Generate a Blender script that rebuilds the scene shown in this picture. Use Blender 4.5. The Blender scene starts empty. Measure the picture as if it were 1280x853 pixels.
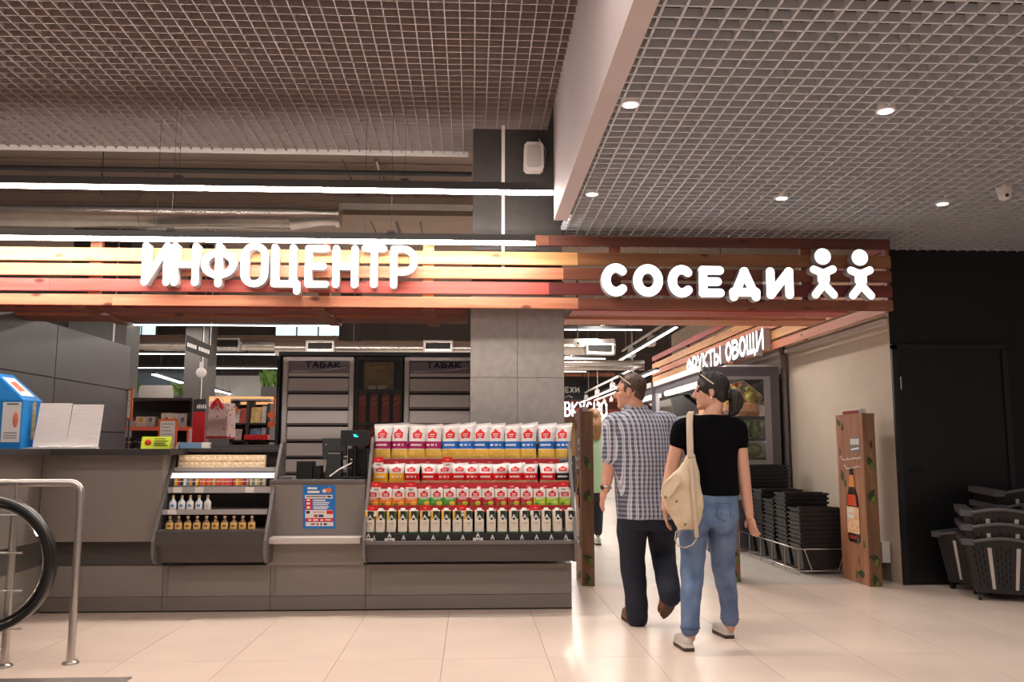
import bpy, math, random
from mathutils import Vector, Matrix
random.seed(7)
R = math.radians
SC = bpy.context.scene
COL = SC.collection

# ------------------------------------------------------------------ camera
FPX, CAMH = 1080.0, 1.22
TH = math.atan(133.5 / FPX)
PSI = math.atan(50.0 / FPX * math.cos(TH))
cam_d = bpy.data.cameras.new('camera')
cam_d.sensor_width = 36.0
cam_d.lens = 36.0 * FPX / 1280.0
cam_d.clip_end = 100
cam = bpy.data.objects.new('camera', cam_d)
cam.location = (0, 0, CAMH)
cam.rotation_euler = (math.pi / 2 + TH, 0, -PSI)
COL.objects.link(cam)
SC.camera = cam

# ------------------------------------------------------------------ world, lights, exposure
W = bpy.data.worlds.new('world')
SC.world = W
W.use_nodes = True
bg = W.node_tree.nodes['Background']
bg.inputs[0].default_value = (1.0, 0.87, 0.80, 1)
bg.inputs[1].default_value = 0.17


def area(name, loc, sx, sy, energy, color=(1, .9, .82), rot=(0, 0, 0), spread=180):
    l = bpy.data.lights.new(name, 'AREA')
    l.shape = 'RECTANGLE'
    l.size, l.size_y = sx, sy
    l.energy = energy
    l.color = color
    l.spread = R(spread)
    o = bpy.data.objects.new(name, l)
    o.location = loc
    o.rotation_euler = rot
    COL.objects.link(o)
    return o


# added fill lights, unseen over and behind the viewer, to brighten the foreground
area('hall_fill_light', (-2.6, 3.3, 3.85), 6.5, .25, 75, (1, .88, .79))
area('hall_fill_light', (-2.6, 0.6, 3.85), 6.5, .25, 75, (1, .88, .79))
area('hall_fill_light', (2.2, 1.6, 3.0), 2.2, .5, 65, (1, .90, .83))
# lamp rows of the sales floor
for yy in (11.0, 14.5, 18.0):
    area('store_lamp_row', (-3.4, yy, 3.3), 7.0, .2, 150, (1, .92, .85))
area('store_lamp_row', (1.9, 11.5, 3.15), .25, 5.0, 100, (1, .92, .85))
area('store_lamp_row', (1.9, 18.5, 3.15), .25, 5.0, 150, (1, .92, .85))

SC.view_settings.view_transform = 'Standard'
SC.view_settings.look = 'None'
SC.view_settings.gamma = 1.0
SC.view_settings.use_curve_mapping = False
SC.view_settings.exposure = 0.38

# ------------------------------------------------------------------ picture measurements -> metres
_F = Vector((math.sin(PSI) * math.cos(TH), math.cos(PSI) * math.cos(TH), math.sin(TH)))
_Rt = Vector((math.cos(PSI), -math.sin(PSI), 0))
_U = Vector((-math.sin(PSI) * math.sin(TH), -math.cos(PSI) * math.sin(TH), math.cos(TH)))
EYE = Vector((0, 0, CAMH))


def ray(x, y):
    return _F + _Rt * ((x - 640) / FPX) + _U * ((426.5 - y) / FPX)


def P(x, y, Y):                      # point on the plane at depth Y
    d = ray(x, y)
    return EYE + d * (Y / d.y)


def PZ(x, y, Z):                     # point on the plane at height Z
    d = ray(x, y)
    return EYE + d * ((Z - CAMH) / d.z)


def PX(x, y, X):                     # point on the plane at X
    d = ray(x, y)
    return EYE + d * (X / d.x)


# ------------------------------------------------------------------ materials
def lin(c):
    return tuple(((v / 255) / 12.92 if v / 255 <= .04045 else ((v / 255 + .055) / 1.055) ** 2.4) for v in c)


MATS = {}


def mat(name, col=None, rough=.5, metal=0., emit=0., var=0., scale=8., bump=0., spec=.5, stretch=None, trans=0., col2=None):
    if name in MATS:
        return MATS[name]
    m = bpy.data.materials.new(name)
    m.use_nodes = True
    nt = m.node_tree
    bs = nt.nodes['Principled BSDF']
    L = lin(col) + (1,)
    bs.inputs['Base Color'].default_value = L
    bs.inputs['Roughness'].default_value = rough
    bs.inputs['Metallic'].default_value = metal
    bs.inputs['Specular IOR Level'].default_value = spec
    if trans:
        bs.inputs['Transmission Weight'].default_value = trans
    if emit:
        bs.inputs['Emission Color'].default_value = L
        bs.inputs['Emission Strength'].default_value = emit
    if var or bump or col2:
        tc = nt.nodes.new('ShaderNodeTexCoord')
        mp = nt.nodes.new('ShaderNodeMapping')
        oi = nt.nodes.new('ShaderNodeObjectInfo')
        ad = nt.nodes.new('ShaderNodeVectorMath')
        ad.operation = 'ADD'
        sc_ = nt.nodes.new('ShaderNodeVectorMath')
        sc_.operation = 'SCALE'
        sc_.inputs[3].default_value = 13.0
        cx = nt.nodes.new('ShaderNodeCombineXYZ')
        for i in range(3):
            nt.links.new(oi.outputs['Random'], cx.inputs[i])
        nt.links.new(cx.outputs[0], sc_.inputs[0])
        nt.links.new(tc.outputs['Object'], ad.inputs[0])
        nt.links.new(sc_.outputs[0], ad.inputs[1])
        nt.links.new(ad.outputs[0], mp.inputs[0])
        s = stretch or (1, 1, 1)
        mp.inputs['Scale'].default_value = tuple(scale * k for k in s)
        nz = nt.nodes.new('ShaderNodeTexNoise')
        nz.inputs['Scale'].default_value = 1.0
        nz.inputs['Detail'].default_value = 5.0
        nt.links.new(mp.outputs[0], nz.inputs[0])
        if var or col2:
            mx = nt.nodes.new('ShaderNodeMix')
            mx.data_type = 'RGBA'
            rp = nt.nodes.new('ShaderNodeMapRange')
            rp.inputs[1].default_value = .3
            rp.inputs[2].default_value = .7
            nt.links.new(nz.outputs[0], rp.inputs[0])
            nt.links.new(rp.outputs[0], mx.inputs[0])
            if col2:
                mx.inputs[6].default_value = L
                mx.inputs[7].default_value = lin(col2) + (1,)
            else:
                mx.inputs[6].default_value = tuple(v * (1 - var) for v in L[:3]) + (1,)
                mx.inputs[7].default_value = tuple(min(1, v * (1 + var)) for v in L[:3]) + (1,)
            nt.links.new(mx.outputs[2], bs.inputs['Base Color'])
        if bump:
            bp = nt.nodes.new('ShaderNodeBump')
            bp.inputs['Strength'].default_value = bump
            bp.inputs['Distance'].default_value = .01
            nt.links.new(nz.outputs[0], bp.inputs['Height'])
            nt.links.new(bp.outputs[0], bs.inputs['Normal'])
    MATS[name] = m
    return m


def wood(name, col, dark, scale=(1.2, 22, 22), rough=.5):
    if name in MATS:
        return MATS[name]
    m = mat(name, col, rough, col2=dark, scale=1., stretch=scale, bump=.15)
    # knots: sparse dark voronoi spots on top of the grain
    nt = m.node_tree
    bs = nt.nodes['Principled BSDF']
    mp = [n for n in nt.nodes if n.type == 'MAPPING'][0]
    mp2 = nt.nodes.new('ShaderNodeMapping')
    ad = [n for n in nt.nodes if n.type == 'VECT_MATH' and n.operation == 'ADD'][0]
    nt.links.new(ad.outputs[0], mp2.inputs[0])
    k = [3.0 if s < 5 else 7.0 for s in scale]
    mp2.inputs['Scale'].default_value = k
    vo = nt.nodes.new('ShaderNodeTexVoronoi')
    vo.inputs['Scale'].default_value = 1.0
    nt.links.new(mp2.outputs[0], vo.inputs[0])
    rp = nt.nodes.new('ShaderNodeMapRange')
    rp.inputs[1].default_value = .08
    rp.inputs[2].default_value = .16
    nt.links.new(vo.outputs[0], rp.inputs[0])
    mx = nt.nodes.new('ShaderNodeMix')
    mx.data_type = 'RGBA'
    mx.inputs[6].default_value = tuple(v * .35 for v in lin(dark)) + (1,)
    src = bs.inputs['Base Color'].links[0].from_socket
    nt.links.new(rp.outputs[0], mx.inputs[0])
    nt.links.new(src, mx.inputs[7])
    nt.links.new(mx.outputs[2], bs.inputs['Base Color'])
    return m


def glass(name, tint=(235, 240, 240), alpha=.12):
    if name in MATS:
        return MATS[name]
    m = bpy.data.materials.new(name)
    m.use_nodes = True
    nt = m.node_tree
    nt.nodes.clear()
    out = nt.nodes.new('ShaderNodeOutputMaterial')
    tr = nt.nodes.new('ShaderNodeBsdfTransparent')
    tr.inputs[0].default_value = lin(tint) + (1,)
    gl = nt.nodes.new('ShaderNodeBsdfGlossy')
    gl.inputs['Roughness'].default_value = .03
    fr = nt.nodes.new('ShaderNodeFresnel')
    fr.inputs[0].default_value = 1.45
    mx = nt.nodes.new('ShaderNodeMixShader')
    nt.links.new(fr.outputs[0], mx.inputs[0])
    nt.links.new(tr.outputs[0], mx.inputs[1])
    nt.links.new(gl.outputs[0], mx.inputs[2])
    nt.links.new(mx.outputs[0], out.inputs[0])
    MATS[name] = m
    return m


# ------------------------------------------------------------------ mesh builder
class B:
    def __init__(s):
        s.v, s.f, s.m, s.sm, s.mats = [], [], [], [], []

    def mi(s, m):
        if m not in s.mats:
            s.mats.append(m)
        return s.mats.index(m)

    def add(s, vs, fs, m, smooth=False):
        o = len(s.v)
        s.v += [Vector(v) for v in vs]
        k = s.mi(m)
        for f in fs:
            s.f.append([i + o for i in f])
            s.m.append(k)
            s.sm.append(smooth)
        return s

    def hexa(s, p, m):               # p: 4 bottom (ccw from above) + 4 top
        return s.add(p, [(3, 2, 1, 0), (4, 5, 6, 7), (0, 1, 5, 4), (1, 2, 6, 5), (2, 3, 7, 6), (3, 0, 4, 7)], m)

    def box(s, x0, x1, y0, y1, z0, z1, m):
        return s.hexa([(x0, y0, z0), (x1, y0, z0), (x1, y1, z0), (x0, y1, z0),
                       (x0, y0, z1), (x1, y0, z1), (x1, y1, z1), (x0, y1, z1)], m)

    def quad(s, a, b, c, d, m):
        return s.add([a, b, c, d], [(0, 1, 2, 3)], m)

    def prism(s, poly, ext, m, mside=None):
        n = len(poly)
        e = Vector(ext)
        vs = [Vector(p) for p in poly] + [Vector(p) + e for p in poly]
        s.add(vs, [list(range(n)), list(range(2 * n - 1, n - 1, -1))], m)
        s.add(vs, [((i + 1) % n, i, i + n, (i + 1) % n + n) for i in range(n)], mside or m)
        return s

    def tube(s, path, r, m, n=8, closed=False, cap=True, flat=1.0, up=None):
        pts = [Vector(p) for p in path]
        N = len(pts)
        rs = r if isinstance(r, (list, tuple)) else [r] * N
        vs = []
        prev = None
        for i, p in enumerate(pts):
            if closed:
                t = pts[(i + 1) % N] - pts[i - 1]
            else:
                t = pts[min(i + 1, N - 1)] - pts[max(i - 1, 0)]
            t.normalize()
            if up is not None:
                a = Vector(up)
            elif prev is None:
                a = Vector((0, 0, 1)) if abs(t.z) < .9 else Vector((0, 1, 0))
            else:
                a = prev
            a = (a - t * a.dot(t))
            if a.length < 1e-5:
                a = t.orthogonal()
            a.normalize()
            prev = a
            b = t.cross(a)
            for k in range(n):
                an = 2 * math.pi * k / n
                vs.append(p + a * (math.cos(an) * rs[i]) + b * (math.sin(an) * rs[i] * flat))
        fs = []
        for i in range(N if closed else N - 1):
            j = (i + 1) % N
            for k in range(n):
                l = (k + 1) % n
                fs.append((i * n + k, i * n + l, j * n + l, j * n + k))
        s.add(vs, fs, m, n > 4)
        if cap and not closed:
            s.add(vs[:n], [list(range(n - 1, -1, -1))], m)
            s.add(vs[-n:], [list(range(n))], m)
        return s

    def lathe(s, prof, m, c=(0, 0, 0), n=16, sx=1., sy=1.):
        c = Vector(c)
        vs = []
        for r, z in prof:
            for k in range(n):
                a = 2 * math.pi * k / n
                vs.append(c + Vector((r * sx * math.cos(a), r * sy * math.sin(a), z)))
        fs = []
        for i in range(len(prof) - 1):
            for k in range(n):
                l = (k + 1) % n
                fs.append((i * n + k, i * n + l, (i + 1) * n + l, (i + 1) * n + k))
        s.add(vs, fs, m, True)
        s.add(vs[:n], [list(range(n - 1, -1, -1))], m)
        s.add(vs[-n:], [list(range(n))], m)
        return s

    def ball(s, c, r, m, nu=12, nv=8):
        rx, ry, rz = r if isinstance(r, (tuple, list)) else (r, r, r)
        prof = []
        for i in range(nv + 1):
            a = -math.pi / 2 + math.pi * i / nv
            prof.append((max(1e-4, math.cos(a)), math.sin(a) * rz))
        return s.lathe(prof, m, c, nu, rx, ry)

    def mesh(s, name, org=None):
        org = Vector(org) if org is not None else s.base()
        me = bpy.data.meshes.new(name)
        me.from_pydata([tuple(v - org) for v in s.v], [], s.f)
        for m in s.mats:
            me.materials.append(m)
        me.polygons.foreach_set('material_index', s.m)
        me.polygons.foreach_set('use_smooth', s.sm)
        me.update()
        return me

    def base(s):
        xs = [v.x for v in s.v]; ys = [v.y for v in s.v]; zs = [v.z for v in s.v]
        return Vector(((min(xs) + max(xs)) / 2, (min(ys) + max(ys)) / 2, min(zs)))

    def build(s, name, parent=None, org=None, bevel=0., label=None):
        org = Vector(org) if org is not None else s.base()
        return link(name, s.mesh(name, org), org, parent, bevel, label)


WO = {}


def link(name, me, org, parent=None, bevel=0., label=None):
    o = bpy.data.objects.new(name, me)
    COL.objects.link(o)
    org = Vector(org)
    if parent is not None:
        o.parent = parent
        o.location = org - WO[parent]
    else:
        o.location = org
    WO[o] = org
    if bevel:
        b = o.modifiers.new('bevel', 'BEVEL')
        b.width = bevel
        b.segments = 2
        b.limit_method = 'ANGLE'
    if label:
        o['label'] = label
    return o


def tag(o, label, cat, group=None, kind=None):
    o['label'] = label
    o['category'] = cat
    if group:
        o['group'] = group
    if kind:
        o['kind'] = kind
    return o


def struct(o, label=None):
    o['kind'] = 'structure'
    if label:
        o['label'] = label
    return o


def thing(name, label, cat, loc, group=None):
    o = bpy.data.objects.new(name, None)
    o.empty_display_size = .1
    COL.objects.link(o)
    o.location = loc
    WO[o] = Vector(loc)
    return tag(o, label, cat, group)


def copy_tree(o, loc, label=None, parent=None):
    c = o.copy()
    COL.objects.link(c)
    if parent is None:
        c.location = loc
        if label:
            c['label'] = label
    else:
        c.parent = parent
    WO[c] = Vector(loc) if parent is None else WO[parent] + c.location
    for ch in list(o.children):
        copy_tree(ch, None, None, c)
    return c


ORD = ['leftmost', 'second from left', 'third from left', 'fourth from left', 'fifth from left', 'sixth from left',
       'seventh from left', 'eighth from left', 'ninth from left', 'tenth from left', 'eleventh from left',
       'twelfth from left', 'thirteenth from left', 'fourteenth from left', 'fifteenth from left',
       'sixteenth from left', 'seventeenth from left', 'eighteenth from left', 'rightmost']


def ordn(i, n):
    return 'rightmost' if i == n - 1 else ORD[i]


# ------------------------------------------------------------------ stroke lettering
def arc(cx, cy, rx, ry, a0, a1, n=14):
    return [(cx + rx * math.cos(R(a0 + (a1 - a0) * i / n)), cy + ry * math.sin(R(a0 + (a1 - a0) * i / n))) for i in range(n + 1)]


def oval(w, sq=.62):                 # upright rounded ring
    r = w / 2
    pts = arc(r, 1 - r, r, r, 0, 180, 10) + arc(r, r, r, r, 180, 360, 10)
    return pts + [pts[0]]


def glyph(ch, w):
    g = {
        'И': [[(0, 1), (0, 0), (w, 1), (w, 0)]],
        'Н': [[(0, 1), (0, 0)], [(w, 1), (w, 0)], [(0, .5), (w, .5)]],
        'Ф': [[(w / 2, 1), (w / 2, 0)], (lambda p: p + [p[0]])(arc(w / 2, .52, w / 2, .29, 0, 360, 24))],
        'О': [oval(w)],
        'о': [(lambda p: p + [p[0]])(arc(w / 2, .5, w / 2, .5, 0, 360, 24))],
        'Ц': [[(0, 1), (0, 0), (w, 0), (w, -.2)], [(w * .8, 1), (w * .8, 0)]],
        'Щ': [[(0, 1), (0, 0), (w, 0), (w, -.2)], [(w * .43, 1), (w * .43, 0)], [(w * .86, 1), (w * .86, 0)]],
        'Е': [[(w, 1), (0, 1), (0, 0), (w, 0)], [(0, .5), (w * .85, .5)]],
        'Т': [[(0, 1), (w, 1)], [(w / 2, 1), (w / 2, 0)]],
        'Р': [[(0, 0), (0, 1), (w * .45, 1)] + arc(w * .45, .68, w * .55, .32, 90, -90, 10) + [(0, .36)]],
        'В': [[(0, 0), (0, 1), (w * .45, 1)] + arc(w * .45, .77, w * .45, .23, 90, -90, 8) + [(0, .54)],
              [(w * .45, .54)] + arc(w * .45, .27, w * .55, .27, 90, -90, 8) + [(0, 0)]],
        'Б': [[(w * .9, 1), (0, 1), (0, 0), (w * .45, 0)] + arc(w * .45, .29, w * .55, .29, -90, 90, 8) + [(0, .58)]],
        'С': [arc(w / 2, .5, w / 2, .5, 48, 312, 18)],
        'Д': [[(0, -.1), (0, .1), (w, .1), (w, -.1)], [(w * .1, .1), (w * .5, 1), (w * .9, .1)]],
        'А': [[(0, 0), (w / 2, 1), (w, 0)], [(w * .2, .32), (w * .8, .32)]],
        'К': [[(0, 1), (0, 0)], [(w, 1), (0, .5), (w, 0)]],
        'У': [[(0, 1), (w / 2, .4)], [(w, 1), (w * .3, 0), (w * .05, 0)]],
        'Ы': [[(0, 1), (0, 0), (w * .35, 0)] + arc(w * .35, .28, w * .3, .28, -90, 90, 8) + [(0, .56)], [(w, 1), (w, 0)]],
        'Х': [[(0, 1), (w, 0)], [(w, 1), (0, 0)]],
        'Л': [[(0, 0), (w * .5, 1), (w, 0)]],
    }
    return g[ch]


def strokes(b, lines, fn, hw, front, side, d0, d1, caps=6):
    """lines: polylines in (u,v); fn(u,v,d)->world; hw: half stroke width in uv units (u,v aspect 1)."""
    for ln in lines:
        for (u0, v0), (u1, v1) in zip(ln[:-1], ln[1:]):
            du, dv = u1 - u0, v1 - v0
            L = math.hypot(du, dv)
            if L < 1e-6:
                continue
            a = math.atan2(dv, du)
            poly = [(u1 + hw * math.cos(a - math.pi / 2 + math.pi * k / caps), v1 + hw * math.sin(a - math.pi / 2 + math.pi * k / caps)) for k in range(caps + 1)]
            poly += [(u0 + hw * math.cos(a + math.pi / 2 + math.pi * k / caps), v0 + hw * math.sin(a + math.pi / 2 + math.pi * k / caps)) for k in range(caps + 1)]
            n = len(poly)
            A = [fn(u, v, d0) for u, v in poly]
            Bk = [fn(u, v, d1) for u, v in poly]
            if front is not None:
                b.add(A, [list(range(n))], front)
            if side is not None:
                b.add(A + Bk, [((i + 1) % n, i, i + n, (i + 1) % n + n) for i in range(n)], side)
                b.add(Bk, [list(range(n - 1, -1, -1))], side)
    return b


def word(b, text, fn, h, w, gap, hw, front, side=None, d0=0., d1=0., caps=6):
    u = 0
    for ch in text:
        if ch == ' ':
            u += w * 1.2
            continue
        ww = w * (1.35 if ch in 'ФЩ' else 1.2 if ch in 'ЦЫД' else 1)
        ls = [[(u + p[0] * h, p[1] * h) for p in ln] for ln in glyph(ch, ww / h)]
        strokes(b, ls, fn, hw, front, side, d0, d1, caps)
        u += ww + gap
    return u - gap

# ================================================================== THE SETTING
M_tile = mat('hall_tile', (232, 210, 194), .26, var=.05, scale=1.5, spec=.45)
M_tile2 = mat('store_tile', (205, 196, 186), .3, var=.05, scale=1.5, spec=.45)
M_grout = mat('grout', (150, 135, 124), .8)
M_grid = mat('grid_metal', (158, 142, 138), .5)
M_grid2 = mat('grid_metal_pale', (192, 194, 200), .5)
M_plen = mat('plenum_dark', (24, 22, 23), .95)
M_white = mat('white_paint', (225, 218, 214), .5)
M_beam = mat('soffit_paint', (190, 178, 178), .65, var=.03, scale=3)
M_slab = mat('concrete_slab', (150, 130, 118), .85, var=.12, scale=1.2, bump=.2)
M_black = mat('black_wall', (16, 15, 18), .7, var=.2, scale=6)
M_beige = mat('beige_plaster', (206, 190, 172), .8, var=.03, scale=4)
M_colup = mat('column_tile_dark', (64, 58, 56), .6, var=.12, scale=14)
M_coltile = mat('column_tile', (146, 138, 134), .6, var=.10, scale=16, bump=.05)
M_galv = mat('galvanised', (190, 180, 172), .24, .85, var=.10, scale=5)
M_dark = mat('dark_grey_metal', (58, 54, 54), .5)
M_led = mat('led_strip', (255, 246, 236), .4, emit=42.)
M_chrome = mat('steel_brushed', (196, 188, 182), .28, .95)
M_wire = mat('wire_dark', (40, 36, 36), .6)

YS = 7.85                                             # hall floor meets shop floor
fl = struct(B().box(-11, 9, -5, 27, -.2, -.006, M_grout).build('floor'))
TW, TL = .61, 1.31
tm = B().box(-TW / 2 + .0015, TW / 2 - .0015, -TL / 2 + .0015, TL / 2 - .0015, -.02, 0, M_tile).mesh('tile', (0, 0, 0))
for i in range(-7, 13):
    for j in range(-3, 3):
        link('tile', tm, (-.162 + TW * (i + .5), YS - TL * (2 - j + .5), 0), fl)
tm = B().box(-TW / 2 + .0015, TW / 2 - .0015, -TW / 2 + .0015, TW / 2 - .0015, -.02, 0, M_tile2).mesh('tile', (0, 0, 0))
for i in range(-2, 7):
    for j in range(0, 17):
        link('tile', tm, (-.162 + TW * (i + .5), YS + TW * (j + .5), 0), fl)
# the rest of the floor, out of view behind counters and beyond the aisle
B().box(-11, -.162 - 2 * TW, YS, 27, -.03, -.0005, M_tile2).box(-.162 + 7 * TW, 9, YS, 27, -.03, -.0005, M_tile2)\
   .box(-.162 - 2 * TW, -.162 + 7 * TW, YS + 17 * TW, 27, -.03, -.0005, M_tile2)\
   .box(-11, -.162 - 7 * TW, -5, YS, -.03, -.0005, M_tile).box(-.162 + 13 * TW, 9, -5, YS, -.03, -.0005, M_tile)\
   .box(-.162 - 7 * TW, -.162 + 13 * TW, -5, YS - 6 * TL, -.03, -.0005, M_tile).build('tile_field', fl)['kind'] = 'stuff'

# --- open-cell grid ceilings
CELL = .0965
ZL, ZR = 3.95, 3.06
XB0, XB1 = .64, .745                                  # soffit beam between the two ceilings
YGE = 7.82                                            # back edge of the left grid
c1 = struct(B().box(-9, XB0, -5, YGE, 4.75, 4.85, M_plen).build('ceiling_left'))
y0 = 1.0
bl = B().box(-.004, .004, 0, YGE - y0, 0, .045, M_grid).mesh('grid_slat', (0, 0, 0))
for i in range(60):
    link('grid_slat', bl, (XB0 - CELL * (i + .6), y0, ZL), c1)
bl = B().box(-5.85, 0, -.004, .004, 0, .045, M_grid).mesh('grid_slat', (0, 0, 0))
for j in range(int((YGE - y0) / CELL)):
    link('grid_slat', bl, (XB0, YGE - CELL * (j + .7), ZL), c1)
struct(B().box(-9, -.05, YGE, YGE + .03, ZL - .02, ZL + .10, M_white).build('trim_1'))
c2 = struct(B().box(XB1, 9, -5, 7.85, 3.75, 3.85, M_plen).build('ceiling_right'))
YW = 7.78                                             # black wall plane
bl = B().box(-.006, .006, 0, YW - y0, 0, .04, M_grid2).mesh('grid_slat', (0, 0, 0))
for i in range(57):
    link('grid_slat', bl, (XB1 + CELL * (i + .5), y0, ZR), c2)
bl = B().box(0, 5.55, -.006, .006, 0, .04, M_grid2).mesh('grid_slat', (0, 0, 0))
for j in range(int((YW - y0) / CELL)):
    link('grid_slat', bl, (XB1, YW - CELL * (j + .5), ZR), c2)
struct(B().box(XB0, XB1, -5, 6.66, 3.01, 4.85, M_beam).build('trim_2'), 'plaster soffit beam between the two grid ceilings')
# bulkhead over the entrance, back to the shop
struct(B().box(XB1, 9, 7.86, 7.94, 3.1, 4.75, M_plen).build('wall_bulkhead'))

# --- shop shell
struct(B().box(-9.2, 9, 7.8, 26.2, 4.75, 4.95, M_slab).build('ceiling_shop'))
M_bw = mat('shop_back_wall', (70, 62, 60), .8)
wb = struct(B().box(-9.2, 0, 21, 21.2, 0, 4.75, M_bw).build('wall_back'))
struct(B().box(-.2, 9, 26, 26.2, 0, 4.75, mat('shop_back_wall_pale', (120, 106, 98), .8, var=.15, scale=2)).build('wall_back_aisle'))
struct(B().box(-.2, 0, 21.2, 26, 0, 4.75, M_bw).build('wall_divider'))
struct(B().box(-9.2, -9, 3, 21, 0, 4.85, mat('shop_side_wall', (96, 88, 84), .8)).build('wall_left'))
M_sky = mat('daylight_pane', (196, 224, 228), .3, emit=1.1)
k = 0
for xa, xb in ((40, 86), (160, 196), (345, 425)):
    k += 1
    a, b_ = P(xa, 404, 20.95), P(xb, 421, 20.95)
    w = struct(B().box(a.x - .05, b_.x + .05, 20.9, 21, b_.z - .05, a.z + .25, M_dark).build('window_%d' % k))
    n = max(2, int((b_.x - a.x) / .4))
    for i in range(n):
        d = (b_.x - a.x) / n
        B().box(a.x + d * i + .02, a.x + d * (i + 1) - .02, 20.88, 20.9, b_.z, a.z + .2, M_sky).build('pane', w)

# --- right: black wall with a flush door, beige wall of the shop entrance
XWR = 3.86
wr = struct(B().box(XWR + .004, 9, YW - .002, YW + .1, 0, 3.4, M_black).build('wall_right'))
d = struct(B().box(P(1128, 600, YW).x, 4.9, YW - .02, YW, .01, P(1128, 436, YW).z, mat('black_door', (11, 10, 12), .45)).build('door_1'))
x = P(1128, 600, YW).x
M_dframe = mat('door_frame', (26, 24, 26), .45)
B().box(x - .05, x, YW - .035, YW, .01, P(1128, 432, YW).z, M_dframe).box(x - .05, 4.95, YW - .035, YW, P(1128, 437, YW).z, P(1128, 431, YW).z, M_dframe)\
   .box(4.9, 4.95, YW - .035, YW, .01, P(1128, 436, YW).z, M_dframe).build('door_frame', d)
B().tube([(x + .07, YW - .06, 1.02), (x + .17, YW - .06, 1.02)], .010, M_dframe).tube([(x + .07, YW - .06, 1.02), (x + .07, YW - .01, 1.02)], .011, M_dframe).build('door_handle', d)
B().tube([(x + .02, YW - .03, 1.75), (x + .02, YW - .03, 1.87)], .008, M_chrome).build('hinge', d)
we = struct(B().box(XWR, XWR + .15, YW, 16.5, 0, 3.4, M_beige).build('wall_entrance'))
struct(B().box(XWR - .012, XWR, YW + .17, 16.4, 0, .17, mat('skirting', (150, 142, 136), .6)).build('baseboard_entrance'))
a = PX(1098, 405, XWR - .02); b_ = PX(986, 438, XWR - .02)
tag(B().box(XWR - .045, XWR - .001, YW + .02, 12.5, a.z - .02, a.z + .025, M_white).build('cable_trunking'), 'pale cable trunking along the top of the beige entrance wall', 'trunking')
# grey box at the foot of the wall corner
a = PX(1100, 700, XWR - .08)
tag(B().box(XWR - .09, XWR - .015, YW + .17, YW + .42, .17, .36, M_white).build('socket_box', bevel=.006), 'small pale box low on the beige wall beside the right beer pillar', 'wall box')

# --- column
YP = 7.16
xa, xb = P(588, 450, YP).x, P(705, 450, YP).x
col = struct(B().box(xa + .012, xb - .012, YP + .012, YP + .8, 0, 4.75, M_colup).build('trim_3'), 'square column clad in grey tiles')
# tile cladding below the sign, dark panels with a pale strip above
zt = P(640, 380, YP).z
zb = 0
rows = [0, .6, 1.2, 1.8, 2.62]
for j in range(4):
    for i in range(2):
        w = (xb - xa) / 2
        B().box(xa + w * i + .002, xa + w * (i + 1) - .002, YP, YP + .014, rows[j] + .002, rows[j + 1] - .002, M_coltile).build('tile', col)
    B().box(xb - .014, xb, YP + .002, YP + .8, rows[j] + .002, rows[j + 1] - .002, M_coltile).build('tile', col)
    B().box(xa, xa + .014, YP + .002, YP + .8, rows[j] + .002, rows[j + 1] - .002, M_coltile).build('tile', col)
xs = P(629, 220, YP).x
B().box(xs - .014, xs + .014, YP + .001, YP + .012, 2.7, 4.0, M_white).build('strip', col)

# ================================================================== SLATTED SIGN CANOPY
W_nat = wood('pine_natural', (234, 186, 126), (210, 150, 94))
W_or = wood('pine_orange', (222, 152, 118), (192, 116, 86))
W_red = wood('pine_red', (204, 104, 94), (172, 74, 66))
W_br = wood('pine_brown', (134, 76, 52), (104, 56, 38))
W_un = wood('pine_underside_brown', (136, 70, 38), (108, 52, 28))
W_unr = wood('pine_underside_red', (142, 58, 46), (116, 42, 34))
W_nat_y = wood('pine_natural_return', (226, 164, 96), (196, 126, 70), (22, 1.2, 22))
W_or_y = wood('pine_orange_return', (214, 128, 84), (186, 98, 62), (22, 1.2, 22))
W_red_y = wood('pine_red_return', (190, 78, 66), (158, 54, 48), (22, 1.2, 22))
W_br_z = wood('pine_brown_post', (158, 92, 62), (128, 70, 46), (22, 22, 1.2))
YC = 7.0                                             # front face of the slats
XE = P(1115, 350, YC).x                              # right end of the canopy
XL = -5.6
canopy = thing('sign_canopy', 'long slatted canopy of orange, red and brown stained boards over the counter and entrance', 'canopy', ((XL + XE) / 2, YC, 2.3))
# board rows measured at x=650 : (top, bottom)
rows = [(297, 310, W_br), (318, 334, W_nat), (337.5, 352, W_or), (356, 371, W_red), (375, 388.5, W_or)]
rowz = []
for t, bt, m in rows:
    z1 = P(650, t - 3, YC).z
    z0 = P(650, bt - 3, YC).z
    rowz.append((z0, z1, m))
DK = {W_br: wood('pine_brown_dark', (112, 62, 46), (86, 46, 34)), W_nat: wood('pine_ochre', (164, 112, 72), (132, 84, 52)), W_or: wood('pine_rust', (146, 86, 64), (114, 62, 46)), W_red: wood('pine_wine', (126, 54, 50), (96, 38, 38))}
for r, (z0, z1, m) in enumerate(rowz):
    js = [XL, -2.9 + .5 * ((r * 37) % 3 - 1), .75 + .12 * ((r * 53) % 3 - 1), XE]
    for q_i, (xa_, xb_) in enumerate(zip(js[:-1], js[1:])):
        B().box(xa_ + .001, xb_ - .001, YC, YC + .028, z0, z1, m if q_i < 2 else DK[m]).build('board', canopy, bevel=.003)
ZC0, ZC1 = rowz[4][0], rowz[0][1]
# uprights behind the boards, where there is no column
for px in (116, 405, 535, 770, 1010):
    x = P(px, 350, YC).x
    B().box(x - .045, x + .045, YC + .028, YC + .075, ZC0 + .005, ZC1 - .01, W_nat if px == 535 else W_br_z).build('upright', canopy)
B().box(XE - .03, XE - .001, YC + .03, YC + .10, ZC0, ZC1, W_br_z).build('upright', canopy)
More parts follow.
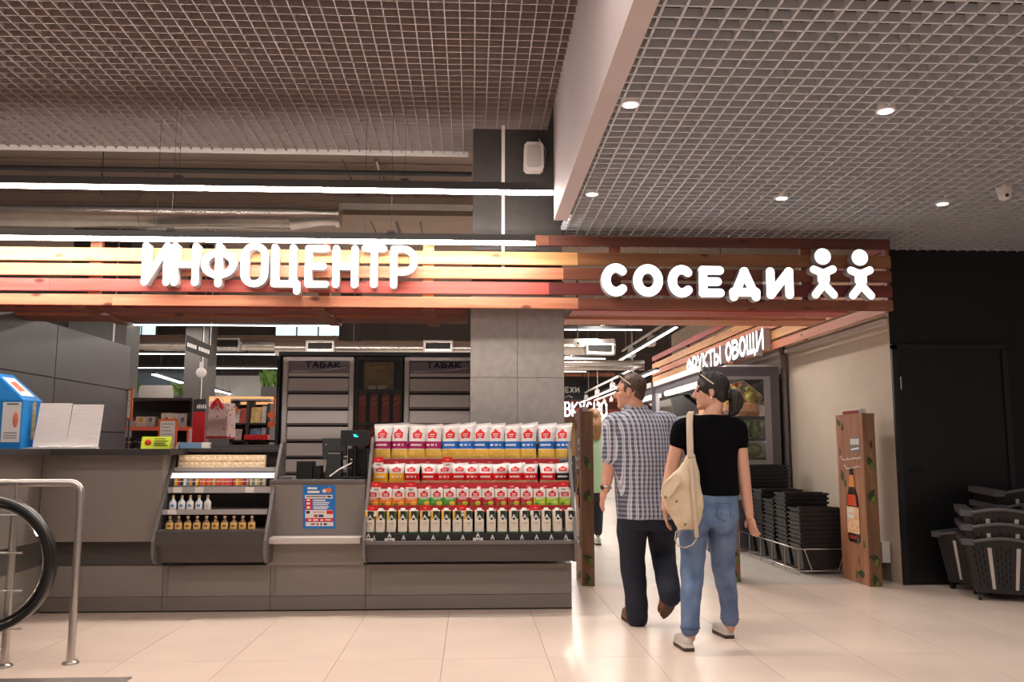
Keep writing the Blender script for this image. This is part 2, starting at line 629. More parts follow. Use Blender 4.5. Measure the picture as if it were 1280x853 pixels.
# underside: two long boards set back, cross pieces
xsplit0, xsplit1 = P(588, 400, 7.5).x - .03, P(705, 400, 7.5).x + .03
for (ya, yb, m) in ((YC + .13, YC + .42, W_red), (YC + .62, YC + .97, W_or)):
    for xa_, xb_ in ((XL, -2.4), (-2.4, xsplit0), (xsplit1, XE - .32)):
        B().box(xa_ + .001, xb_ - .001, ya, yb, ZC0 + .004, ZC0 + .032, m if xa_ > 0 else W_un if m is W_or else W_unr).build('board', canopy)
for px in (116, 405, 538):
    x = P(px, 392, 7.3).x
    B().box(x - .05, x + .05, YC + .03, YC + .97, ZC0 - .024, ZC0 + .003, W_un).build('cross_piece', canopy)
# return along the passage, over the fruit department
XR = XE - .03
YR1 = 16.6
for r, (z0, z1, m) in enumerate(rowz):
    my = [W_red_y, W_nat_y, W_or_y, W_nat_y, W_or_y][r]
    for ya, yb in ((YC + .03, 10.2 + .3 * (r % 2)), (10.2 + .3 * (r % 2), 13.4), (13.4, YR1)):
        B().box(XR - .0, XR + .028, ya + .001, yb - .001, z0, z1, my).build('board', canopy)
for yy in (9.0, 11.5, 14.0, 16.4):
    B().box(XR + .029, XR + .07, yy - .04, yy + .04, ZC0, ZC1, W_br_z).build('upright', canopy)
for yy in (8.5, 12.0, 15.5):
    B().tube([(XR + .05, yy, ZC1), (XR + .05, yy, 4.75)], .006, M_wire, 6).build('hanger_rod', canopy)
for xx in (-4.6, -2.6, -.9):
    B().tube([(xx, YC + .05, ZC1 - .01), (xx, YC + .05, 4.0)], .002, M_wire, 6).build('hanger_rod', canopy)

# ------------------------------------------------------------------ illuminated letters
M_face = mat('letter_face', (250, 250, 252), .4, emit=.85)
M_side = mat('letter_side', (196, 190, 192), .5)


def letter(parent, ch, x0, x1, y0, y1, hw, Y, depth, pixh=None):
    """letter inside the pixel box x0..x1 (outer edges), y0 cap, y1 baseline (outer edges)."""
    w, h = (x1 - x0 - 2 * hw), (y1 - y0 - 2 * hw)
    s = Y / FPX
    o = P(x0 + hw, y1 - hw, Y)

    def fn(u, v, d):
        return Vector((o.x + u * h * s, Y + d, o.z + v * h * s))
    if ch == 'fig':
        lines = [[(-.5, .62), (0, .42), (.5, .6)], [(0, .42), (0, .3)], [(-.42, -.12), (0, .3), (.42, -.12)], [(-.25, .52), (0, .42), (.25, .51)]]
    else:
        lines = glyph(ch, w / h)
    b = strokes(B(), lines, fn, hw / h, None, M_side, .002, depth, 8)
    l = b.build('letter', parent)
    f = strokes(B(), lines, fn, hw / h, M_face, None, 0, 0, 8)
    f.build('lit_face', l)
    return l


YLET = YC - .10
s1 = thing('illuminated_sign', 'white glowing letters reading ИНФОЦЕНТР on the slatted canopy', 'sign', P(349, 358, YLET))
for ch, x0, x1, y0, y1 in (('И', 176, 211, 302, 357), ('Н', 213, 247, 302.5, 357.5), ('Ф', 250, 294, 302, 359), ('О', 300, 334, 302, 359),
                           ('Ц', 338, 375, 304, 359), ('Е', 380.5, 411, 305, 359.5), ('Н', 415, 447, 305, 360), ('Т', 451, 483, 305, 360), ('Р', 487.5, 522, 305.5, 361)):
    letter(s1, ch, x0, x1, y0, y1, 4.25, YLET, .09)
s2 = thing('illuminated_sign', 'white glowing rounded letters reading СОСЕДИ with two star-shaped figures', 'sign', P(925, 373, YLET))
for ch, x0, x1, y0, y1 in (('С', 752, 789, 328, 370.5), ('о', 791.5, 830, 329, 371), ('С', 835, 871, 330, 372), ('Е', 873.5, 907, 331, 372),
                           ('Д', 911.5, 952, 332.5, 374), ('И', 958, 994, 332.5, 374)):
    letter(s2, ch, x0, x1, y0, y1, 5.8, YLET, .09)
for cx, cy in ((1028.4, 320.8), (1074.8, 322)):
    s = YLET / FPX
    c = P(cx, cy, YLET)
    n = 28
    poly = [c + Vector((10.9 * s * math.cos(2 * math.pi * i / n), 0, 10.9 * s * math.sin(2 * math.pi * i / n))) for i in range(n)]
    l = B().prism([p + Vector((0, .002, 0)) for p in poly], (0, .088, 0), M_side).build('figure_head', s2)
    B().add(poly, [list(range(n))], M_face).build('lit_face', l)
    o = P(cx + 1, cy + 22, YLET)
    lines = [[(-12.5, 6), (0, 1), (12.5, 6.5)], [(0, -2), (0, -9)], [(-11.5, -27), (0, -13), (12.5, -27)], [(-3, 0), (-3, -8)], [(3, 0), (3, -8)]]
    fn = lambda u, v, d: Vector((o.x + u * s, YLET + d, o.z + v * s))
    l = strokes(B(), lines, fn, 5.2, None, M_side, .002, .09, 8).build('figure_body', s2)
    strokes(B(), lines, fn, 5.2, M_face, None, 0, 0, 8).build('lit_face', l)
# ФРУКТЫ ОВОЩИ along the return
XLT = XR - .09
s3 = thing('illuminated_sign', 'white glowing letters reading ФРУКТЫ ОВОЩИ above the fruit fridge', 'sign', PX(905, 450, XLT))
pts = [(858, 471 - 1, 'Ф'), ]
ya, yb = PX(859, 460, XLT).y, PX(951, 430, XLT).y       # far .. near
zb_, zt_ = PX(945, 441, XLT).z, PX(945, 413, XLT).z
tot = ya - yb
hh = zt_ - zb_ - .06
wl = tot / 14.6
u = 0
for ch in 'ФРУКТЫ ОВОЩИ':
    if ch == ' ':
        u += wl * .8
        continue
    ww = wl * (1.15 if ch in 'ФЩЫ' else .88)
    fn = lambda p, v, d, u=u: Vector((XLT + d, ya - u - p, zb_ + .03 + v))
    ls = [[(p[0] * hh, p[1] * hh) for p in ln] for ln in glyph(ch, ww / hh)]
    l = strokes(B(), ls, fn, .027, None, M_side, .002, .085, 4).build('letter', s3)
    strokes(B(), ls, fn, .027, M_face, None, 0, 0, 4).build('lit_face', l)
    u += ww + wl * .36

# ================================================================== LINEAR LAMPS IN FRONT OF THE CANOPY
def linear_lamp(label, p0, p1, w=.05, h=.05, m=None, hang=None, group='linear pendant lamps', dh=.022):
    p0, p1 = Vector(p0), Vector(p1)
    t = thing('linear_lamp', label, 'lamp', (p0 + p1) / 2, group)
    d = (p1 - p0).normalized()
    s = d.cross(Vector((0, 0, 1))).normalized() * (w / 2)
    up = Vector((0, 0, h))
    q = Vector((0, 0, dh))
    B().hexa([p0 - s + q, p0 + s + q, p1 + s + q, p1 - s + q, p0 - s + up, p0 + s + up, p1 + s + up, p1 - s + up], M_dark).build('housing', t)
    B().hexa([p0 - s, p0 + s, p1 + s, p1 - s, p0 - s + q, p0 + s + q, p1 + s + q, p1 - s + q], m or M_led).build('diffuser', t)
    if hang:
        L = (p1 - p0).length
        for k in (.2, .5, .8):
            c = p0.lerp(p1, k)
            B().tube([c + up, (c.x, c.y, hang)], .0015, M_wire, 5).box(c.x - .03, c.x + .03, c.y - .03, c.y + .03, c.z + h, c.z + h + .02, M_dark).build('hanger', t)
    return t


YB = 6.62
a, b_ = P(0, 232, YB), P(691, 240, YB)
linear_lamp('long bright linear lamp high above ИНФОЦЕНТР, ending at the white soffit beam', (-5.2, YB, b_.z - .02), (b_.x, YB, b_.z - .02), .055, .085, hang=ZL)
b_ = P(669, 306, YB + .08)
linear_lamp('long bright linear lamp just above the ИНФОЦЕНТР letters', (-5.2, YB + .08, b_.z), (b_.x, YB + .08, b_.z), .055, .075, hang=ZL)

# ================================================================== INFO COUNTER
M_lam = mat('counter_laminate', (132, 122, 116), .5, var=.05, scale=60)
M_lamd = mat('counter_laminate_dark', (70, 64, 62), .55, var=.06, scale=60)  # dark grey parts; also paints the shade on the counter band
M_lamm = mat('counter_edge_grey', (104, 97, 96), .45, var=.04, scale=60)
M_top = mat('worktop_dark', (54, 50, 52), .4)
M_plinth = mat('plinth', (122, 112, 107), .5, var=.05, scale=60)
M_paper = mat('paper_white', (232, 224, 220), .7)
M_red = mat('print_red', (214, 18, 24), .45)
M_dred = mat('price_strip_red', (176, 24, 36), .5)
M_blk = mat('print_black', (24, 23, 25), .5)
M_plast = mat('plastic_black', (18, 18, 20), .35)
M_txt = mat('print_white', (240, 236, 232), .6)

YF = 6.75
YU = 6.66
XW = -3.2                                              # left wing plane
zl = P(300, 707, YF).z                                 # top of lower cabinets
zb1 = P(100, 678, YU).z                                # lower edge of the upper panel
ztop = 1.212
xA, xB, xC, xD = P(203, 735, YF).x, P(338, 735, YF).x, P(457, 735, YF).x, P(715, 735, YF).x


def base_unit(label, x0, x1):
    t = thing('counter_cabinet', label, 'cabinet', ((x0 + x1) / 2, YF + .2, 0), 'base cabinets of the info counter')
    B().box(x0 + .002, x1 - .002, YF, YF + .42, .115, zl, M_lam).build('front_panel', t, bevel=.002)
    B().box(x0 + .002, x1 - .002, YF + .004, YF + .42, .012, .112, M_plinth).build('plinth', t)
    B().box(x0, x1, YF + .02, YF + .40, 0, .012, M_blk).build('foot_rail', t)
    return t


u1 = base_unit('grey counter cabinet under the dark worktop, left end of the info counter', XW, xA)
u2 = base_unit('grey counter cabinet under the bottle display', xA, xB)
u3 = base_unit('grey counter cabinet under the cash desk with the blue poster', xB, xC)
u4 = base_unit('grey counter cabinet under the large snack display', xC, xD)
for px, pr in ((203, u2), (338, u3), (457, u4)):
    x = P(px, 735, YF - .01).x
    B().box(x, x + .035, YF - .006, YF, .116, zl, M_plinth).build('cover_strip', pr)
# upper part, left: panel, and a band coloured dark for the shade under it
t = thing('counter_section', 'plain grey upper counter front with a band of painted shade beneath, under the dark worktop', 'counter', ((XW + xA) / 2, YU + .2, zl))
B().box(XW + .002, xA - .01, YU, YF + .4, zb1, ztop - .045, M_lam).build('front_panel', t, bevel=.003)
B().box(XW + .002, xA - .01, YF + .012, YF + .4, zl + .001, zb1 - .001, M_lamd).build('painted_shade_band', t)
# wing towards the viewer
t = thing('counter_wing', 'grey counter wing at the far left turning towards the viewer', 'counter', (-3.6, 6.2, 0))
B().box(-4.1, XW - .002, 5.45, YF + .4, zb1, ztop - .045, M_lam).build('side_panel', t, bevel=.003)
B().box(-4.1, XW - .03, 5.45, YF + .4, zl + .001, zb1 - .001, M_lamd).build('painted_shade_band', t)  # wing band, its dark colour again paints the shade
B().box(-4.1, XW - .012, 5.45, YF + .4, .115, zl, M_lam).build('side_panel', t)
B().box(-4.1, XW - .014, 5.45, YF + .4, 0, .112, M_plinth).build('plinth', t)
# worktops
x213 = P(213, 562, YU - .14).x
poly = [(-4.1, 5.42, 0), (XW + .12, 5.42, 0), (XW + .12, YU - .14, 0), (x213, YU - .14, 0), (x213, YF + .42, 0), (-4.1, YF + .42, 0)]
tag(B().prism([(a, b_, ztop - .044) for a, b_, c in poly], (0, 0, .044), M_top).build('worktop', bevel=.003),
    'dark L-shaped worktop on the left of the info counter', 'worktop')

# cash desk between the displays
YD = 6.72
zc = P(395, 600, YD).z
x0, x1 = P(336, 640, YD).x, P(456, 640, YD).x
t = thing('cash_desk', 'pale grey cash desk with a bag ledge between the two displays', 'counter', ((x0 + x1) / 2, YD + .2, zl))
B().box(x0, x1, YD, YD + .44, zl + .002, zc - .03, M_lam).build('front_panel', t, bevel=.002)
B().box(x0, x1, YD - .015, YD + .45, zc - .028, zc, M_lamm).build('desk_top', t, bevel=.003)
z = P(395, 672, YD - .12).z
B().box(x0 + .01, x1 - .01, YD - .15, YD - .001, z - .045, z, mat('ledge_pale', (196, 186, 180), .45)).build('bag_ledge', t, bevel=.004)

# poster on the cash desk
t = thing('info_poster', 'blue, white and red printed notice taped to the cash desk front', 'poster', P(398, 661, YD - .005))
yy = YD - .004
M_pblue = mat('poster_blue', (24, 116, 196), .45)


def pr(b, xa, ya, xb, yb, m, dy=0.):
    a, c = P(xa, ya, yy - dy), P(xb, yb, yy - dy)
    sk = .0045 * 1                                   # slight clockwise lean of the sheet
    k = lambda z: -(z - P(398, 634, yy).z) * .03
    b.add([(a.x + k(c.z), yy - dy, c.z), (c.x + k(c.z), yy - dy, c.z), (c.x + k(a.z), yy - dy, a.z), (a.x + k(a.z), yy - dy, a.z)], [(0, 1, 2, 3)], m)


b = B()
a, c = P(379, 607, yy), P(418, 661, yy)
pr(b, 379.5, 607, 418.5, 661, M_pblue)
b.build('sheet', t)
b = B()
pr(b, 381.5, 619, 416, 623.5, M_paper, .001); pr(b, 381.5, 638, 416, 648, M_paper, .001); pr(b, 381.5, 653, 416, 658, M_paper, .001)
b.build('white_panels', t)
b = B()
pr(b, 381.5, 623.5, 390, 637.5, M_red, .001); pr(b, 381.5, 648, 416, 652.5, M_red, .001); pr(b, 408, 638.5, 416, 643, M_red, .0015)
b.build('red_panels', t)
b = B()
for x0_, y0_, x1_, y1_ in ((385, 609.5, 397, 612), (385, 614, 400, 616.5), (391.5, 625, 407, 626.6), (391.5, 628, 412, 629.4), (391.5, 630.6, 410, 632),
                           (391.5, 633.5, 411, 634.8), (391.5, 635.6, 409, 636.8), (383.5, 624.5, 387.5, 626.5), (383.5, 628.5, 387.5, 631), (383.5, 633.5, 387.5, 636), (385, 649.6, 388.5, 651.4), (391, 649.4, 397, 651.4), (400, 649.6, 403.5, 651.4), (406, 649.4, 413, 651)):
    pr(b, x0_, y0_, x1_, y1_, M_txt, .002)
b.build('printed_lines', t)
b = B()
for x0_, y0_, x1_, y1_, m in ((383, 620.5, 408, 621.6, M_blk), (409.5, 620.2, 414.5, 622.2, M_blk), (382.5, 639, 387, 642.4, M_blk), (392, 643.5, 397, 646.8, mat('card_brown', (150, 96, 70), .5)), (398, 643.5, 404, 646.8, mat('card_navy', (30, 52, 110), .5)),
                              (388, 654.8, 393, 656.2, M_blk), (395, 654.4, 397.5, 656.8, M_red), (400, 654, 401.5, 657, M_blk), (404, 654.4, 408, 656.8, M_blk), (391, 640, 405, 641, mat('print_grey_red', (200, 120, 110), .6))):
    pr(b, x0_, y0_, x1_, y1_, m, .002)
b.build('printed_marks', t)
B().ball(P(411, 613, yy), (.022, .002, .02), mat('print_orange', (232, 110, 40), .5)).build('printed_picture', t)
B().ball(P(405.5, 614, yy), (.016, .002, .015), mat('print_cream', (240, 214, 190), .5)).build('printed_picture', t)

# ================================================================== DISPLAY CASES
def side_profile(zt, z_low, z_bot, yt=6.95):
    """slanting cheek panel outline in (Y, z)."""
    y_low = 6.50
    pts = [(yt + .12, zt), (yt + .01, zt), (yt - .02, zt - .02)]
    for k in range(1, 8):                             # gentle S curve forward
        f = k / 8
        pts.append((yt - .02 + (y_low - yt + .02) * f, zt - .02 + (z_low - zt + .02) * (f ** 1.06)))
    pts += [(y_low - .012, z_low - .03), (y_low - .012, z_low - .09), (y_low + .0, z_bot + .05), (y_low + .03, z_bot + .015), (y_low + .07, z_bot), (YF - .003, z_bot), (YF - .003, zc if False else z_bot + .25), (yt + .12, z_low + .3)]
    return pts


def cheek(x, w, prof, t):
    b = B()
    poly = [(x, a, c) for a, c in prof]
    b.prism(poly, (w, 0, 0), M_lamm)
    return b.build('cheek', t, bevel=.004)


zbot = P(200, 706, 6.55).z
zlow = P(190, 672, 6.5).z
# ---- display 1
dx0, dx1 = P(189, 690, 6.5).x, P(333, 690, 6.5).x
zt1 = P(290, 553, 6.95).z
d1 = thing('bottle_display', 'slanted grey display case with tea boxes, chewing gum and small bottles', 'display', ((dx0 + dx1) / 2, 6.75, zbot))
prof = side_profile(zt1, zlow, zbot)
cheek(dx0, .022, prof, d1)
cheek(dx1 - .022, .022, prof, d1)
ix0, ix1 = dx0 + .023, dx1 - .023
B().box(ix0, ix1, 7.0, 7.06, zbot + .01, zt1 - .02, M_lamd).build('back_panel', d1)
z = P(260, 562, 6.93).z
B().box(ix0, ix1, 6.91, 7.0, z - .022, z + .008, M_top).build('top_rail', d1, bevel=.003)
za, zb_ = P(260, 664, 6.5).z, P(260, 682, 6.5).z
B().box(ix0, ix1, 6.50, 6.52, zb_, za, M_lamd).build('apron', d1, bevel=.003)
B().hexa([(ix0, 6.60, zbot + .005), (ix1, 6.60, zbot + .005), (ix1, 6.62, zbot + .005), (ix0, 6.62, zbot + .005),
          (ix0, 6.53, zb_), (ix1, 6.53, zb_), (ix1, 6.55, zb_), (ix0, 6.55, zb_)], M_lamd).build('under_panel', d1)
SH1 = {}
M_rail = mat('price_rail', (176, 170, 168), .35)
for key, ybase, Y in (('tea', 585, 6.88), ('gum', 609.5, 6.76), ('mini', 637.5, 6.66), ('gold', 662.5, 6.57)):
    z = P(260, ybase, Y).z
    SH1[key] = (Y, z)
    B().box(ix0, ix1, Y - .03, 7.0, z - .012, z, M_lamm).build('shelf', d1)
    if key != 'gold':
        h = {'tea': 5, 'gum': 7, 'mini': 6}[key]
        z2 = P(260, ybase + h, Y - .035).z
        rl = B().box(ix0, ix1 - .01, Y - .042, Y - .032, z2, z + .004, M_rail).build('price_rail', d1)
        for px in {'tea': (), 'gum': (222, 249, 312), 'mini': (215,)}[key]:
            c = P(px, ybase + 3.5, Y - .045)
            B().box(c.x - .032, c.x + .032, Y - .0455, Y - .0425, z2 + .002, z + .003, M_paper).build('price_tag', rl)
# white lit header board above the gum
z1, z0 = P(270, 591.5, 6.80).z, P(270, 598, 6.76).z
B().hexa([(ix0 - .0, 6.76, z0), (ix1, 6.76, z0), (ix1, 6.775, z0), (ix0, 6.775, z0), (ix0, 6.80, z1), (ix1, 6.80, z1), (ix1, 6.815, z1), (ix0, 6.815, z1)],
         mat('white_board', (250, 248, 246), .3, emit=.5)).build('light_board', d1, label='bright white board above the gum')

# tea boxes
M_tea = mat('tea_gold', (224, 178, 104), .5, col2=(248, 232, 204), scale=60)
M_teab = mat('tea_brown', (150, 84, 40), .5)
Y, z = SH1['tea']
xs = [P(x, 578, Y).x for x in (223.5, 332)]
w = (xs[1] - xs[0]) / 8
b = B()
hh = P(260, 569, Y).z - z
b.hexa([(-w / 2 + .001, 0, 0), (w / 2 - .001, 0, 0), (w / 2 - .001, .05, 0), (-w / 2 + .001, .05, 0), (-w / 2 + .001, .02, hh), (w / 2 - .001, .02, hh), (w / 2 - .001, .06, hh), (-w / 2 + .001, .06, hh)], M_tea)
for (cx, cz) in ((-.2, .75), (.22, .3), (.25, .72), (-.22, .27)):
    c = Vector((cx * w, .02 * cz - .0012, cz * hh))
    b.ball(c, (.013, .0015, .012), mat('tea_cream', (252, 240, 220), .5), 8, 4)
b.box(-w / 2 + .001, w / 2 - .001, .0088, .0095, hh * .49, hh * .53, M_teab)
me = b.mesh('tea_box', (0, 0, 0))
for i in range(8):
    o = link('tea_box', me, (xs[0] + w * (i + .5), Y - .025, z))
    tag(o, 'golden tea box on the top shelf of the bottle display, ' + ordn(i, 8), 'box', 'tea boxes in the bottle display')

# gum trays and packs
Y, z = SH1['gum']
gum_cols = [((236, 196, 60), (200, 40, 36), (40, 40, 48), (240, 236, 226), (60, 150, 170), (236, 150, 50), (40, 60, 110), (240, 200, 80)),
            ((232, 90, 60), (240, 150, 60), (220, 60, 50), (236, 120, 60), (226, 80, 60), (220, 190, 80)),
            ((230, 90, 70), (226, 70, 60), (232, 110, 80), (226, 70, 60), (230, 90, 70), (224, 66, 60)),
            ((180, 60, 60), (240, 200, 70), (236, 150, 40), (226, 100, 40), (150, 30, 50), (190, 120, 140)),
            ((210, 190, 150), (90, 130, 90), (220, 210, 170), (200, 170, 80), (70, 110, 120), (214, 200, 170))]
trays = ((217.5, 247.5), (249, 269), (270, 289.5), (290.5, 310.5), (311.5, 331))
TN = ['leftmost', 'second', 'third', 'fourth', 'rightmost']
M_tray = mat('tray_grey', (120, 114, 112), .5)
gl = {}
for i, (a, c) in enumerate(trays):
    xa_, xb_ = P(a, 605, Y - .03).x, P(c, 605, Y - .03).x
    t = thing('gum_tray', 'small grey tray of gum packs, %s on the gum shelf' % TN[i], 'tray', ((xa_ + xb_) / 2, Y - .01, z), 'gum trays')
    B().box(xa_, xb_, Y - .028, Y + .05, z + .001, z + .006, M_tray).build('tray_base', t)
    B().box(xa_, xb_, Y - .0285, Y - .026, z + .006, z + .016, M_tray).build('tray_lip', t)
    n = len(gum_cols[i])
    w = (xb_ - xa_) / n
    for j, colr in enumerate(gum_cols[i]):
        g = B().box(-w / 2 + .0008, w / 2 - .0008, 0, .05, 0, .056, mat('gum_%d_%d_%d' % colr, colr, .4)).box(-w / 2 + .0008, w / 2 - .0008, -.0006, 0, .036, .042, M_txt)
        o = g.build('gum_pack', org=(0, 0, 0))
        o.location = (xa_ + w * (j + .5), Y - .024, z + .0065)
        tag(o, 'slim gum pack, %s in the %s gum tray' % (ordn(j, n), TN[i]), 'gum', 'gum packs')

# bottles
M_clear = mat('bottle_clear', (206, 214, 218), .08, spec=.8)
M_amber = mat('bottle_amber', (112, 78, 46), .12, spec=.8)
M_cap = mat('bottle_cap', (176, 140, 90), .4, .4)


def bottle(h, r, m, label_m, lab2):
    b = B()
    b.lathe([(r * .92, 0), (r, .004), (r, h * .5), (r * .8, h * .6), (r * .38, h * .68), (r * .34, h * .84)], m, n=14, sy=.6)
    me_b = b.mesh('bottle', (0, 0, 0))
    cap = B().lathe([(r * .42, h * .84), (r * .42, h * .98), (r * .3, h)], M_cap, n=12, sy=.8).mesh('cap', (0, 0, 0))
    bl_ = B()
    n = 6
    pts = []
    for zz in (h * .05, h * .52):
        for k in range(n + 1):
            a = math.pi + math.pi * (.12 + .76 * k / n)
            pts.append((r * 1.02 * math.cos(a), r * .6 * 1.04 * math.sin(a), zz))
    bl_.add(pts, [(k, k + 1, k + n + 2, k + n + 1) for k in range(n)], label_m, True)
    bl_.ball((0, -r * .62, h * .3), (r * .5, .0015, h * .1), lab2, 8, 4)
    return me_b, cap, bl_.mesh('bottle_label', (0, 0, 0))


def place_bottle(parts, loc, lab, grp):
    o = link('bottle', parts[0], loc)
    tag(o, lab, 'bottle', grp)
    link('cap', parts[1], loc, o)
    link('bottle_label', parts[2], loc, o)
    return o


Y, z = SH1['mini']
hb = P(230, 619.5, Y).z - z
pb = bottle(hb, .027, M_clear, mat('label_white', (226, 226, 228), .5), mat('label_blue', (70, 130, 196), .5))
pw = bottle(hb, .027, M_clear, mat('label_pale', (220, 216, 214), .5), mat('label_silver', (196, 196, 200), .4))
for i, px in enumerate((216, 227, 237.5, 248.5, 259.3)):
    place_bottle(pw if i == 4 else pb, (P(px, 637, Y).x, Y + .0, z),
                 'small clear bottle with a pale label, right end of the short bottle row' if i == 4 else 'small clear bottle with a blue label, %s on the third display shelf' % ORD[i], 'small clear bottles')
Y, z = SH1['gold']
pg = bottle(P(260, 645.5, Y).z - z, .028, M_amber, mat('label_gold', (228, 186, 112), .5), mat('label_gold_dark', (150, 92, 40), .5))
for i, px in enumerate((212, 223, 234.5, 246, 257.7, 269, 280.6, 292, 303, 314.5)):
    place_bottle(pg, (P(px, 662, Y).x, Y, z), 'small bottle with a golden label on the lowest display shelf, %s' % ordn(i, 10), 'small gold-label bottles')

# ---- display 2
ex0, ex1 = P(452.5, 695, 6.5).x, P(721.5, 695, 6.5).x
zt2 = P(590, 547, 6.95).z
d2 = thing('snack_display', 'wide slanted grey display case with rows of pasta bags and juice cartons', 'display', ((ex0 + ex1) / 2, 6.75, zbot))
prof = side_profile(zt2, zlow, zbot)
cheek(ex0, .022, prof, d2)
cheek(ex1 - .022, .022, prof, d2)
jx0, jx1 = ex0 + .023, ex1 - .023
B().box(jx0, jx1, 7.03, 7.07, zbot + .01, zt2 - .05, M_lamd).build('back_panel', d2)
za, zb_ = P(590, 676.5, 6.5).z, P(590, 681, 6.5).z
B().box(jx0, jx1, 6.50, 6.53, zb_, za, M_lamm).build('front_rail', d2, bevel=.003)
B().hexa([(jx0, 6.57, zbot + .005), (jx1, 6.57, zbot + .005), (jx1, 6.60, zbot + .005), (jx0, 6.60, zbot + .005),
          (jx0, 6.53, zb_), (jx1, 6.53, zb_), (jx1, 6.56, zb_), (jx0, 6.56, zb_)], M_lamd).build('under_panel', d2)
SH2 = {}
for key, ybase, Y, ystrip, ms in (('a', 576, 6.92, 581, M_dred), ('b', 605.5, 6.82, 611.5, M_dred), ('c', 634, 6.71, 640.5, M_dred), ('d', 667, 6.58, 675.5, M_blk)):
    z = P(590, ybase, Y).z
    SH2[key] = (Y, z)
    B().box(jx0, jx1, Y - .03, 7.03, z - .012, z, M_lamm).build('shelf', d2)
    z2 = P(590, ystrip, Y - .035).z
    xr = jx1 - (.07 if key == 'a' else .0)
    rl = B().box(jx0, xr, Y - .040, Y - .031, z2, z + (.014 if ms is M_dred else .003), ms).build('price_strip', d2)
    n = 12 if key != 'd' else 14
    b = B()
    for i in range(n):
        cx = jx0 + (xr - jx0) * (i + .5) / n
        if key == 'd':
            hh = (z - z2) * .7
            word(b, 'А', lambda u, v, d, cx=cx: Vector((cx - hh * .35 + u, Y - .0405 - d, z2 + .005 + v)), hh, hh * .7, 0, hh * .1, M_txt)
        else:
            b.ball((cx, Y - .0402, (z + z2) / 2), (.018, .001, .008), mat('strip_mark', (226, 110, 110), .5), 8, 4)
    b.build('printed_marks', rl)['kind'] = 'stuff'
    cards = {'a': (473, 559.5), 'b': (470, 513, 704), 'c': (465.5, 531.5, 577, 669), 'd': (460.5, 487, 597.5)}[key]
    for px in cards:
        Yo = Y
        Y = Yo - {'a': .075, 'b': .075, 'c': .085, 'd': .0}[key]
        c = P(px, ystrip, Y - .045)
        wv = .037
        ht = z2 + .055
        cb = B().box(c.x - wv, c.x + wv, Y - .046, Y - .043, z2 - .02, z2 + .018, M_paper)
        cb.box(c.x - wv, c.x + wv, Y - .0465, Y - .0425, z2 + .018, ht + .004, M_red if key != 'd' else M_blk)
        cb.box(c.x - wv * .4, c.x + wv * .5, Y - .0468, Y - .046, z2 - .006, z2 + .006, mat('price_grey', (150, 146, 146), .6))
        if key == 'd':
            word(cb, 'А', lambda u, v, d, cx=c.x: Vector((cx - .011 + u, Y - .047 - d, z2 + .026 + v)), .026, .02, 0, .0035, M_txt)
        else:
            cb.ball((c.x, Y - .0468, z2 + .038), (.014, .001, .007), mat('strip_mark', (226, 110, 110), .5), 8, 4)
        Y = Yo
        cb.box(c.x - .006, c.x + .006, Y - .12 if key != 'd' else Y - .043, Y - .0401, z2 + .004, z2 + .008, M_rail)
        cb.build('price_card', d2, label='black and white price card' if key == 'd' else 'red and white price card')

# bags
M_bagw = mat('bag_white', (228, 222, 220), .38, var=.03, scale=30, bump=.25)
M_pasta = mat('bag_pasta', (240, 184, 50), .45, col2=(250, 220, 120), scale=70)
M_past2 = mat('bag_pasta_brown', (214, 160, 110), .45, col2=(240, 210, 170), scale=90)
M_logo = mat('logo_red', (212, 16, 22), .45)


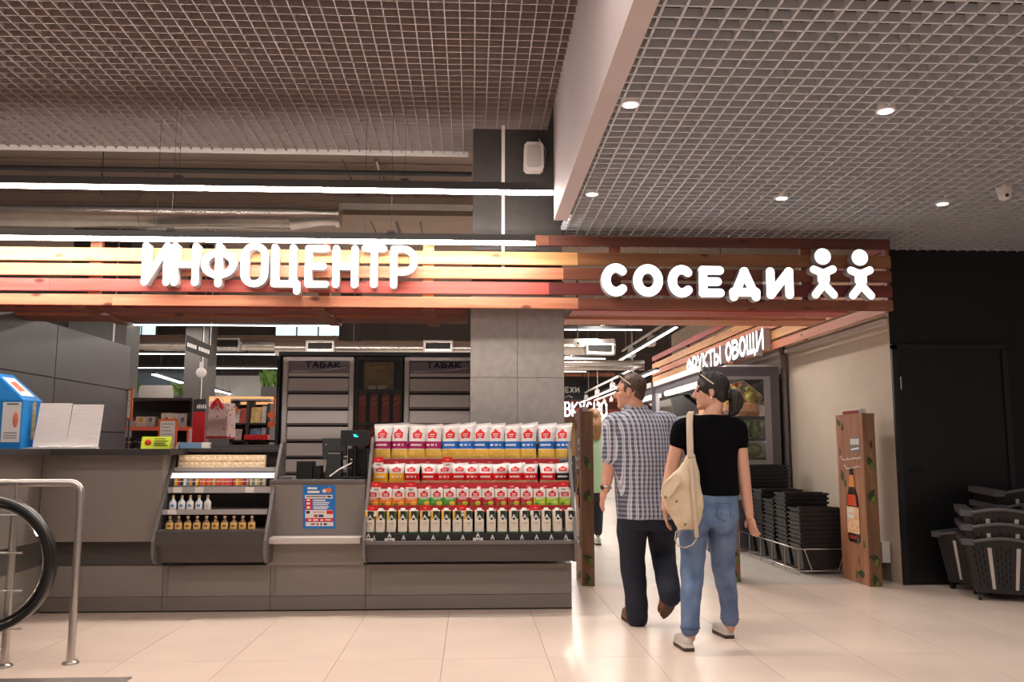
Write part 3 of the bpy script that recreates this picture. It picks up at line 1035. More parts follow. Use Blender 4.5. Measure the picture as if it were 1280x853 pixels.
def bag_meshes(seed, w, h, d, bands):
    """pillow bag; bands: list (v0, v1, material) bottom to top. returns body, logo and lettering meshes."""
    rnd = random.Random(seed)
    sk = rnd.uniform(-.08, .14)
    t1, t2 = rnd.uniform(-.07, .03), rnd.uniform(-.02, .09)
    NU = 8
    vs = sorted(set([0, .04, .1, .9, .95, 1.0] + [b_[0] for b_ in bands] + [b_[1] for b_ in bands] + [.3, .62, .75]))

    def surf(u, v, side):
        th = max(0, 1 - abs(2 * u - 1) ** 2.6) ** .55 * max(0, math.sin(math.pi * min(1, max(0, (v - .01) / .93)))) ** .55
        hw = w / 2 * (1 - .10 * math.sin(math.pi * v) + .16 * max(0, v - .7) / .3)
        x = (2 * u - 1) * hw + sk * w * v * v
        zz = v * h + (t1 * (1 - u) + t2 * u) * h * (v ** 3)
        y = -side * d / 2 * th + .012 * math.sin(7 * v + seed) * (v > .5) * .4
        return Vector((x, y, zz))
    b = B()
    for side in (1, -1):
        for r in range(len(vs) - 1):
            m = M_bagw
            mid = (vs[r] + vs[r + 1]) / 2
            if side == 1:
                for v0, v1, mm in bands:
                    if v0 <= mid <= v1:
                        m = mm
            pts = [surf(k / NU, vs[r], side) for k in range(NU + 1)] + [surf(k / NU, vs[r + 1], side) for k in range(NU + 1)]
            fs = [((k, k + 1, k + NU + 2, k + NU + 1) if side == 1 else (k + 1, k, k + NU + 1, k + NU + 2)) for k in range(NU)]
            b.add(pts, fs, m, True)
    lg = B()
    poly = [(.24, .60), (.76, .60), (.78, .75), (.66, .78), (.5, .86), (.34, .78), (.22, .75)]
    off = Vector((0, -.003, 0))
    cpt = surf(.5, .72, 1) + off
    lg.add([cpt] + [surf(u, v, 1) + off for u, v in poly], [(0, i + 1, (i + 1) % len(poly) + 1) for i in range(len(poly))], M_logo)
    for v0, v1, ua, ub in ((.705, .722, .34, .66), (.655, .670, .34, .62)):
        n = 3
        pts = [surf(ua + (ub - ua) * k / n, v0, 1) + off * 2 for k in range(n + 1)] + [surf(ua + (ub - ua) * k / n, v1, 1) + off * 2 for k in range(n + 1)]
        lg.add(pts, [(k, k + 1, k + n + 2, k + n + 1) for k in range(n)], M_txt)
    tx = B()
    v0, v1, mm = bands[1]
    n = 7
    for k in range(n):
        if k % 3 == 2 and seed % 2:
            continue
        ua, ub = .16 + .66 * k / n, .16 + .66 * (k + .8) / n
        a_, c_ = v0 + (v1 - v0) * .38, v0 + (v1 - v0) * .62
        tx.add([surf(ua, a_, 1) + off, surf(ub, a_, 1) + off, surf(ub, c_, 1) + off, surf(ua, c_, 1) + off], [(0, 1, 2, 3)], M_txt)
    return b.mesh('bag', (0, 0, 0)), lg.mesh('logo', (0, 0, 0)), tx.mesh('lettering', (0, 0, 0))


def place_bag(ms, loc, rz, lab, grp, tilt=0.):
    o = link('snack_bag', ms[0], loc)
    tag(o, lab, 'bag', grp)
    link('logo', ms[1], loc, o)
    link('lettering', ms[2], loc, o)
    o.rotation_euler = (tilt, 0, rz)
    return o


M_mag = mat('band_magenta', (170, 22, 96), .45)
M_blue = mat('band_blue', (24, 108, 196), .45)
M_yel = mat('band_yellow', (240, 176, 20), .45)
Y, z = SH2['a']
hA = P(590, 531, Y).z - z
vA = {}
for key, m in (('m', M_mag), ('b', M_blue)):
    vA[key] = [bag_meshes(s + (10 if key == 'b' else 0), .142, hA, .07, [(.06, .3, M_pasta), (.32, .52, m)]) for s in range(4)]
XA = (477, 499, 520, 541, 562, 582, 600.5, 620, 639.5, 660, 683, 704)
for i, px in enumerate(XA):
    key = 'm' if i < 4 else 'b'
    place_bag(vA[key][i % 4], (P(px, 560, Y).x, Y + .025, z + .002), random.uniform(-.25, .22),
              'white pasta bag with a %s band in the top display row, %s' % ('magenta' if i < 4 else 'blue', ordn(i, 12)), 'pasta bags in the top row', -.05)
Y, z = SH2['b']
hB = P(590, 580, Y).z - z
vB = {k: [bag_meshes(s + 30 + 7 * n, .128, hB, .062, [(.05, .17, p), (.17, .52, m)]) for s in range(4)]
      for n, (k, m, p) in enumerate((('y', M_yel, M_pasta), ('r', M_red, M_past2), ('k', M_blk, M_past2)))}
XBB = (475, 496, 515, 536, 555, 573, 590, 607, 625, 644, 663, 685, 704)
for i, px in enumerate(XBB):
    key = 'y' if i < 2 else 'k' if i == 12 else 'r'
    place_bag(vB[key][i % 4], (P(px, 590, Y).x, Y + .025, z + .002), random.uniform(-.2, .2),
              'small white snack bag with a %s band in the second display row, %s' % ({'y': 'yellow', 'r': 'red', 'k': 'black'}[key], ordn(i, 13)), 'snack bags in the second row', -.04)
# cartons, third row
M_cw = mat('carton_white', (232, 226, 222), .45)


def house(b, cx, y, z0, s, m):
    b.add([(cx - s * .5, y, z0), (cx + s * .5, y, z0), (cx + s * .52, y, z0 + s * .5), (cx + s * .28, y, z0 + s * .62), (cx, y, z0 + s * .88), (cx - s * .28, y, z0 + s * .62), (cx - s * .52, y, z0 + s * .5)], [list(range(7))], m)
    b.box(cx - s * .30, cx + s * .30, y - .0006, y, z0 + s * .32, z0 + s * .41, M_txt).box(cx - s * .28, cx + s * .28, y - .0006, y, z0 + s * .14, z0 + s * .21, M_txt)


def carton_mesh(w, h, d, mc, fruit):
    b = B()
    b.box(-w / 2, w / 2, 0, d, h * .52, h, M_cw)
    b.box(-w / 2, w / 2, 0, d, 0, h * .52, mc)
    house(b, 0, -.0008, h * .58, w * .60, M_logo)
    b.box(-w * .3, w * .3, -.0012, -.0006, h * .43, h * .47, M_txt)
    b.ball((w * .2, -.0002, h * .2), (w * .24, .0015, h * .13), fruit, 10, 5)
    b.ball((-w * .24, -.0002, h * .14), (w * .16, .0015, h * .1), mat('fruit_leaf', (90, 130, 40), .5), 8, 5)
    return b.mesh('carton', (0, 0, 0))


def cap_mesh(x, y, z, r, h):
    return B().lathe([(r, z), (r, z + h * .8), (r * .8, z + h)], mat('cap_white', (236, 230, 228), .4), (x, y, 0), 12).mesh('cap', (0, 0, 0))


Y, z = SH2['c']
hC = P(590, 612, Y).z - z
wC = .093
cc = {'orange': ((240, 130, 40), (250, 180, 60)), 'green': ((86, 168, 60), (246, 196, 70)), 'red': ((196, 30, 40), (190, 200, 60)), 'lime': ((166, 200, 40), (200, 220, 90))}
cm = {k: carton_mesh(wC, hC, .06, mat('carton_' + k, v[0], .45), mat('fruit_' + k, v[1], .5)) for k, v in cc.items()}
cpm = cap_mesh(wC * .25, .03, hC, .014, .012)
for i in range(16):
    px = 466 + (706.5 - 466) / 15 * i
    k = 'orange' if i < 4 else 'green' if i < 7 else 'red' if i < 13 else 'lime'
    loc = (P(px, 620, Y).x, Y + .005, z + .001)
    o = link('juice_carton', cm[k], loc)
    tag(o, 'white and %s house-logo juice carton, %s in its row' % (k, ordn(i, 16)), 'carton', 'juice cartons in the third row')
    link('cap', cpm, loc, o)
    o.rotation_euler.z = random.uniform(-.03, .03)
# tall cartons, lowest row
Y, z = SH2['d']
hD = P(590, 638.5, Y).z - z
wD = .068
M_cream = mat('carton_cream', (228, 216, 200), .45)
M_gold = mat('carton_gold', (226, 180, 60), .45)
M_green = mat('carton_leaf', (50, 96, 60), .45)


def tall_mesh(acc):
    b = B()
    c_ = wD * .16
    poly = [(-wD / 2 + c_, 0), (wD / 2 - c_, 0), (wD / 2, c_), (wD / 2, wD), (-wD / 2, wD), (-wD / 2, c_)]
    for z0, z1, m in ((0, hD * .07, M_green), (hD * .07, hD * .60, M_cream), (hD * .60, hD, M_cream)):
        b.prism([(x, y, z0) for x, y in poly], (0, 0, z1 - z0), m)
    y = -.0012
    # black shield with a white A, coloured left and leafy right flank
    b.add([(-wD * .22, y, hD * .98), (-wD * .22, y, hD * .66), (-wD * .05, y, hD * .585), (wD * .12, y, hD * .585), (wD * .34, y, hD * .68), (wD * .34, y, hD * .98)], [(0, 1, 2, 3, 4, 5)], M_blk)
    b.add([(-wD * .34, y, hD * .62), (-wD * .23, y, hD * .62), (-wD * .23, y, hD * .97), (-wD * .34, y, hD * .97)], [(0, 1, 2, 3)], acc)
    b.add([(-wD * .5, c_ - .001, hD * .62), (-wD * .34, y, hD * .62), (-wD * .34, y, hD * .97), (-wD * .5, c_ - .001, hD * .97)], [(0, 1, 2, 3)], acc)
    b.add([(wD * .35, y, hD * .62), (wD * .505, c_ - .001, hD * .62), (wD * .505, c_ - .001, hD * .97), (wD * .35, y, hD * .97)], [(0, 1, 2, 3)], M_green)
    word(b, 'А', lambda u, v, d: Vector((-wD * .13 + u, y - .0008, hD * .66 + v)), hD * .15, wD * .34, 0, wD * .05, M_txt)
    word(b, 'СоК', lambda u, v, d: Vector((-wD * .28 + u, y, hD * .40 + v)), hD * .075, wD * .13, wD * .08, wD * .018, mat('print_brown', (150, 130, 104), .6))
    b.box(-wD * .3, wD * .3, y - .0002, y, hD * .33, hD * .345, mat('print_faint', (196, 180, 160), .6)).box(-wD * .2, wD * .2, y - .0002, y, hD * .28, hD * .29, mat('print_faint', (196, 180, 160), .6))
    return b.mesh('carton', (0, 0, 0))


tm_ = {'g': tall_mesh(M_gold), 'c': tall_mesh(M_cream)}
cpm2 = cap_mesh(0, .03, hD, .019, .016)
XD = (462, 475.5, 489, 503, 516.5, 530.5, 544, 557.5, 571.5, 585, 599, 614, 628, 642, 655.5, 669.5, 683, 697, 713)
for i, px in enumerate(XD):
    loc = (P(px, 655, Y).x, Y - .005, z + .001)
    o = link('juice_carton', tm_['g' if i < 10 else 'c'], loc)
    tag(o, 'tall cream and black juice carton%s, lowest row, %s' % (' with yellow flank' if i < 10 else '', ordn(i, 19)), 'carton', 'tall cartons in the lowest row')
    link('cap', cpm2, loc, o)
    o.rotation_euler.z = random.uniform(-.05, .05)

# ================================================================== CEILING FITTINGS
M_lamp = mat('downlight_lens', (240, 246, 255), .3, emit=14.)
names = ['beside the white soffit beam, near', 'over the middle, near', 'beside the soffit beam, above СОСЕДИ', 'above the two glowing figures', 'right, beside the dome camera']
for (px, py), nm in zip(((788, 131), (1107, 139), (740, 243), (977, 248), (1178, 255)), names):
    c = PZ(px, py, ZR - .004)
    t = thing('downlight', 'small round recessed downlight in the right grid ceiling ' + nm, 'lamp', c, 'downlights')
    B().lathe([(.050, -.002), (.054, .003), (.054, .03)], M_white, c, 20).build('trim_ring', t)
    B().lathe([(.036, -.0045), (.036, -.0025)], M_lamp, c, 20).build('lens', t)
    l = bpy.data.lights.new('downlight_beam', 'SPOT')
    l.energy, l.spot_size, l.spot_blend, l.shadow_soft_size, l.color = 38, R(115), .8, .04, (1, .95, .90)
    lo = bpy.data.objects.new('downlight_beam', l)
    lo.location = c - Vector((0, 0, .02))
    COL.objects.link(lo)
c = PZ(1255, 236, ZR)
t = thing('dome_camera', 'white dome camera under the right grid ceiling by the black wall', 'camera', c)
B().lathe([(.05, -.03), (.055, -.01), (.055, .02)], M_white, c, 18).build('base', t)
h = B().lathe([(.01, -.085), (.035, -.075), (.045, -.05), (.045, -.03)], M_white, c, 18).build('housing', t)
B().ball(c + Vector((-.006, -.037, -.058)), .014, M_plast, 10, 6).build('lens', h)
# loudspeaker on the column
c = P(667, 197, YP - .1)
t = thing('wall_speaker', 'white loudspeaker high on the dark column beside the soffit beam', 'speaker', c - Vector((0, 0, .13)))
b = B()
w, h_ = .085, .125
poly = [(-w, -h_ * .8), (-w * .7, -h_), (w * .7, -h_), (w, -h_ * .8), (w * .95, h_ * .8), (w * .65, h_), (-w * .65, h_), (-w * .95, h_ * .8)]
b.prism([(c.x + x, c.y - .04, c.z + z) for x, z in poly], (0, .10, 0), mat('speaker_white', (222, 210, 204), .5))
b.build('cabinet', t, bevel=.02)
b = B()
b.prism([(c.x + x * .72, c.y - .046, c.z + z * .78) for x, z in poly], (0, .008, 0), mat('speaker_mesh', (190, 178, 172), .7, bump=.4, scale=300))
b.build('grille', t)
B().box(c.x - .02, c.x + .02, c.y + .06, YP + .01, c.z - .05, c.z + .05, M_dark).build('bracket', t)
B().tube([(c.x + .05, c.y + .06, c.z + .06), (c.x + .10, c.y + .08, c.z - .02), (c.x + .11, YP - .005, c.z + .1), (c.x + .05, YP - .005, c.z + .2)], .005, M_white, 6).build('cable', t)

# open services zone above and behind the canopy
def duct(label, p0, p1, r, taper=True, grp='ventilation ducts'):
    p0, p1 = Vector(p0), Vector(p1)
    t = thing('ventilation_duct', label, 'duct', (p0 + p1) / 2 - Vector((0, 0, r)), grp)
    d = p1 - p0
    L = d.length
    B().tube([p0, p1], r, M_galv, 24).build('pipe', t)
    n = max(2, int(L / 1.5))
    for k in range(1, n + 1):
        c = p0 + d * (k / (n + .0)) * .985
        B().tube([c - d.normalized() * .02, c + d.normalized() * .02], r * 1.035, M_galv, 24).build('clamp_ring', t)
    for k in range(1, int(L / 2.2) + 1):
        c = p0 + d * (k / (int(L / 2.2) + 1))
        B().tube([c + Vector((0, 0, r)), (c.x, c.y, 4.75)], .006, M_wire, 6).build('hanger_rod', t)
    if taper:
        e = d.normalized()
        B().tube([p1, p1 + e * .32, p1 + e * .52], [r, r * .72, r * .70], M_galv, 24, cap=False).build('reducer', t)
        B().tube([p1 + e * .50, p1 + e * .55], r * .80, M_galv, 24).build('end_flange', t)
    return t


c = P(365, 267, 9.7)
duct('big round silver duct with a tapered end above the canopy', (-8.5, 9.7, c.z), (c.x, 9.7, c.z), .195)
for lab, yy, Y, r, m in (('dark thin pipe running across under the shop ceiling above the canopy', 214, 9.2, .03, M_dark), ('slim steel conduit across the ceiling zone above the big duct', 203, 10.2, .02, M_slab)):
    z = P(300, yy, Y).z
    o = B().tube([(-8.5, Y, z), (-.02, Y, z)], r, m, 10)
    tag(o.build('service_pipe'), lab, 'pipe', 'service pipes')
z = P(300, 248, 10.6).z
tag(B().box(-8.5, .2, 10.6, 10.63, z - .045, z + .045, M_galv).box(-8.5, .2, 10.63, 10.9, z - .045, z - .04, M_galv).build('cable_tray'), 'perforated steel cable tray above the canopy', 'cable tray')
tag(B().box(-9, .0, 11.3, 11.6, 4.3, 4.74, M_slab).build('ceiling_beam'), 'concrete ceiling beam across the shop, above the cable tray', 'beam')
for i, (xa_, ya_, xb_, yb_, r, lab) in enumerate(((470, 200, 500, 291, .028, 'thick grey conduit running away under the ceiling left of the column'), (428, 200, 470, 291, .008, 'thin cable running away, left of the thick conduit'), (520, 245, 528, 291, .014, 'slim conduit under the ceiling close to the column'))):
    a, c = PZ(xa_, ya_, 4.55), PZ(xb_, yb_, 4.55)
    o = B().tube([a, c], r, M_galv if i != 1 else M_wire, 8).build('conduit')
    tag(o, lab, 'conduit', 'conduits')
# dark fascia behind the canopy boards closes nothing: canopy stays see-through

# ================================================================== LEFT OF THE COUNTER
XPT = -3.98
ya_, yj, yb_ = 7.25, PX(70, 450, XPT).y, PX(160, 500, XPT).y
zt_ = PX(160, 432, XPT).z
zj = PX(100, 478, XPT).z
zk = PX(150, 541, XPT).z
t = thing('partition', 'dark grey panelled partition behind the left worktop', 'partition', (XPT - .06, (ya_ + yb_) / 2, 0))
B().box(XPT - .12, XPT - .014, ya_, yb_, 0, zt_ - .005, M_blk).build('core', t)
M_part = mat('partition_panel', (70, 64, 67), .38, var=.05, scale=40)
for y0_, y1_ in ((ya_, yj), (yj, yb_)):
    for z0_, z1_ in ((0, zk), (zk, zj), (zj, zt_)):
        B().box(XPT - .013, XPT, y0_ + .006, y1_ - .006, z0_ + .006, z1_ - .006, M_part).build('panel', t)
# things on the worktop
ZT = ztop + .001
Yt = 6.72
a, c = P(-30, 562, Yt), P(27, 474, Yt)
t = thing('donation_box', 'blue cardboard box with white picture panels standing on the left worktop', 'box', (a.x + .12, Yt + .1, ZT))
M_bb = mat('box_blue', (10, 124, 200), .45)
zr = P(10, 500, Yt).z
zp = P(10, 469, Yt + .2).z
x0_, x1_ = P(-40, 520, Yt).x, P(27.5, 520, Yt).x
B().hexa([(x0_, Yt, ZT), (x1_, Yt, ZT), (x1_ + .03, Yt + .24, ZT), (x0_ + .03, Yt + .24, ZT), (x0_, Yt, zr), (x1_, Yt, zr), (x1_ + .03, Yt + .24, zr), (x0_ + .03, Yt + .24, zr)], M_bb).build('body', t)
xm = (x0_ + x1_) / 2 - .03
B().add([(x0_, Yt, zr), (x1_, Yt, zr), (x1_ + .03, Yt + .24, zr), (x0_ + .03, Yt + .24, zr), (xm, Yt + .02, zp), (xm + .03, Yt + .22, zp)],
        [(0, 1, 4), (1, 2, 5, 4), (2, 3, 5), (3, 0, 4, 5)], M_bb).build('roof', t)
xa_ = P(3, 520, Yt).x
b = B().box(xa_, x1_ - .008, Yt - .002, Yt - .0005, P(10, 553, Yt).z, P(10, 503, Yt).z, M_paper)
pn = b.build('picture_panel', t)
M_skin2 = mat('print_pink', (228, 120, 100), .5)
B().ball((x1_ - .045, Yt - .002, P(20, 525, Yt).z), (.022, .002, .06), M_skin2, 10, 6).build('printed_picture', pn)
b = B()
for yy_ in (541, 544.5, 547.5):
    b.box(xa_ + .02, x1_ - .03, Yt - .003, Yt - .002, P(10, yy_ + .8, Yt).z, P(10, yy_, Yt).z, M_blk)
b.box(xa_ + .03, x1_ - .03, Yt - .003, Yt - .002, P(10, 506, Yt).z, P(10, 504.5, Yt).z, M_blk)
b.build('printed_lines', pn)
# roof picture
v = lambda f, g: Vector((x1_, Yt, zr)).lerp(Vector((xm, Yt + .02, zp)), f).lerp(Vector((x1_ + .03, Yt + .24, zr)).lerp(Vector((xm + .03, Yt + .22, zp)), f), g) + Vector((.002, -.002, .003))
pn = B().quad(v(.15, .12), v(.15, .8), v(.85, .8), v(.85, .12), M_paper).build('picture_panel', t)
q = Vector((.001, -.001, .002))
B().quad(v(.3, .25) + q, v(.35, .6) + q, v(.7, .6) + q, v(.65, .25) + q, M_skin2).build('printed_picture', pn)
# flyer behind the box
xa_, xb_ = P(30, 540, Yt + .1).x, P(41, 540, Yt + .1).x
t = thing('flyer_stand', 'upright green and brown picture flyer beside the blue box', 'flyer', ((xa_ + xb_) / 2 - .03, Yt + .12, ZT))
B().box(xa_ - .08, xb_, Yt + .12, Yt + .125, ZT, P(35, 503, Yt + .1).z, mat('flyer_photo', (150, 130, 60), .5, col2=(230, 200, 150), scale=30)).build('sheet', t)
B().box(xa_ - .08, xb_ - .003, Yt + .118, Yt + .1195, ZT + .002, ZT + .07, mat('flyer_blue', (20, 110, 200), .5)).build('blue_strip', t)
B().box(xa_ - .06, xb_, Yt + .04, Yt + .117, ZT, ZT + .004, M_paper).build('foot', t)
# two paper stacks in upright holders
for (p0_, p1_, py, lab) in ((45, 86, 504, 'upright holder with white papers on the worktop, nearer the blue box'), (86.5, 126, 505.5, 'upright holder with white papers on the worktop, nearer the shelves')):
    xa_, xb_ = P(p0_, 530, Yt + .05).x, P(p1_, 530, Yt + .05).x
    z1 = P(80, py, Yt + .05).z
    t = thing('paper_holder', lab, 'paper holder', ((xa_ + xb_) / 2, Yt + .08, ZT), 'paper holders on the worktop')
    B().hexa([(xa_ - .01, Yt + .04, ZT + .012), (xb_ - .008, Yt + .04, ZT + .012), (xb_ - .008, Yt + .05, ZT + .012), (xa_ - .01, Yt + .05, ZT + .012), (xa_ + .004, Yt + .09, z1), (xb_ - .002, Yt + .09, z1), (xb_ - .002, Yt + .1, z1), (xa_ + .004, Yt + .1, z1)],
             mat('paper_sheet', (216, 206, 202), .6, col2=(206, 196, 193), scale=1., stretch=(6, 6, 60))).build('paper_stack', t)
    B().box(xa_ - .012, xb_ - .006, Yt - .01, Yt + .06, ZT, ZT + .011, mat('acrylic', (222, 222, 224), .15, spec=.7)).build('holder_foot', t)
    B().tube([(xa_ + .06, Yt - .0, ZT + .012), (xb_ - .05, Yt + .01, ZT + .02), (xb_ - .03, Yt + .01, ZT + .012)], .004, M_txt, 6).build('loose_slip', t)
# green sign
xa_, xb_ = P(176, 553, Yt).x, P(213, 553, Yt).x
z0_, z1_ = ZT, P(195, 546, Yt).z
t = thing('table_sign', 'small yellow-green table sign with a red round mark at the end of the worktop', 'sign', ((xa_ + xb_) / 2, Yt + .02, ZT))
B().hexa([(xa_, Yt, z0_), (xb_ - .01, Yt, z0_), (xb_ - .01, Yt + .06, z0_), (xa_, Yt + .06, z0_), (xa_, Yt + .025, z1_), (xb_, Yt + .025, z1_), (xb_, Yt + .03, z1_), (xa_, Yt + .03, z1_)], mat('sign_lime', (190, 206, 20), .45)).build('card', t)
b = B().ball((xa_ + .05, Yt + .01, (z0_ + z1_) / 2), (.026, .006, .028), mat('sign_red', (220, 70, 30), .5), 12, 6)
b.build('round_mark', t)
b = B()
for k in range(4):
    zz = z0_ + .024 + .016 * k
    b.box(xa_ + .095, xa_ + .2 - .02 * (k % 2), Yt + .004 + .006 * k - .003, Yt + .006 + .006 * k, zz, zz + .005, M_blk)
b.build('printed_lines', t)
# leaflet box on the bottle display
xa_, xb_ = P(227, 555, 6.96).x, P(263, 555, 6.96).x
z0_ = P(260, 562, 6.93).z + .009
o = B().box(xa_, xb_ - .06, 6.925, 6.99, z0_, z0_ + .045, mat('leaflet_blue', (110, 140, 180), .5)).box(xb_ - .059, xb_, 6.93, 6.99, z0_, z0_ + .045, M_paper).build('leaflet_box')
tag(o, 'low blue and white leaflet box on top of the bottle display', 'box')

# steel railing
zr = P(60, 604, 5.2).z
pA, pB = PZ(88, 830, 0), PZ(5, 834, 0)
xr = P(103, 620, pA.y).x
t = thing('steel_railing', 'brushed steel railing with round posts at the far left', 'railing', (pB.x, pB.y, 0))
path = [(-4.6, pA.y, zr), (pA.x - .10, pA.y, zr)] + [(pA.x - .06 + .06 * math.sin(R(a)), pA.y, zr - .06 + .06 * math.cos(R(a))) for a in (0, 22, 45, 67, 90)] + [(pA.x, pA.y, .02)]
B().tube(path, .0215, M_chrome, 14).build('handrail', t)
B().lathe([(.045, 0), (.045, .008), (.036, .016), (.024, .02)], M_chrome, (pA.x, pA.y, 0), 18).build('foot_flange', t)
zz = P(15, 625, pB.y).z
B().tube([(pB.x, pB.y, .01), (pB.x, pB.y, zz)], .0215, M_chrome, 14).build('post', t)
B().tube([(pB.x, pB.y, zz - .02), (pB.x, pB.y, zz)], .027, M_chrome, 14).build('post_collar', t)
B().tube([(pB.x, pB.y, zz), (pB.x, pB.y, zr)], .007, M_chrome, 8).build('rail_pin', t)
B().lathe([(.045, 0), (.045, .008), (.036, .016), (.024, .02)], M_chrome, (pB.x, pB.y, 0), 18).build('foot_flange', t)
for py in (644, 691, 738, 785):
    z = P(20, py, pB.y).z
    B().tube([(-4.6, pB.y - .03, z), (P(28, py, pB.y - .03).x, pB.y - .03, z)], .006, M_chrome, 8).build('rod', t)

# escalator handrail and glass balustrade
YE = 5.0
cc_ = P(-17, 706, YE)
rr = .355
t = thing('escalator_end', 'rounded end of an escalator handrail with black belt and glass, far left', 'escalator', (cc_.x - .4, YE, 0))
path = [(-4.6, YE, cc_.z + rr)] + [(cc_.x + rr * math.sin(R(a)), YE, cc_.z + rr * math.cos(R(a))) for a in range(0, 181, 9)] + [(-4.6, YE, cc_.z - rr)]
b = B()
vs = []
for i, p in enumerate(path):                           # belt: 8 cm wide, 3.2 cm thick
    p = Vector(p)
    q = Vector(path[max(0, i - 1)]); r_ = Vector(path[min(len(path) - 1, i + 1)])
    tg = (r_ - q).normalized()
    nrm = Vector((-tg.z, 0, tg.x)) * -1
    nrm = Vector((tg.z, 0, -tg.x)) * -1
    for dy, dn in ((-.04, -.012), (-.03, -.018), (.03, -.018), (.04, -.012), (.04, .010), (.028, .017), (-.028, .017), (-.04, .010)):
        vs.append(p + Vector((0, dy, 0)) + nrm * dn)
n = 8
fs = [(i * n + k, i * n + (k + 1) % n, (i + 1) * n + (k + 1) % n, (i + 1) * n + k) for i in range(len(path) - 1) for k in range(n)]
b.add(vs, fs, mat('handrail_rubber', (20, 18, 20), .3), True)
b.build('handrail_belt', t)
B().tube([(p[0] - (p[0] - cc_.x) * .1 if p[0] > cc_.x else p[0], YE, cc_.z + (p[2] - cc_.z) * .9) for p in path], .010, M_plast, 8).build('handrail_guide', t)
poly = [(cc_.x + (rr - .05) * math.sin(R(a)), YE - .005, cc_.z + (rr - .05) * math.cos(R(a))) for a in range(0, 181, 12)]
B().prism([(-4.6, YE - .005, cc_.z + rr - .05)] + poly + [(-4.6, YE - .005, cc_.z - rr + .05)], (0, .01, 0), glass('balustrade_glass', (248, 250, 248))).build('glass_panel', t)
B().box(-4.6, cc_.x - .25, YE - .12, YE + .12, 0, cc_.z - rr - .03, M_chrome).build('skirt', t)
pc = PZ(165, 848, 0)
b = B().box(-4.4, pc.x, 3.2, pc.y, .0, .006, mat('comb_plate', (150, 140, 134), .4, .6, bump=.6, scale=120))
tag(b.build('floor_plate'), 'ribbed steel floor plate at the bottom left corner', 'plate')

# ================================================================== CASH DESK EQUIPMENT
zd = zc + .001
t = thing('customer_display', 'black customer display with turquoise digits on a pole', 'display', P(443, 598, 6.93))
a, c = P(425.5, 557.5, 6.86), P(461, 538, 6.86)
hd = B().hexa([(a.x, 6.85, a.z), (c.x, 6.85, a.z), (c.x, 6.90, a.z), (a.x, 6.90, a.z), (a.x, 6.86, c.z), (c.x, 6.86, c.z), (c.x, 6.90, c.z), (a.x, 6.90, c.z)], M_plast).build('display_head', t, bevel=.004)
q = P(444.5, 544.5, 6.848)
M_teal = mat('digits_teal', (40, 230, 210), .4, emit=2.0)
b = B()
for k, (dx, dz) in enumerate(((-.012, .004), (0, .004), (-.006, -.008), (.006, -.008), (.016, -.008))):
    b.box(q.x + dx - .005, q.x + dx + .004, 6.849, 6.8515, q.z + dz - .004, q.z + dz + .004, M_teal)
b.build('lit_digits', hd)
x = P(443, 580, 6.9).x
B().tube([(x, 6.9, zd + .01), (x, 6.9, a.z)], .017, M_plast, 12).build('pole', t)
B().box(x - .10, x + .075, 6.84, 6.98, zd, zd + .018, M_plast).build('foot', t, bevel=.004)
t = thing('till_monitor', 'black till monitor seen from behind on the cash desk', 'monitor', P(418, 598, 7.02))
a, c = P(402, 570, 7.02), P(434, 548, 7.02)
B().hexa([(a.x + .01, 7.0, a.z - .03), (c.x, 7.0, a.z - .03), (c.x, 7.03, a.z - .03), (a.x + .01, 7.03, a.z - .03), (a.x, 7.03, c.z), (c.x, 7.03, c.z), (c.x, 7.06, c.z), (a.x, 7.06, c.z)], M_plast).build('screen_back', t, bevel=.004)
B().box(a.x + .08, c.x - .06, 7.0, 7.04, zd + .02, a.z, M_plast).build('stand', t)
B().box(a.x + .02, c.x + .06, 6.99, 7.12, zd, zd + .02, M_plast).build('foot', t)
B().ball(P(407.5, 556, 7.0), .004, M_txt, 8, 5).build('badge', t)
t = thing('receipt_printer', 'black receipt printer with paper slot in front of the till monitor', 'printer', P(417, 585, 6.9))
a, c = P(407.5, 600, 6.86), P(426, 564, 6.86)
B().hexa([(a.x - .01, 6.84, zd), (c.x + .01, 6.84, zd), (c.x + .01, 6.98, zd), (a.x - .01, 6.98, zd), (a.x + .005, 6.87, c.z - .02), (c.x, 6.87, c.z - .02), (c.x, 6.97, c.z), (a.x + .005, 6.97, c.z)], M_plast).build('body', t, bevel=.006)
B().box(a.x + .012, c.x - .006, 6.865, 6.88, c.z - .024, c.z - .014, M_chrome).build('paper_slot', t)
t = thing('till_box', 'low black till drawer box at the left of the printer', 'till', P(383, 598, 6.9))
a, c = P(370, 600, 6.84), P(397, 577, 6.84)
B().box(a.x, c.x - .04, 6.84, 7.0, zd, c.z, M_plast).build('body', t, bevel=.004)
B().box(c.x - .038, c.x + .02, 6.86, 7.0, zd, c.z - .035, M_plast).build('side_block', t, bevel=.003)
t = thing('card_terminal', 'black payment unit behind the customer display pole', 'terminal', P(455, 598, 6.99))
a, c = P(434, 600, 7.0), P(459, 561, 7.0)
B().box(a.x, c.x, 7.0, 7.1, zd, c.z, M_plast).build('body', t, bevel=.006)
B().box(a.x + .02, a.x + .05, 6.997, 7.0, c.z - .09, c.z - .08, M_txt).box(a.x - .03, a.x + .0, 6.997, 7.0, c.z - .07, c.z - .06, M_txt).build('sticker', t)
o = B().tube([P(412, 596, 6.82), P(424, 587, 6.83), P(438, 580, 6.85), P(440, 578, 6.9)], .006, M_txt, 8).build('cable')
tag(o, 'white cable in front of the till equipment', 'cable')
o = B().tube([P(415, 597, 6.81), P(428, 590, 6.81), P(440, 584, 6.83)], .004, M_wire, 6).build('cable')
tag(o, 'thin black cable lying beside the white one', 'cable')
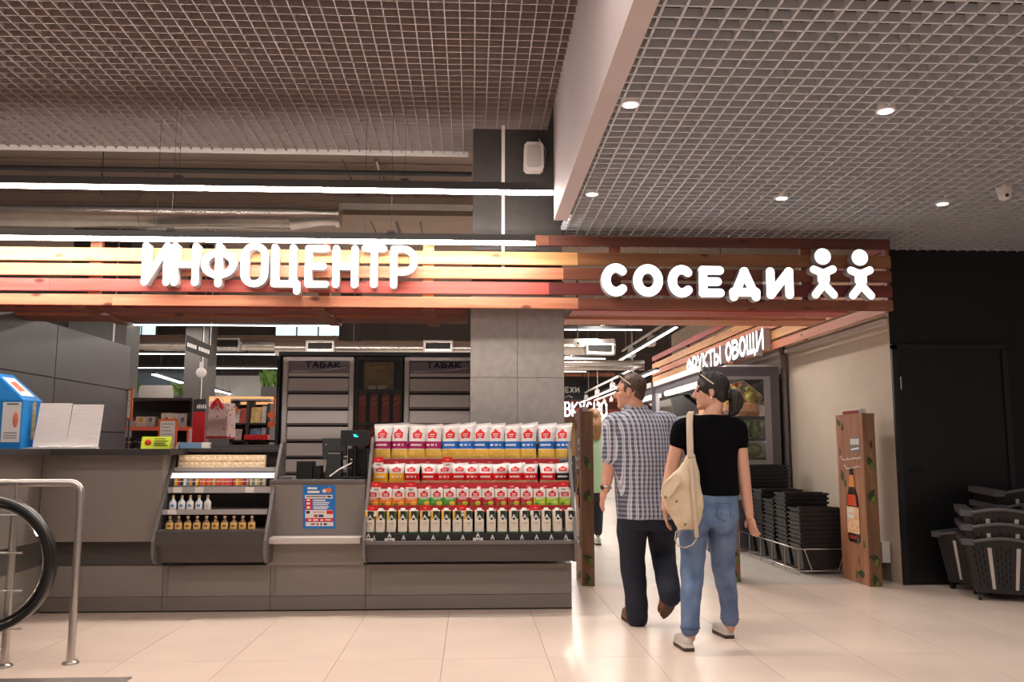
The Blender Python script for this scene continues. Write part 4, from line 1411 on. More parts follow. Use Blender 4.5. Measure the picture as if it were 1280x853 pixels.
o = B().box(P(350, 596, 6.8).x, P(363, 596, 6.8).x, 6.78, 6.86, zd, zd + .025, mat('grey_plastic', (110, 104, 104), .4)).build('coin_tray', bevel=.004)
tag(o, 'small grey coin tray on the cash desk beside the bottle display', 'tray')

# ================================================================== TOBACCO CABINETS
YT = 8.5
M_ivory = mat('cabinet_ivory', (200, 192, 188), .4)
M_slatp = mat('shutter_pale', (206, 196, 190), .45)
M_lila = mat('header_lilac', (128, 118, 128), .45)
M_shad = mat('shutter_lip', (100, 94, 98), .5)


def tobacco(px0, px1, label):
    x0, x1 = P(px0, 520, YT).x, P(px1, 520, YT).x
    z1 = P((px0 + px1) / 2, 446, YT).z
    t = thing('tobacco_cabinet', label, 'cabinet', ((x0 + x1) / 2, YT + .15, 0), 'tobacco cabinets')
    b = B().box(x0, x1, YT + .05, YT + .3, 0, z1, M_blk)
    b.build('body', t)
    f = .05
    B().box(x0, x0 + f, YT, YT + .05, .02, z1, M_ivory).build('frame_side', t, bevel=.014)
    B().box(x1 - f, x1, YT, YT + .05, .02, z1, M_ivory).build('frame_side', t, bevel=.014)
    B().box(x0 + .02, x1 - .02, YT + .002, YT + .05, z1 - .045, z1 + .002, M_ivory).build('frame_top', t, bevel=.01)
    s = YT / FPX
    za = P(400, 452.5, YT).z
    zb = P(400, 466, YT).z
    h = B().box(x0 + f + .004, x1 - f - .004, YT + .018, YT + .04, zb, za, M_lila).build('header', t)
    hh = .052
    cx = (x0 + x1) / 2 - .125
    b = B()
    word(b, 'ТАБАК', lambda u, v, d: Vector((cx + u, YT + .0165, zb + .055 + v)), hh, .048, .022, .0075, mat('header_text', (24, 20, 44), .5))
    b.build('lettering', h)
    b = B()
    n = 10
    pts = [(x0 + f + .02 + (x1 - x0 - 2 * f - .04) * k / n, YT + .0165, zb + .008 + .045 * (k / n) ** 2.2) for k in range(n + 1)]
    b.add(pts + [(p[0], p[1], p[2] + .006 + .004 * math.sin(k)) for k, p in enumerate(pts)], [(k, k + 1, k + n + 2, k + n + 1) for k in range(n)], M_ivory)
    b.build('swoosh', h)
    B().box(x0 + f + .004, x1 - f - .004, YT + .02, YT + .042, zb - .035, zb - .003, M_slatp).build('header_lip', t)
    py = 473.0
    pitch = 20.3
    while py < 600:
        zt_, zm_, zb_ = P(400, py, YT).z, P(400, py + 15.5, YT).z, P(400, py + pitch - 2.5, YT).z
        fl_ = B().hexa([(x0 + f + .005, YT + .005, zm_), (x1 - f - .005, YT + .005, zm_), (x1 - f - .005, YT + .02, zm_), (x0 + f + .005, YT + .02, zm_),
                        (x0 + f + .005, YT + .032, zt_), (x1 - f - .005, YT + .032, zt_), (x1 - f - .005, YT + .045, zt_), (x0 + f + .005, YT + .045, zt_)], M_slatp).build('shutter_flap', t)
        B().box(x0 + f + .005, x1 - f - .005, YT + .012, YT + .04, zb_, zm_ - .002, M_shad).build('flap_lip', fl_)
        py += pitch
    return t


tobacco(351.5, 441.5, 'pale shuttered tobacco cabinet marked ТАБАК, left one behind the till')
tobacco(504.5, 594, 'pale shuttered tobacco cabinet marked ТАБАК, right one beside the column')
x0, x1 = P(443.5, 500, YT).x, P(503, 500, YT).x
z1 = P(470, 446, YT).z
t = thing('bottle_cabinet', 'black glazed cabinet with red gift boxes between the tobacco cabinets', 'cabinet', ((x0 + x1) / 2, YT + .15, 0))
B().box(x0, x1, YT + .27, YT + .3, 0, z1, M_blk).build('back', t)
B().box(x0, x0 + .02, YT, YT + .27, 0, z1, M_blk).build('side', t)
B().box(x1 - .02, x1, YT, YT + .27, 0, z1, M_blk).build('side', t)
B().box(x0 + .021, x1 - .021, YT, YT + .27, z1 - .03, z1, M_blk).build('top', t)
zs = {}
for py in (487, 528, 570):
    z = P(470, py, YT).z
    zs[py] = z
    B().box(x0 + .021, x1 - .021, YT + .01, YT + .27, z - .03, z, M_dark).build('shelf', t)
for px in (464.5, 477):
    c = P(px, 485, YT)
    B().box(c.x - .038, c.x + .038, YT + .004, YT + .009, c.z - .012, c.z + .022, M_paper).build('price_tag', t)
B().box(x0 + .002, x1 - .002, YT - .008, YT - .002, .05, z1 - .01, glass('cabinet_glass', (238, 236, 232))).build('glass_door', t)
bx = B().box(x0 - .03 - .001, x1 + .06, YT - .001, YT + .0, 0, .01, M_blk)
xa_, xb_ = P(353, 445, YT).x, P(594, 445, YT).x
tag(B().box(xa_ - .03, xb_, YT - .02, YT + .32, P(470, 446, YT).z + .006, P(470, 440.5, YT).z, M_blk).build('cabinet_cornice'), 'black cornice across the top of the tobacco cabinets', 'cornice')
tag(B().box(xa_ - .045, xa_ - .015, YT - .01, YT + .3, 0, P(470, 446, YT).z, M_blk).build('cabinet_side_panel'), 'black side panel at the left of the tobacco cabinets', 'panel')
xa_, xb_ = P(455, 470, YT + .1).x, P(492, 470, YT + .1).x
t = thing('gold_box', 'gold printed gift box with a horse picture above the red boxes', 'box', ((xa_ + xb_) / 2, YT + .15, zs[487]))
M_gp = mat('gold_print', (150, 112, 40), .4, col2=(196, 156, 76), scale=18)
B().box(xa_, xb_, YT + .1, YT + .2, zs[487] + .001, P(470, 453, YT + .1).z, M_gp).build('body', t)
yy = YT + .099
M_gl = mat('gold_line', (214, 190, 130), .4)
zc_ = zs[487]
b = B()
hx = xa_ + .13
b.tube([(hx, yy, zc_ + .03), (hx + .005, yy, zc_ + .09), (hx + .03, yy, zc_ + .13), (hx + .10, yy, zc_ + .125), (hx + .125, yy, zc_ + .09), (hx + .12, yy, zc_ + .03)], .004, M_gl, 5)
b.tube([(hx + .03, yy, zc_ + .13), (hx + .01, yy, zc_ + .17), (hx - .02, yy, zc_ + .155)], .004, M_gl, 5)
b.tube([(hx - .09, yy, zc_ + .03), (hx - .09, yy, zc_ + .14), (hx - .05, yy, zc_ + .19), (hx - .03, yy, zc_ + .11), (hx - .05, yy, zc_ + .03)], .004, M_gl, 5)
b.build('printed_picture', t)
M_rb = mat('gift_red', (168, 44, 26), .4, var=.15, scale=10)
M_rs = mat('gift_stripe', (222, 140, 90), .4)
z0_ = zs[528]
z1_ = P(470, 490, YT + .08).z
for i, px in enumerate((452.5, 467.3, 482, 496)):
    x = P(px, 510, YT + .08).x
    w = .036
    t = thing('gift_box', 'tall red gift box behind glass between the tobacco cabinets, ' + ['leftmost', 'second from left', 'third from left', 'rightmost'][i], 'box', (x, YT + .12, z0_), 'red gift boxes')
    B().box(x - w, x + w, YT + .08, YT + .15, z0_ + .001, z1_, M_rb).build('body', t)
    b = B()
    for k in (.55, .72):
        zz = z0_ + (z1_ - z0_) * k
        b.add([(x - w * .8, YT + .079, zz), (x + w * .8, YT + .079, zz + .03), (x + w * .8, YT + .079, zz + .038), (x - w * .8, YT + .079, zz + .008)], [(0, 1, 2, 3)], M_rs)
    b.ball((x, YT + .0795, z1_ - .02), (.012, .001, .012), M_rs, 8, 4)
    b.build('printed_stripe', t)
    z2_ = zs[570]
    t2 = copy_tree(t, (x, YT + .12, z2_), 'tall red gift box on the lower shelf behind the snack bags, ' + ['leftmost', 'second from left', 'third from left', 'rightmost'][i])

# ================================================================== SHOP, LEFT BEHIND THE COUNTER
M_ledw = mat('led_strip_shop', (255, 250, 244), .4, emit=7.)


def bar(label, a, b_, Z, w=.035, m=None):
    p, q = PZ(a[0], a[1], Z), PZ(b_[0], b_[1], Z)
    p.y = q.y = (p.y + q.y) / 2 if abs(a[1] - b_[1]) < 5 else p.y
    return linear_lamp(label, p, q, w, .06, m or M_ledw, hang=4.75, group='shop linear lamps', dh=.012)


def barY(label, a, b_, Z, w=.05, m=None):               # lamp running away from the viewer
    p, q = PZ(a[0], a[1], Z), PZ(b_[0], b_[1], Z)
    q.x = p.x = (p.x + q.x) / 2
    return linear_lamp(label, p, q, w, .06, m or M_ledw, hang=4.75, group='shop linear lamps', dh=.012)


bar('shop linear lamp just under the canopy above the left shelves', (95, 405.5), (424, 409), 3.0)
bar('shop linear lamp behind the round duct, second one down on the left', (130, 442), (353, 444.5), 3.0)
bar('shop linear lamp far back on the left, lowest of the cross lamps', (130, 459.5), (353, 462), 3.0)
for lab, a, c in (('short slanting linear lamp far back on the left', (192, 469), (229, 480)), ('short slanting linear lamp far back above the gift bag', (263, 487.5), (291, 495))):
    p, q = P(a[0], a[1], 17.5), P(c[0], c[1], 20.0)
    linear_lamp(lab, p, q, .08, .06, M_ledw, hang=4.75, group='shop linear lamps')
z = P(250, 429, 17.2).z
duct('round silver duct across the shop under the windows, left', (-8.8, 17.2, z), (P(424, 429, 17.2).x, 17.2, z), .16, False)
for lab, px0, px1, Y in (('square air grille on the shop duct above the gift rack', 262.5, 300, 17.0), ('square air grille above the left tobacco cabinet', 382, 418, 16.0), ('square air grille left of the column above the right tobacco cabinet', 529, 566, 16.0)):
    a, c = P(px0, 438 if px0 < 300 else 441, Y), P(px1, 423 if px0 < 300 else 426, Y)
    t = thing('air_grille', lab, 'air vent', ((a.x + c.x) / 2, Y, a.z), 'air grilles')
    B().box(a.x, c.x, Y, Y + .3, a.z, c.z, M_galv).build('box', t)
    B().box(a.x + .04, c.x - .04, Y - .004, Y + .0, a.z + .07, c.z - .04, M_wire).build('dark_opening', t)
    f = B().box(a.x, c.x, Y - .012, Y - .004, c.z - .03, c.z, M_white).box(a.x, c.x, Y - .012, Y - .004, a.z, a.z + .03, M_white).box(a.x, a.x + .03, Y - .012, Y - .004, a.z + .03, c.z - .03, M_white).box(c.x - .03, c.x, Y - .012, Y - .004, a.z + .03, c.z - .03, M_white)
    f.build('frame', t)
z = P(480, 436, 16.3).z
duct('round silver duct above the tobacco cabinets', (P(345, 436, 16.3).x, 16.3, z), (.4, 16.3, z), .15, False)
# columns inside the shop
for k, (px0, px1, Y, lab) in enumerate(((85, 158, 12.5, 'dark column behind the grey partition'), (232, 261, 15.0, 'dark column in the shop behind the hanging sign'), (425, 447, 17.5, 'column far back behind the till'))):
    a, c = P(px0, 420, Y).x, P(px1, 420, Y).x
    o = struct(B().box(a, c, Y, Y + .5, 0, 4.74, M_colup).build('trim_%d' % (k + 4)), lab)
    B().box(a + (c - a) * .77, a + (c - a) * .80, Y - .006, Y, 0, 4.7, M_rail).build('strip', o)
# hanging sign
a, c = P(231.5, 447, 12.2), P(255.5, 421, 12.2)
t = thing('hanging_sign', 'dark hanging sign board with a white text line above the book shelves', 'sign', ((a.x + c.x) / 2, 12.2, a.z))
b = B().hexa([(a.x, 12.2, a.z + .10), (c.x, 12.55, a.z), (c.x, 12.58, a.z), (a.x, 12.23, a.z + .10), (a.x, 12.2, c.z + .03), (c.x, 12.55, c.z - .09), (c.x, 12.58, c.z - .09), (a.x, 12.23, c.z + .03)], M_dark)
b.build('board', t)
b = B()
for k in range(12):
    if k == 5:
        b.build('text_word', t)
        b = B()
        continue
    f0, f1 = .06 + .074 * k, .06 + .074 * k + .055
    pt = lambda f, g: Vector((a.x + (c.x - a.x) * f, 12.197 + .35 * f, a.z + .165 - .09 * f + g))
    b.add([pt(f0, 0), pt(f1, 0), pt(f1, .055), pt(f0, .055)], [(0, 1, 2, 3)], M_txt)
b.build('text_word', t)
B().tube([(c.x - .02, 12.56, c.z - .09), (c.x - .02, 12.56, 4.74)], .006, M_white, 6).build('hanger_rod', t)
# spherical spotlight
c = P(251.5, 466, 13.0)
t = thing('globe_spotlight', 'white round spotlight hanging behind the dark sign', 'lamp', c)
B().ball(c, .075, M_white, 18, 12).build('globe', t)
B().tube([c + Vector((0, 0, .07)), c + Vector((0, 0, .16))], .03, M_white, 12).build('neck', t)
B().tube([c + Vector((0, 0, .16)), (c.x, c.y, 4.74)], .008, M_wire, 6).build('hanger_rod', t)

# dark shelf unit with boxes and mugs
YG = 10.7
M_shelf = mat('shelf_black', (24, 22, 24), .5)
M_orange = mat('frame_orange', (226, 108, 36), .5)
x0, x1 = P(150, 540, YG).x, P(239, 540, YG).x
zt_ = P(200, 497.5, YG).z
t = thing('shelf_unit', 'black shelf unit with boxed mugs beyond the partition', 'shelf', ((x0 + x1) / 2, YG + .2, 0))
B().box(x0, x1, YG + .36, YG + .4, 0, zt_, M_shelf).build('back', t)
B().box(x0, x1, YG - .0, YG + .36, zt_ - .03, zt_, M_lamd).build('top', t)
B().box(x1 - .025, x1, YG, YG + .36, 0, zt_ - .031, M_shelf).build('side', t)
zsh = P(200, 534, YG).z
sh = B().box(x0, x1 - .026, YG + .0, YG + .36, zsh - .03, zsh, M_shelf).build('shelf', t)
B().box(x0, x1 - .026, YG - .012, YG - .001, P(200, 538.5, YG).z, zsh + .005, mat('price_strip_coral', (232, 110, 84), .5)).build('price_strip', sh)
zsl = P(200, 566, YG).z
B().box(x0, x1 - .026, YG, YG + .36, zsl - .03, zsl, M_shelf).build('shelf', t)
xx = [(164, 169, 526, (196, 186, 176)), (169.5, 182, 521, (226, 214, 200)), (182.5, 193, 521, (200, 196, 188)), (201, 214, 516.5, (222, 214, 208)), (214.5, 222, 517, (214, 206, 196)), (222.5, 233, 517, (190, 186, 180))]
for i, (p0_, p1_, py, colr) in enumerate(xx):
    a, c = P(p0_, 534, YG + .05).x, P(p1_, 534, YG + .05).x
    g = thing('mug_box', 'pale printed mug box on the black shelf unit, ' + ordn(i, 6), 'box', ((a + c) / 2, YG + .1, zsh), 'mug boxes')
    B().box(a, c, YG + .05, YG + .17, zsh + .001, P(200, py, YG + .05).z, mat('mugbox_%d' % i, colr, .5, var=.2, scale=25)).build('body', g)
    B().ball(((a + c) / 2, YG + .049, zsh + .09), ((c - a) * .22, .002, .03), mat('mugprint_%d' % (i % 3), [(210, 60, 50), (220, 170, 60), (120, 120, 110)][i % 3], .5), 8, 5).build('printed_picture', g)
for i, px in enumerate((161, 177)):
    c = P(px, 560, YG + .15)
    g = thing('thermos_mug', 'dark thermos mug with a steel rim on the lower black shelf, ' + ['left', 'right'][i], 'mug', (c.x, YG + .15, zsl), 'thermos mugs')
    B().lathe([(.05, 0), (.055, .02), (.06, .16), (.05, .18)], mat('mug_brown', (60, 44, 40), .3), (c.x, YG + .15, zsl + .001), 16).build('body', g)
    B().lathe([(.061, .12), (.061, .13)], M_chrome, (c.x, YG + .15, zsl), 16).build('rim', g)
    B().tube([(c.x + .05, YG + .15, zsl + .14), (c.x + .10, YG + .15, zsl + .13), (c.x + .10, YG + .15, zsl + .06), (c.x + .055, YG + .15, zsl + .04)], .008, M_chrome, 8).build('handle', g)
# framed paper notices
for lab, p0_, p1_, py0, py1, Y in (('orange framed notice hanging beside the partition edge', 156, 166.5, 486, 525, 10.2), ('orange framed notice in front of the black shelf unit', 196.5, 222, 524, 563, 9.9), ('small orange framed notice beside the red banner', 233, 244, 534, 556, 9.95), ('orange framed notice beside the tobacco cabinet', 341, 352, 496, 533, 9.6)):
    a, c = P(p0_, py1, Y), P(p1_, py0, Y)
    g = thing('framed_notice', lab, 'notice', ((a.x + c.x) / 2, Y, a.z), 'orange framed notices')
    B().box(a.x, c.x, Y, Y + .012, a.z, c.z, M_orange).build('frame', g)
    e = .022
    pp = B().box(a.x + e, c.x - e, Y - .002, Y, a.z + e, c.z - e, M_paper).build('paper', g)
    b = B()
    n = 7
    for k in range(n):
        zz = a.z + e + (c.z - a.z - 2 * e) * (k + 1) / (n + 1)
        b.box(a.x + e * 1.8, c.x - e * (1.8 + (k % 3)), Y - .003, Y - .002, zz, zz + .008, mat('print_grey', (150, 140, 138), .6))
    b.build('printed_lines', pp)
    B().tube([((a.x + c.x) / 2, Y + .03, a.z), ((a.x + c.x) / 2, Y + .03, 0.0)], .012, M_dark, 8).box(a.x, c.x, Y - .08, Y + .12, 0, .012, M_dark).build('stand', g)
# red banner end panel
Y = 9.75
a, c = P(238.5, 575, Y), P(257, 499, Y)
t = thing('end_panel', 'red and charcoal display end panel beside the gift bag', 'panel', ((a.x + c.x) / 2, Y, 0))
B().box(a.x, c.x, Y, Y + .04, 0, P(248, 515, Y).z, mat('panel_red', (204, 20, 34), .45)).build('red_field', t)
h = B().box(a.x, c.x, Y, Y + .04, P(248, 515, Y).z + .001, c.z, M_dark).build('charcoal_field', t)
b = B()
for k in range(5):
    b.box(a.x + .04 + .022 * k, a.x + .055 + .022 * k, Y - .002, Y, P(248, 511, Y).z, P(248, 506.5 - (k % 2), Y).z, M_txt)
b.build('lettering', h)
# gift bag
Y = 9.35
a, c = P(257.5, 547, Y), P(288, 502, Y)
M_gift = mat('gift_paper', (226, 190, 186), .5)
# speckled print
nt = M_gift.node_tree
vo = nt.nodes.new('ShaderNodeTexVoronoi'); vo.inputs['Scale'].default_value = 22
tcn = nt.nodes.new('ShaderNodeTexCoord'); nt.links.new(tcn.outputs['Object'], vo.inputs[0])
rp = nt.nodes.new('ShaderNodeMapRange'); rp.inputs[1].default_value = .16; rp.inputs[2].default_value = .24
nt.links.new(vo.outputs[0], rp.inputs[0])
mx = nt.nodes.new('ShaderNodeMix'); mx.data_type = 'RGBA'
mx.inputs[6].default_value = lin((150, 50, 60)) + (1,); mx.inputs[7].default_value = lin((232, 198, 194)) + (1,)
nt.links.new(rp.outputs[0], mx.inputs[0]); nt.links.new(mx.outputs[2], nt.nodes['Principled BSDF'].inputs['Base Color'])
t = thing('gift_bag', 'pink speckled paper gift bag with a red ribbon hanging on the rack', 'bag', ((a.x + c.x) / 2, Y, a.z))
B().hexa([(a.x, Y, a.z), (c.x - .02, Y - .02, a.z), (c.x + .04, Y + .10, a.z), (a.x + .05, Y + .12, a.z), (a.x + .02, Y + .02, c.z), (c.x - .03, Y + .0, c.z - .02), (c.x + .03, Y + .08, c.z - .02), (a.x + .06, Y + .1, c.z)], M_gift).build('body', t)
B().hexa([(a.x, Y - .004, a.z - .012), (c.x - .02, Y - .024, a.z - .012), (c.x + .04, Y + .104, a.z - .012), (a.x + .05, Y + .124, a.z - .012), (a.x, Y - .004, a.z + .012), (c.x - .02, Y - .024, a.z + .012), (c.x + .04, Y + .104, a.z + .012), (a.x + .05, Y + .124, a.z + .012)], M_dred).build('bottom_band', t)
mx_ = (a.x + c.x) / 2 - .01
for s in (-1, 1):
    B().tube([(mx_, Y - .02, c.z + .03), (mx_ + s * .03, Y - .03, c.z - .02), (mx_ + s * .06, Y - .025, c.z - .08)], [.012, .02, .014], M_red, 8).build('ribbon', t)
B().tube([(mx_ - .06, Y + .01, c.z - .01), (mx_, Y, c.z + .10), (mx_ + .06, Y + .01, c.z - .01)], .006, M_txt, 6).build('handle', t)
hx_, hz_ = mx_, c.z + .095
# card rack
Y = 9.9
x0, x1 = P(287, 540, Y).x, P(337, 540, Y).x
zt_ = P(300, 501, Y).z
t = thing('card_rack', 'grey rack with greeting cards and books beyond the bottle display', 'rack', ((x0 + x1) / 2, Y + .15, 0))
xm = P(307, 540, Y).x
for x in (x0, xm, x1 - .03):
    B().box(x, x + .03, Y, Y + .3, 0, zt_ - (.03 if x > xm else 0), M_lamd).build('upright', t)
B().box(x0, x1, Y + .3, Y + .33, 0, zt_ - .03, M_lamd).build('back', t)
B().box(x0, x1, Y - .01, Y + .3, zt_ - .0, zt_ + .02, M_rail).build('top_rail', t)
B().tube([(hx_, Y + .02, hz_), (hx_, 9.33, hz_)], .006, M_rail, 6).tube([(hx_, Y + .02, hz_), (x0, Y + .02, hz_)], .006, M_rail, 6).build('peg', t)
zr_ = {}
for py in (529, 550.5):
    z = P(310, py, Y).z
    zr_[py] = z
    B().box(x0, x1, Y - .0, Y + .3, z - .02, z, M_shelf).build('shelf', t)
cols = [(236, 222, 206), (196, 60, 46), (230, 196, 120), (214, 208, 200), (222, 200, 190), (120, 150, 190), (190, 180, 200), (226, 206, 196), (80, 110, 140), (236, 230, 220)]
k = 0
for py, top in ((529, 507), (550.5, 533)):
    xs_ = x0 + .035
    while xs_ < x1 - .08:
        if xm - .06 < xs_ < xm + .03:
            xs_ = xm + .035
        w = .055 + .03 * ((k * 7) % 3)
        h_ = (P(310, top, Y).z - zr_[py]) * (.8 + .06 * ((k * 5) % 4))
        o = B().hexa([(xs_, Y + .04, zr_[py] + .001), (xs_ + w, Y + .04, zr_[py] + .001), (xs_ + w, Y + .06, zr_[py] + .001), (xs_, Y + .06, zr_[py] + .001),
                      (xs_, Y + .08, zr_[py] + h_), (xs_ + w, Y + .08, zr_[py] + h_), (xs_ + w, Y + .10, zr_[py] + h_), (xs_, Y + .10, zr_[py] + h_)], mat('card_%d' % (k % 10), cols[k % 10], .5, var=.25, scale=20)).build('greeting_card')
        tag(o, 'printed card on the %s shelf of the grey card rack, number %s from the left' % ('upper' if py < 540 else 'lower', ['one', 'two', 'three', 'four', 'five', 'six', 'seven', 'eight', 'nine'][min(8, k if py < 540 else k - kk)]), 'card', 'cards on the rack')
        xs_ += w + .006
        k += 1
    kk = k
c = P(320, 552, Y - .1)
o = B().box(c.x - .14, c.x + .13, Y - .10, Y - .02, zr_[550.5] + .003, zr_[550.5] + .06, M_red).build('gift_pack', bevel=.012)
tag(o, 'flat red gift pack at the foot of the card rack', 'pack')
for i, (px, py) in enumerate(((294, 512), (338.5, 519), (338.5, 531))):
    c = P(px, py, Y - .01)
    o = B().lathe([(.036, -.006), (.036, .006)], M_orange, (0, 0, 0), 18).build('price_badge', org=(0, 0, 0))
    o.location = c
    o.rotation_euler = (math.pi / 2, 0, 0)
    tag(o, 'round orange price badge on the card rack, ' + ['left', 'upper right', 'lower right'][i], 'badge', 'orange price badges')
# timber fascia and planter beyond
Y = 12.4
a, c = P(261, 508, Y), P(352, 496, Y)
tag(B().box(a.x, c.x + .3, Y, Y + .05, a.z, c.z, W_nat).build('timber_fascia'), 'pale timber fascia board above the gift rack', 'board')
tag(B().box(a.x, c.x + .3, Y + .05, Y + .5, 0, c.z - .03, M_dark).build('shelf_block'), 'dark shelf block behind the timber fascia', 'shelf')
M_leaf = mat('leaf_green', (44, 74, 26), .5, col2=(90, 116, 36), scale=15)


def planter(label, px0, px1, py0, pyt, Y, nl):
    a, c = P(px0, py0, Y), P(px1, pyt, Y)
    g = thing('planter', label, 'plant', ((a.x + c.x) / 2, Y, a.z), 'planters on the shop furniture')
    B().box(a.x, c.x, Y - .1, Y + .1, a.z, a.z + .14, M_dark).build('trough', g)
    if nl < 50:
        B().box(a.x, c.x, Y - .1, Y + .1, 0, a.z - .001, M_dark).build('plinth', g)
    rnd = random.Random(px0)
    for k in range(nl):
        x = rnd.uniform(a.x, c.x); y = Y + rnd.uniform(-.08, .08)
        h_ = (c.z - a.z - .14) * rnd.uniform(.6, 1.1)
        dx, dy = rnd.uniform(-.12, .12), rnd.uniform(-.1, .1)
        p0_ = Vector((x, y, a.z + .13)); p2 = p0_ + Vector((dx, dy, h_)); p1_ = p0_.lerp(p2, .55) + Vector((-dx * .2, 0, .03))
        s = Vector((.028, .01, 0))
        B().add([p0_ - s * .3, p0_ + s * .3, p1_ + s, p2, p1_ - s], [(0, 1, 2, 4), (4, 2, 3)], M_leaf).build('leaf', g)


planter('green leafy plant in a dark trough beside the tobacco cabinet', 328, 352, 496.2, 462, 12.6, 60)
planter('green plant far back beyond the black shelf unit, right of the dark column', 219, 228, 505, 478, 15.5, 26)
planter('narrow green plant seen at the edge of the partition', 165, 171, 503, 475, 14.0, 22)
# low far furniture so the aisle does not end in bare wall
for lab, p0_, p1_, py, Y, colr in (('grey far shelving wall behind the book shelves', 158, 236, 482, 18.5, (120, 112, 108)), ('grey back shelf block behind the gift rack', 258, 352, 470, 19.5, (110, 108, 104)), ('slate blue far wall panel behind the slanting lamp', 165, 231, 463, 20.2, (84, 96, 104))):
    a, c = P(p0_, 600, Y), P(p1_, py, Y)
    g = thing('shelving_wall', lab, 'shelving', ((a.x + c.x) / 2, Y + .2, 0), 'far shelving')
    B().box(a.x, c.x, Y, Y + .4, 0, c.z, mat('far_' + lab[:6] + str(Y), colr, .7)).build('body', g)
    for kx in range(4):
        zz = .5 + .5 * kx
        B().box(a.x, c.x, Y - .03, Y - .001, zz, zz + .04, M_lamd).build('shelf_edge', g)

# ================================================================== SHOP, RIGHT: AISLE
bar('cross lamp under the canopy right of the column', (706, 412), (801, 414), 3.0)
bar('cross lamp behind the air grille in the aisle', (706, 448.5), (756, 449.5), 3.0)
bar('far cross lamp in the aisle, lowest', (706, 464.5), (732, 465.5), 3.0)
barY('long bright lamp running away along the aisle, nearest', (845, 410), (766, 456.5), 3.05)
barY('long bright lamp running away above the walking man', (821, 464), (728, 503), 2.5, .06)


def track(label, a, c, Z, heads, hs=.09):
    p, q = PZ(a[0], a[1], Z), PZ(c[0], c[1], Z)
    p.x = q.x = (p.x + q.x) / 2
    g = thing('spotlight_track', label, 'lamp', (p + q) / 2, 'spotlight tracks')
    B().box(p.x - .02, p.x + .02, p.y, q.y, Z, Z + .035, M_white).build('rail', g)
    for k in heads:
        y = p.y + (q.y - p.y) * k
        h = B().hexa([(p.x - hs * .7, y - hs, Z - .05 - hs * 1.7), (p.x + hs * .7, y - hs, Z - .05 - hs * 1.5), (p.x + hs * .7, y + hs * .4, Z - .05 - hs * 1.9), (p.x - hs * .7, y + hs * .4, Z - .05 - hs * 2.1),
                      (p.x - hs * .7, y - hs * .9, Z - .06), (p.x + hs * .7, y - hs * .9, Z - .05), (p.x + hs * .7, y + hs * .6, Z - .08), (p.x - hs * .7, y + hs * .6, Z - .09)], M_white).build('spot_head', g)
        B().tube([(p.x, y, Z - .07), (p.x, y, Z)], .015, M_white, 8).build('spot_neck', h)
    for k in (.1, .9):
        y = p.y + (q.y - p.y) * k
        B().tube([(p.x, y, Z + .03), (p.x, y, 4.74)], .005, M_white, 6).build('hanger_rod', g)
    return g


track('white spotlight track beside the nearest aisle lamp', (838, 404), (775, 440), 3.35, (.3, .75), .1)
track('white spotlight track over the middle of the aisle', (798, 459), (732, 492), 2.65, (.08, .4, .7, .97), .07)
track('row of white spotlights over the counter at the end of the aisle', (800, 481), (742, 502), 2.3, (.1, .35, .55, .72, .9), .045)
# duct, grille, camera
z = P(740, 434, 13.5).z
duct('short round duct in the aisle right of the column', (P(600, 434, 13.5).x, 13.5, z), (P(768, 434, 13.5).x, 13.5, z), .13, False)
a, c = P(733, 443, 13.2), P(767, 429.5, 13.2)
t = thing('air_grille', 'square air grille on the aisle duct right of the column', 'air vent', ((a.x + c.x) / 2, 13.2, a.z), 'air grilles')
B().box(a.x, c.x, 13.2, 13.4, a.z, c.z, M_galv).build('box', t)
B().box(a.x + .03, c.x - .03, 13.195, 13.2, a.z + .05, c.z - .03, M_wire).build('dark_opening', t)
for xa_, xb_, za_, zb_ in ((a.x, c.x, c.z - .025, c.z), (a.x, c.x, a.z, a.z + .03), (a.x, a.x + .025, a.z + .03, c.z - .025), (c.x - .025, c.x, a.z + .03, c.z - .025)):
    B().box(xa_, xb_, 13.188, 13.194, za_, zb_, M_white).build('frame_bar', t)
c = P(722, 426, 11.5)
t = thing('dome_camera', 'white dome camera under the cross lamp right of the column', 'camera', c)
B().lathe([(.03, -.075), (.05, -.06), (.055, -.02), (.055, .02)], M_white, c, 16).build('housing', t)
B().ball(c + Vector((0, -.045, -.04)), .016, M_plast, 8, 6).build('lens', t)
B().tube([c, (c.x, c.y, 3.6)], .012, M_wire, 6).build('rod', t)
for i, (py, Y, r) in enumerate(((454, 14.5, .05), (459, 16.0, .06))):
    z = P(740, py, Y).z
    tag(B().tube([(P(600, py, Y).x, Y, z), (P(805, py, Y).x, Y, z)], r, M_galv, 10).build('service_pipe'), 'pipe across the aisle ceiling, ' + ('nearer' if i == 0 else 'farther'), 'pipe', 'aisle ceiling pipes')
# end of the aisle: brown fascia with lettering, black board, warm counter wall
Y = 24.5
a, c = P(600, 527, Y), P(812, 496, Y)
t = thing('department_fascia', 'reddish brown fascia with white letters ВКУСНО at the end of the aisle', 'sign', ((a.x + c.x) / 2, Y, a.z))
for k in range(4):
    h_ = (c.z - a.z) / 4
    B().box(a.x, c.x, Y, Y + .04, a.z + h_ * k + .008, a.z + h_ * (k + 1), [W_br, W_red, W_br, W_red][k]).build('board', t)
for xx in (a.x + .4, c.x - .4):
    B().tube([(xx, Y + .06, a.z + .1), (xx, Y + .06, 4.75)], .015, M_wire, 6).build('hanger_rod', t)
p = P(706.5, 520, Y - .06)
hh = P(706, 503.5, Y - .06).z - p.z
for k_, ch in enumerate('ВКУСНО'):
    b = B()
    word(b, ch, lambda u, v, d: Vector((p.x + .207 * k_ + u, Y - .06 + d, p.z + v)), hh, .142, .065, .026, M_face, M_side, 0., .05, 4)
    b.build('letter', t)
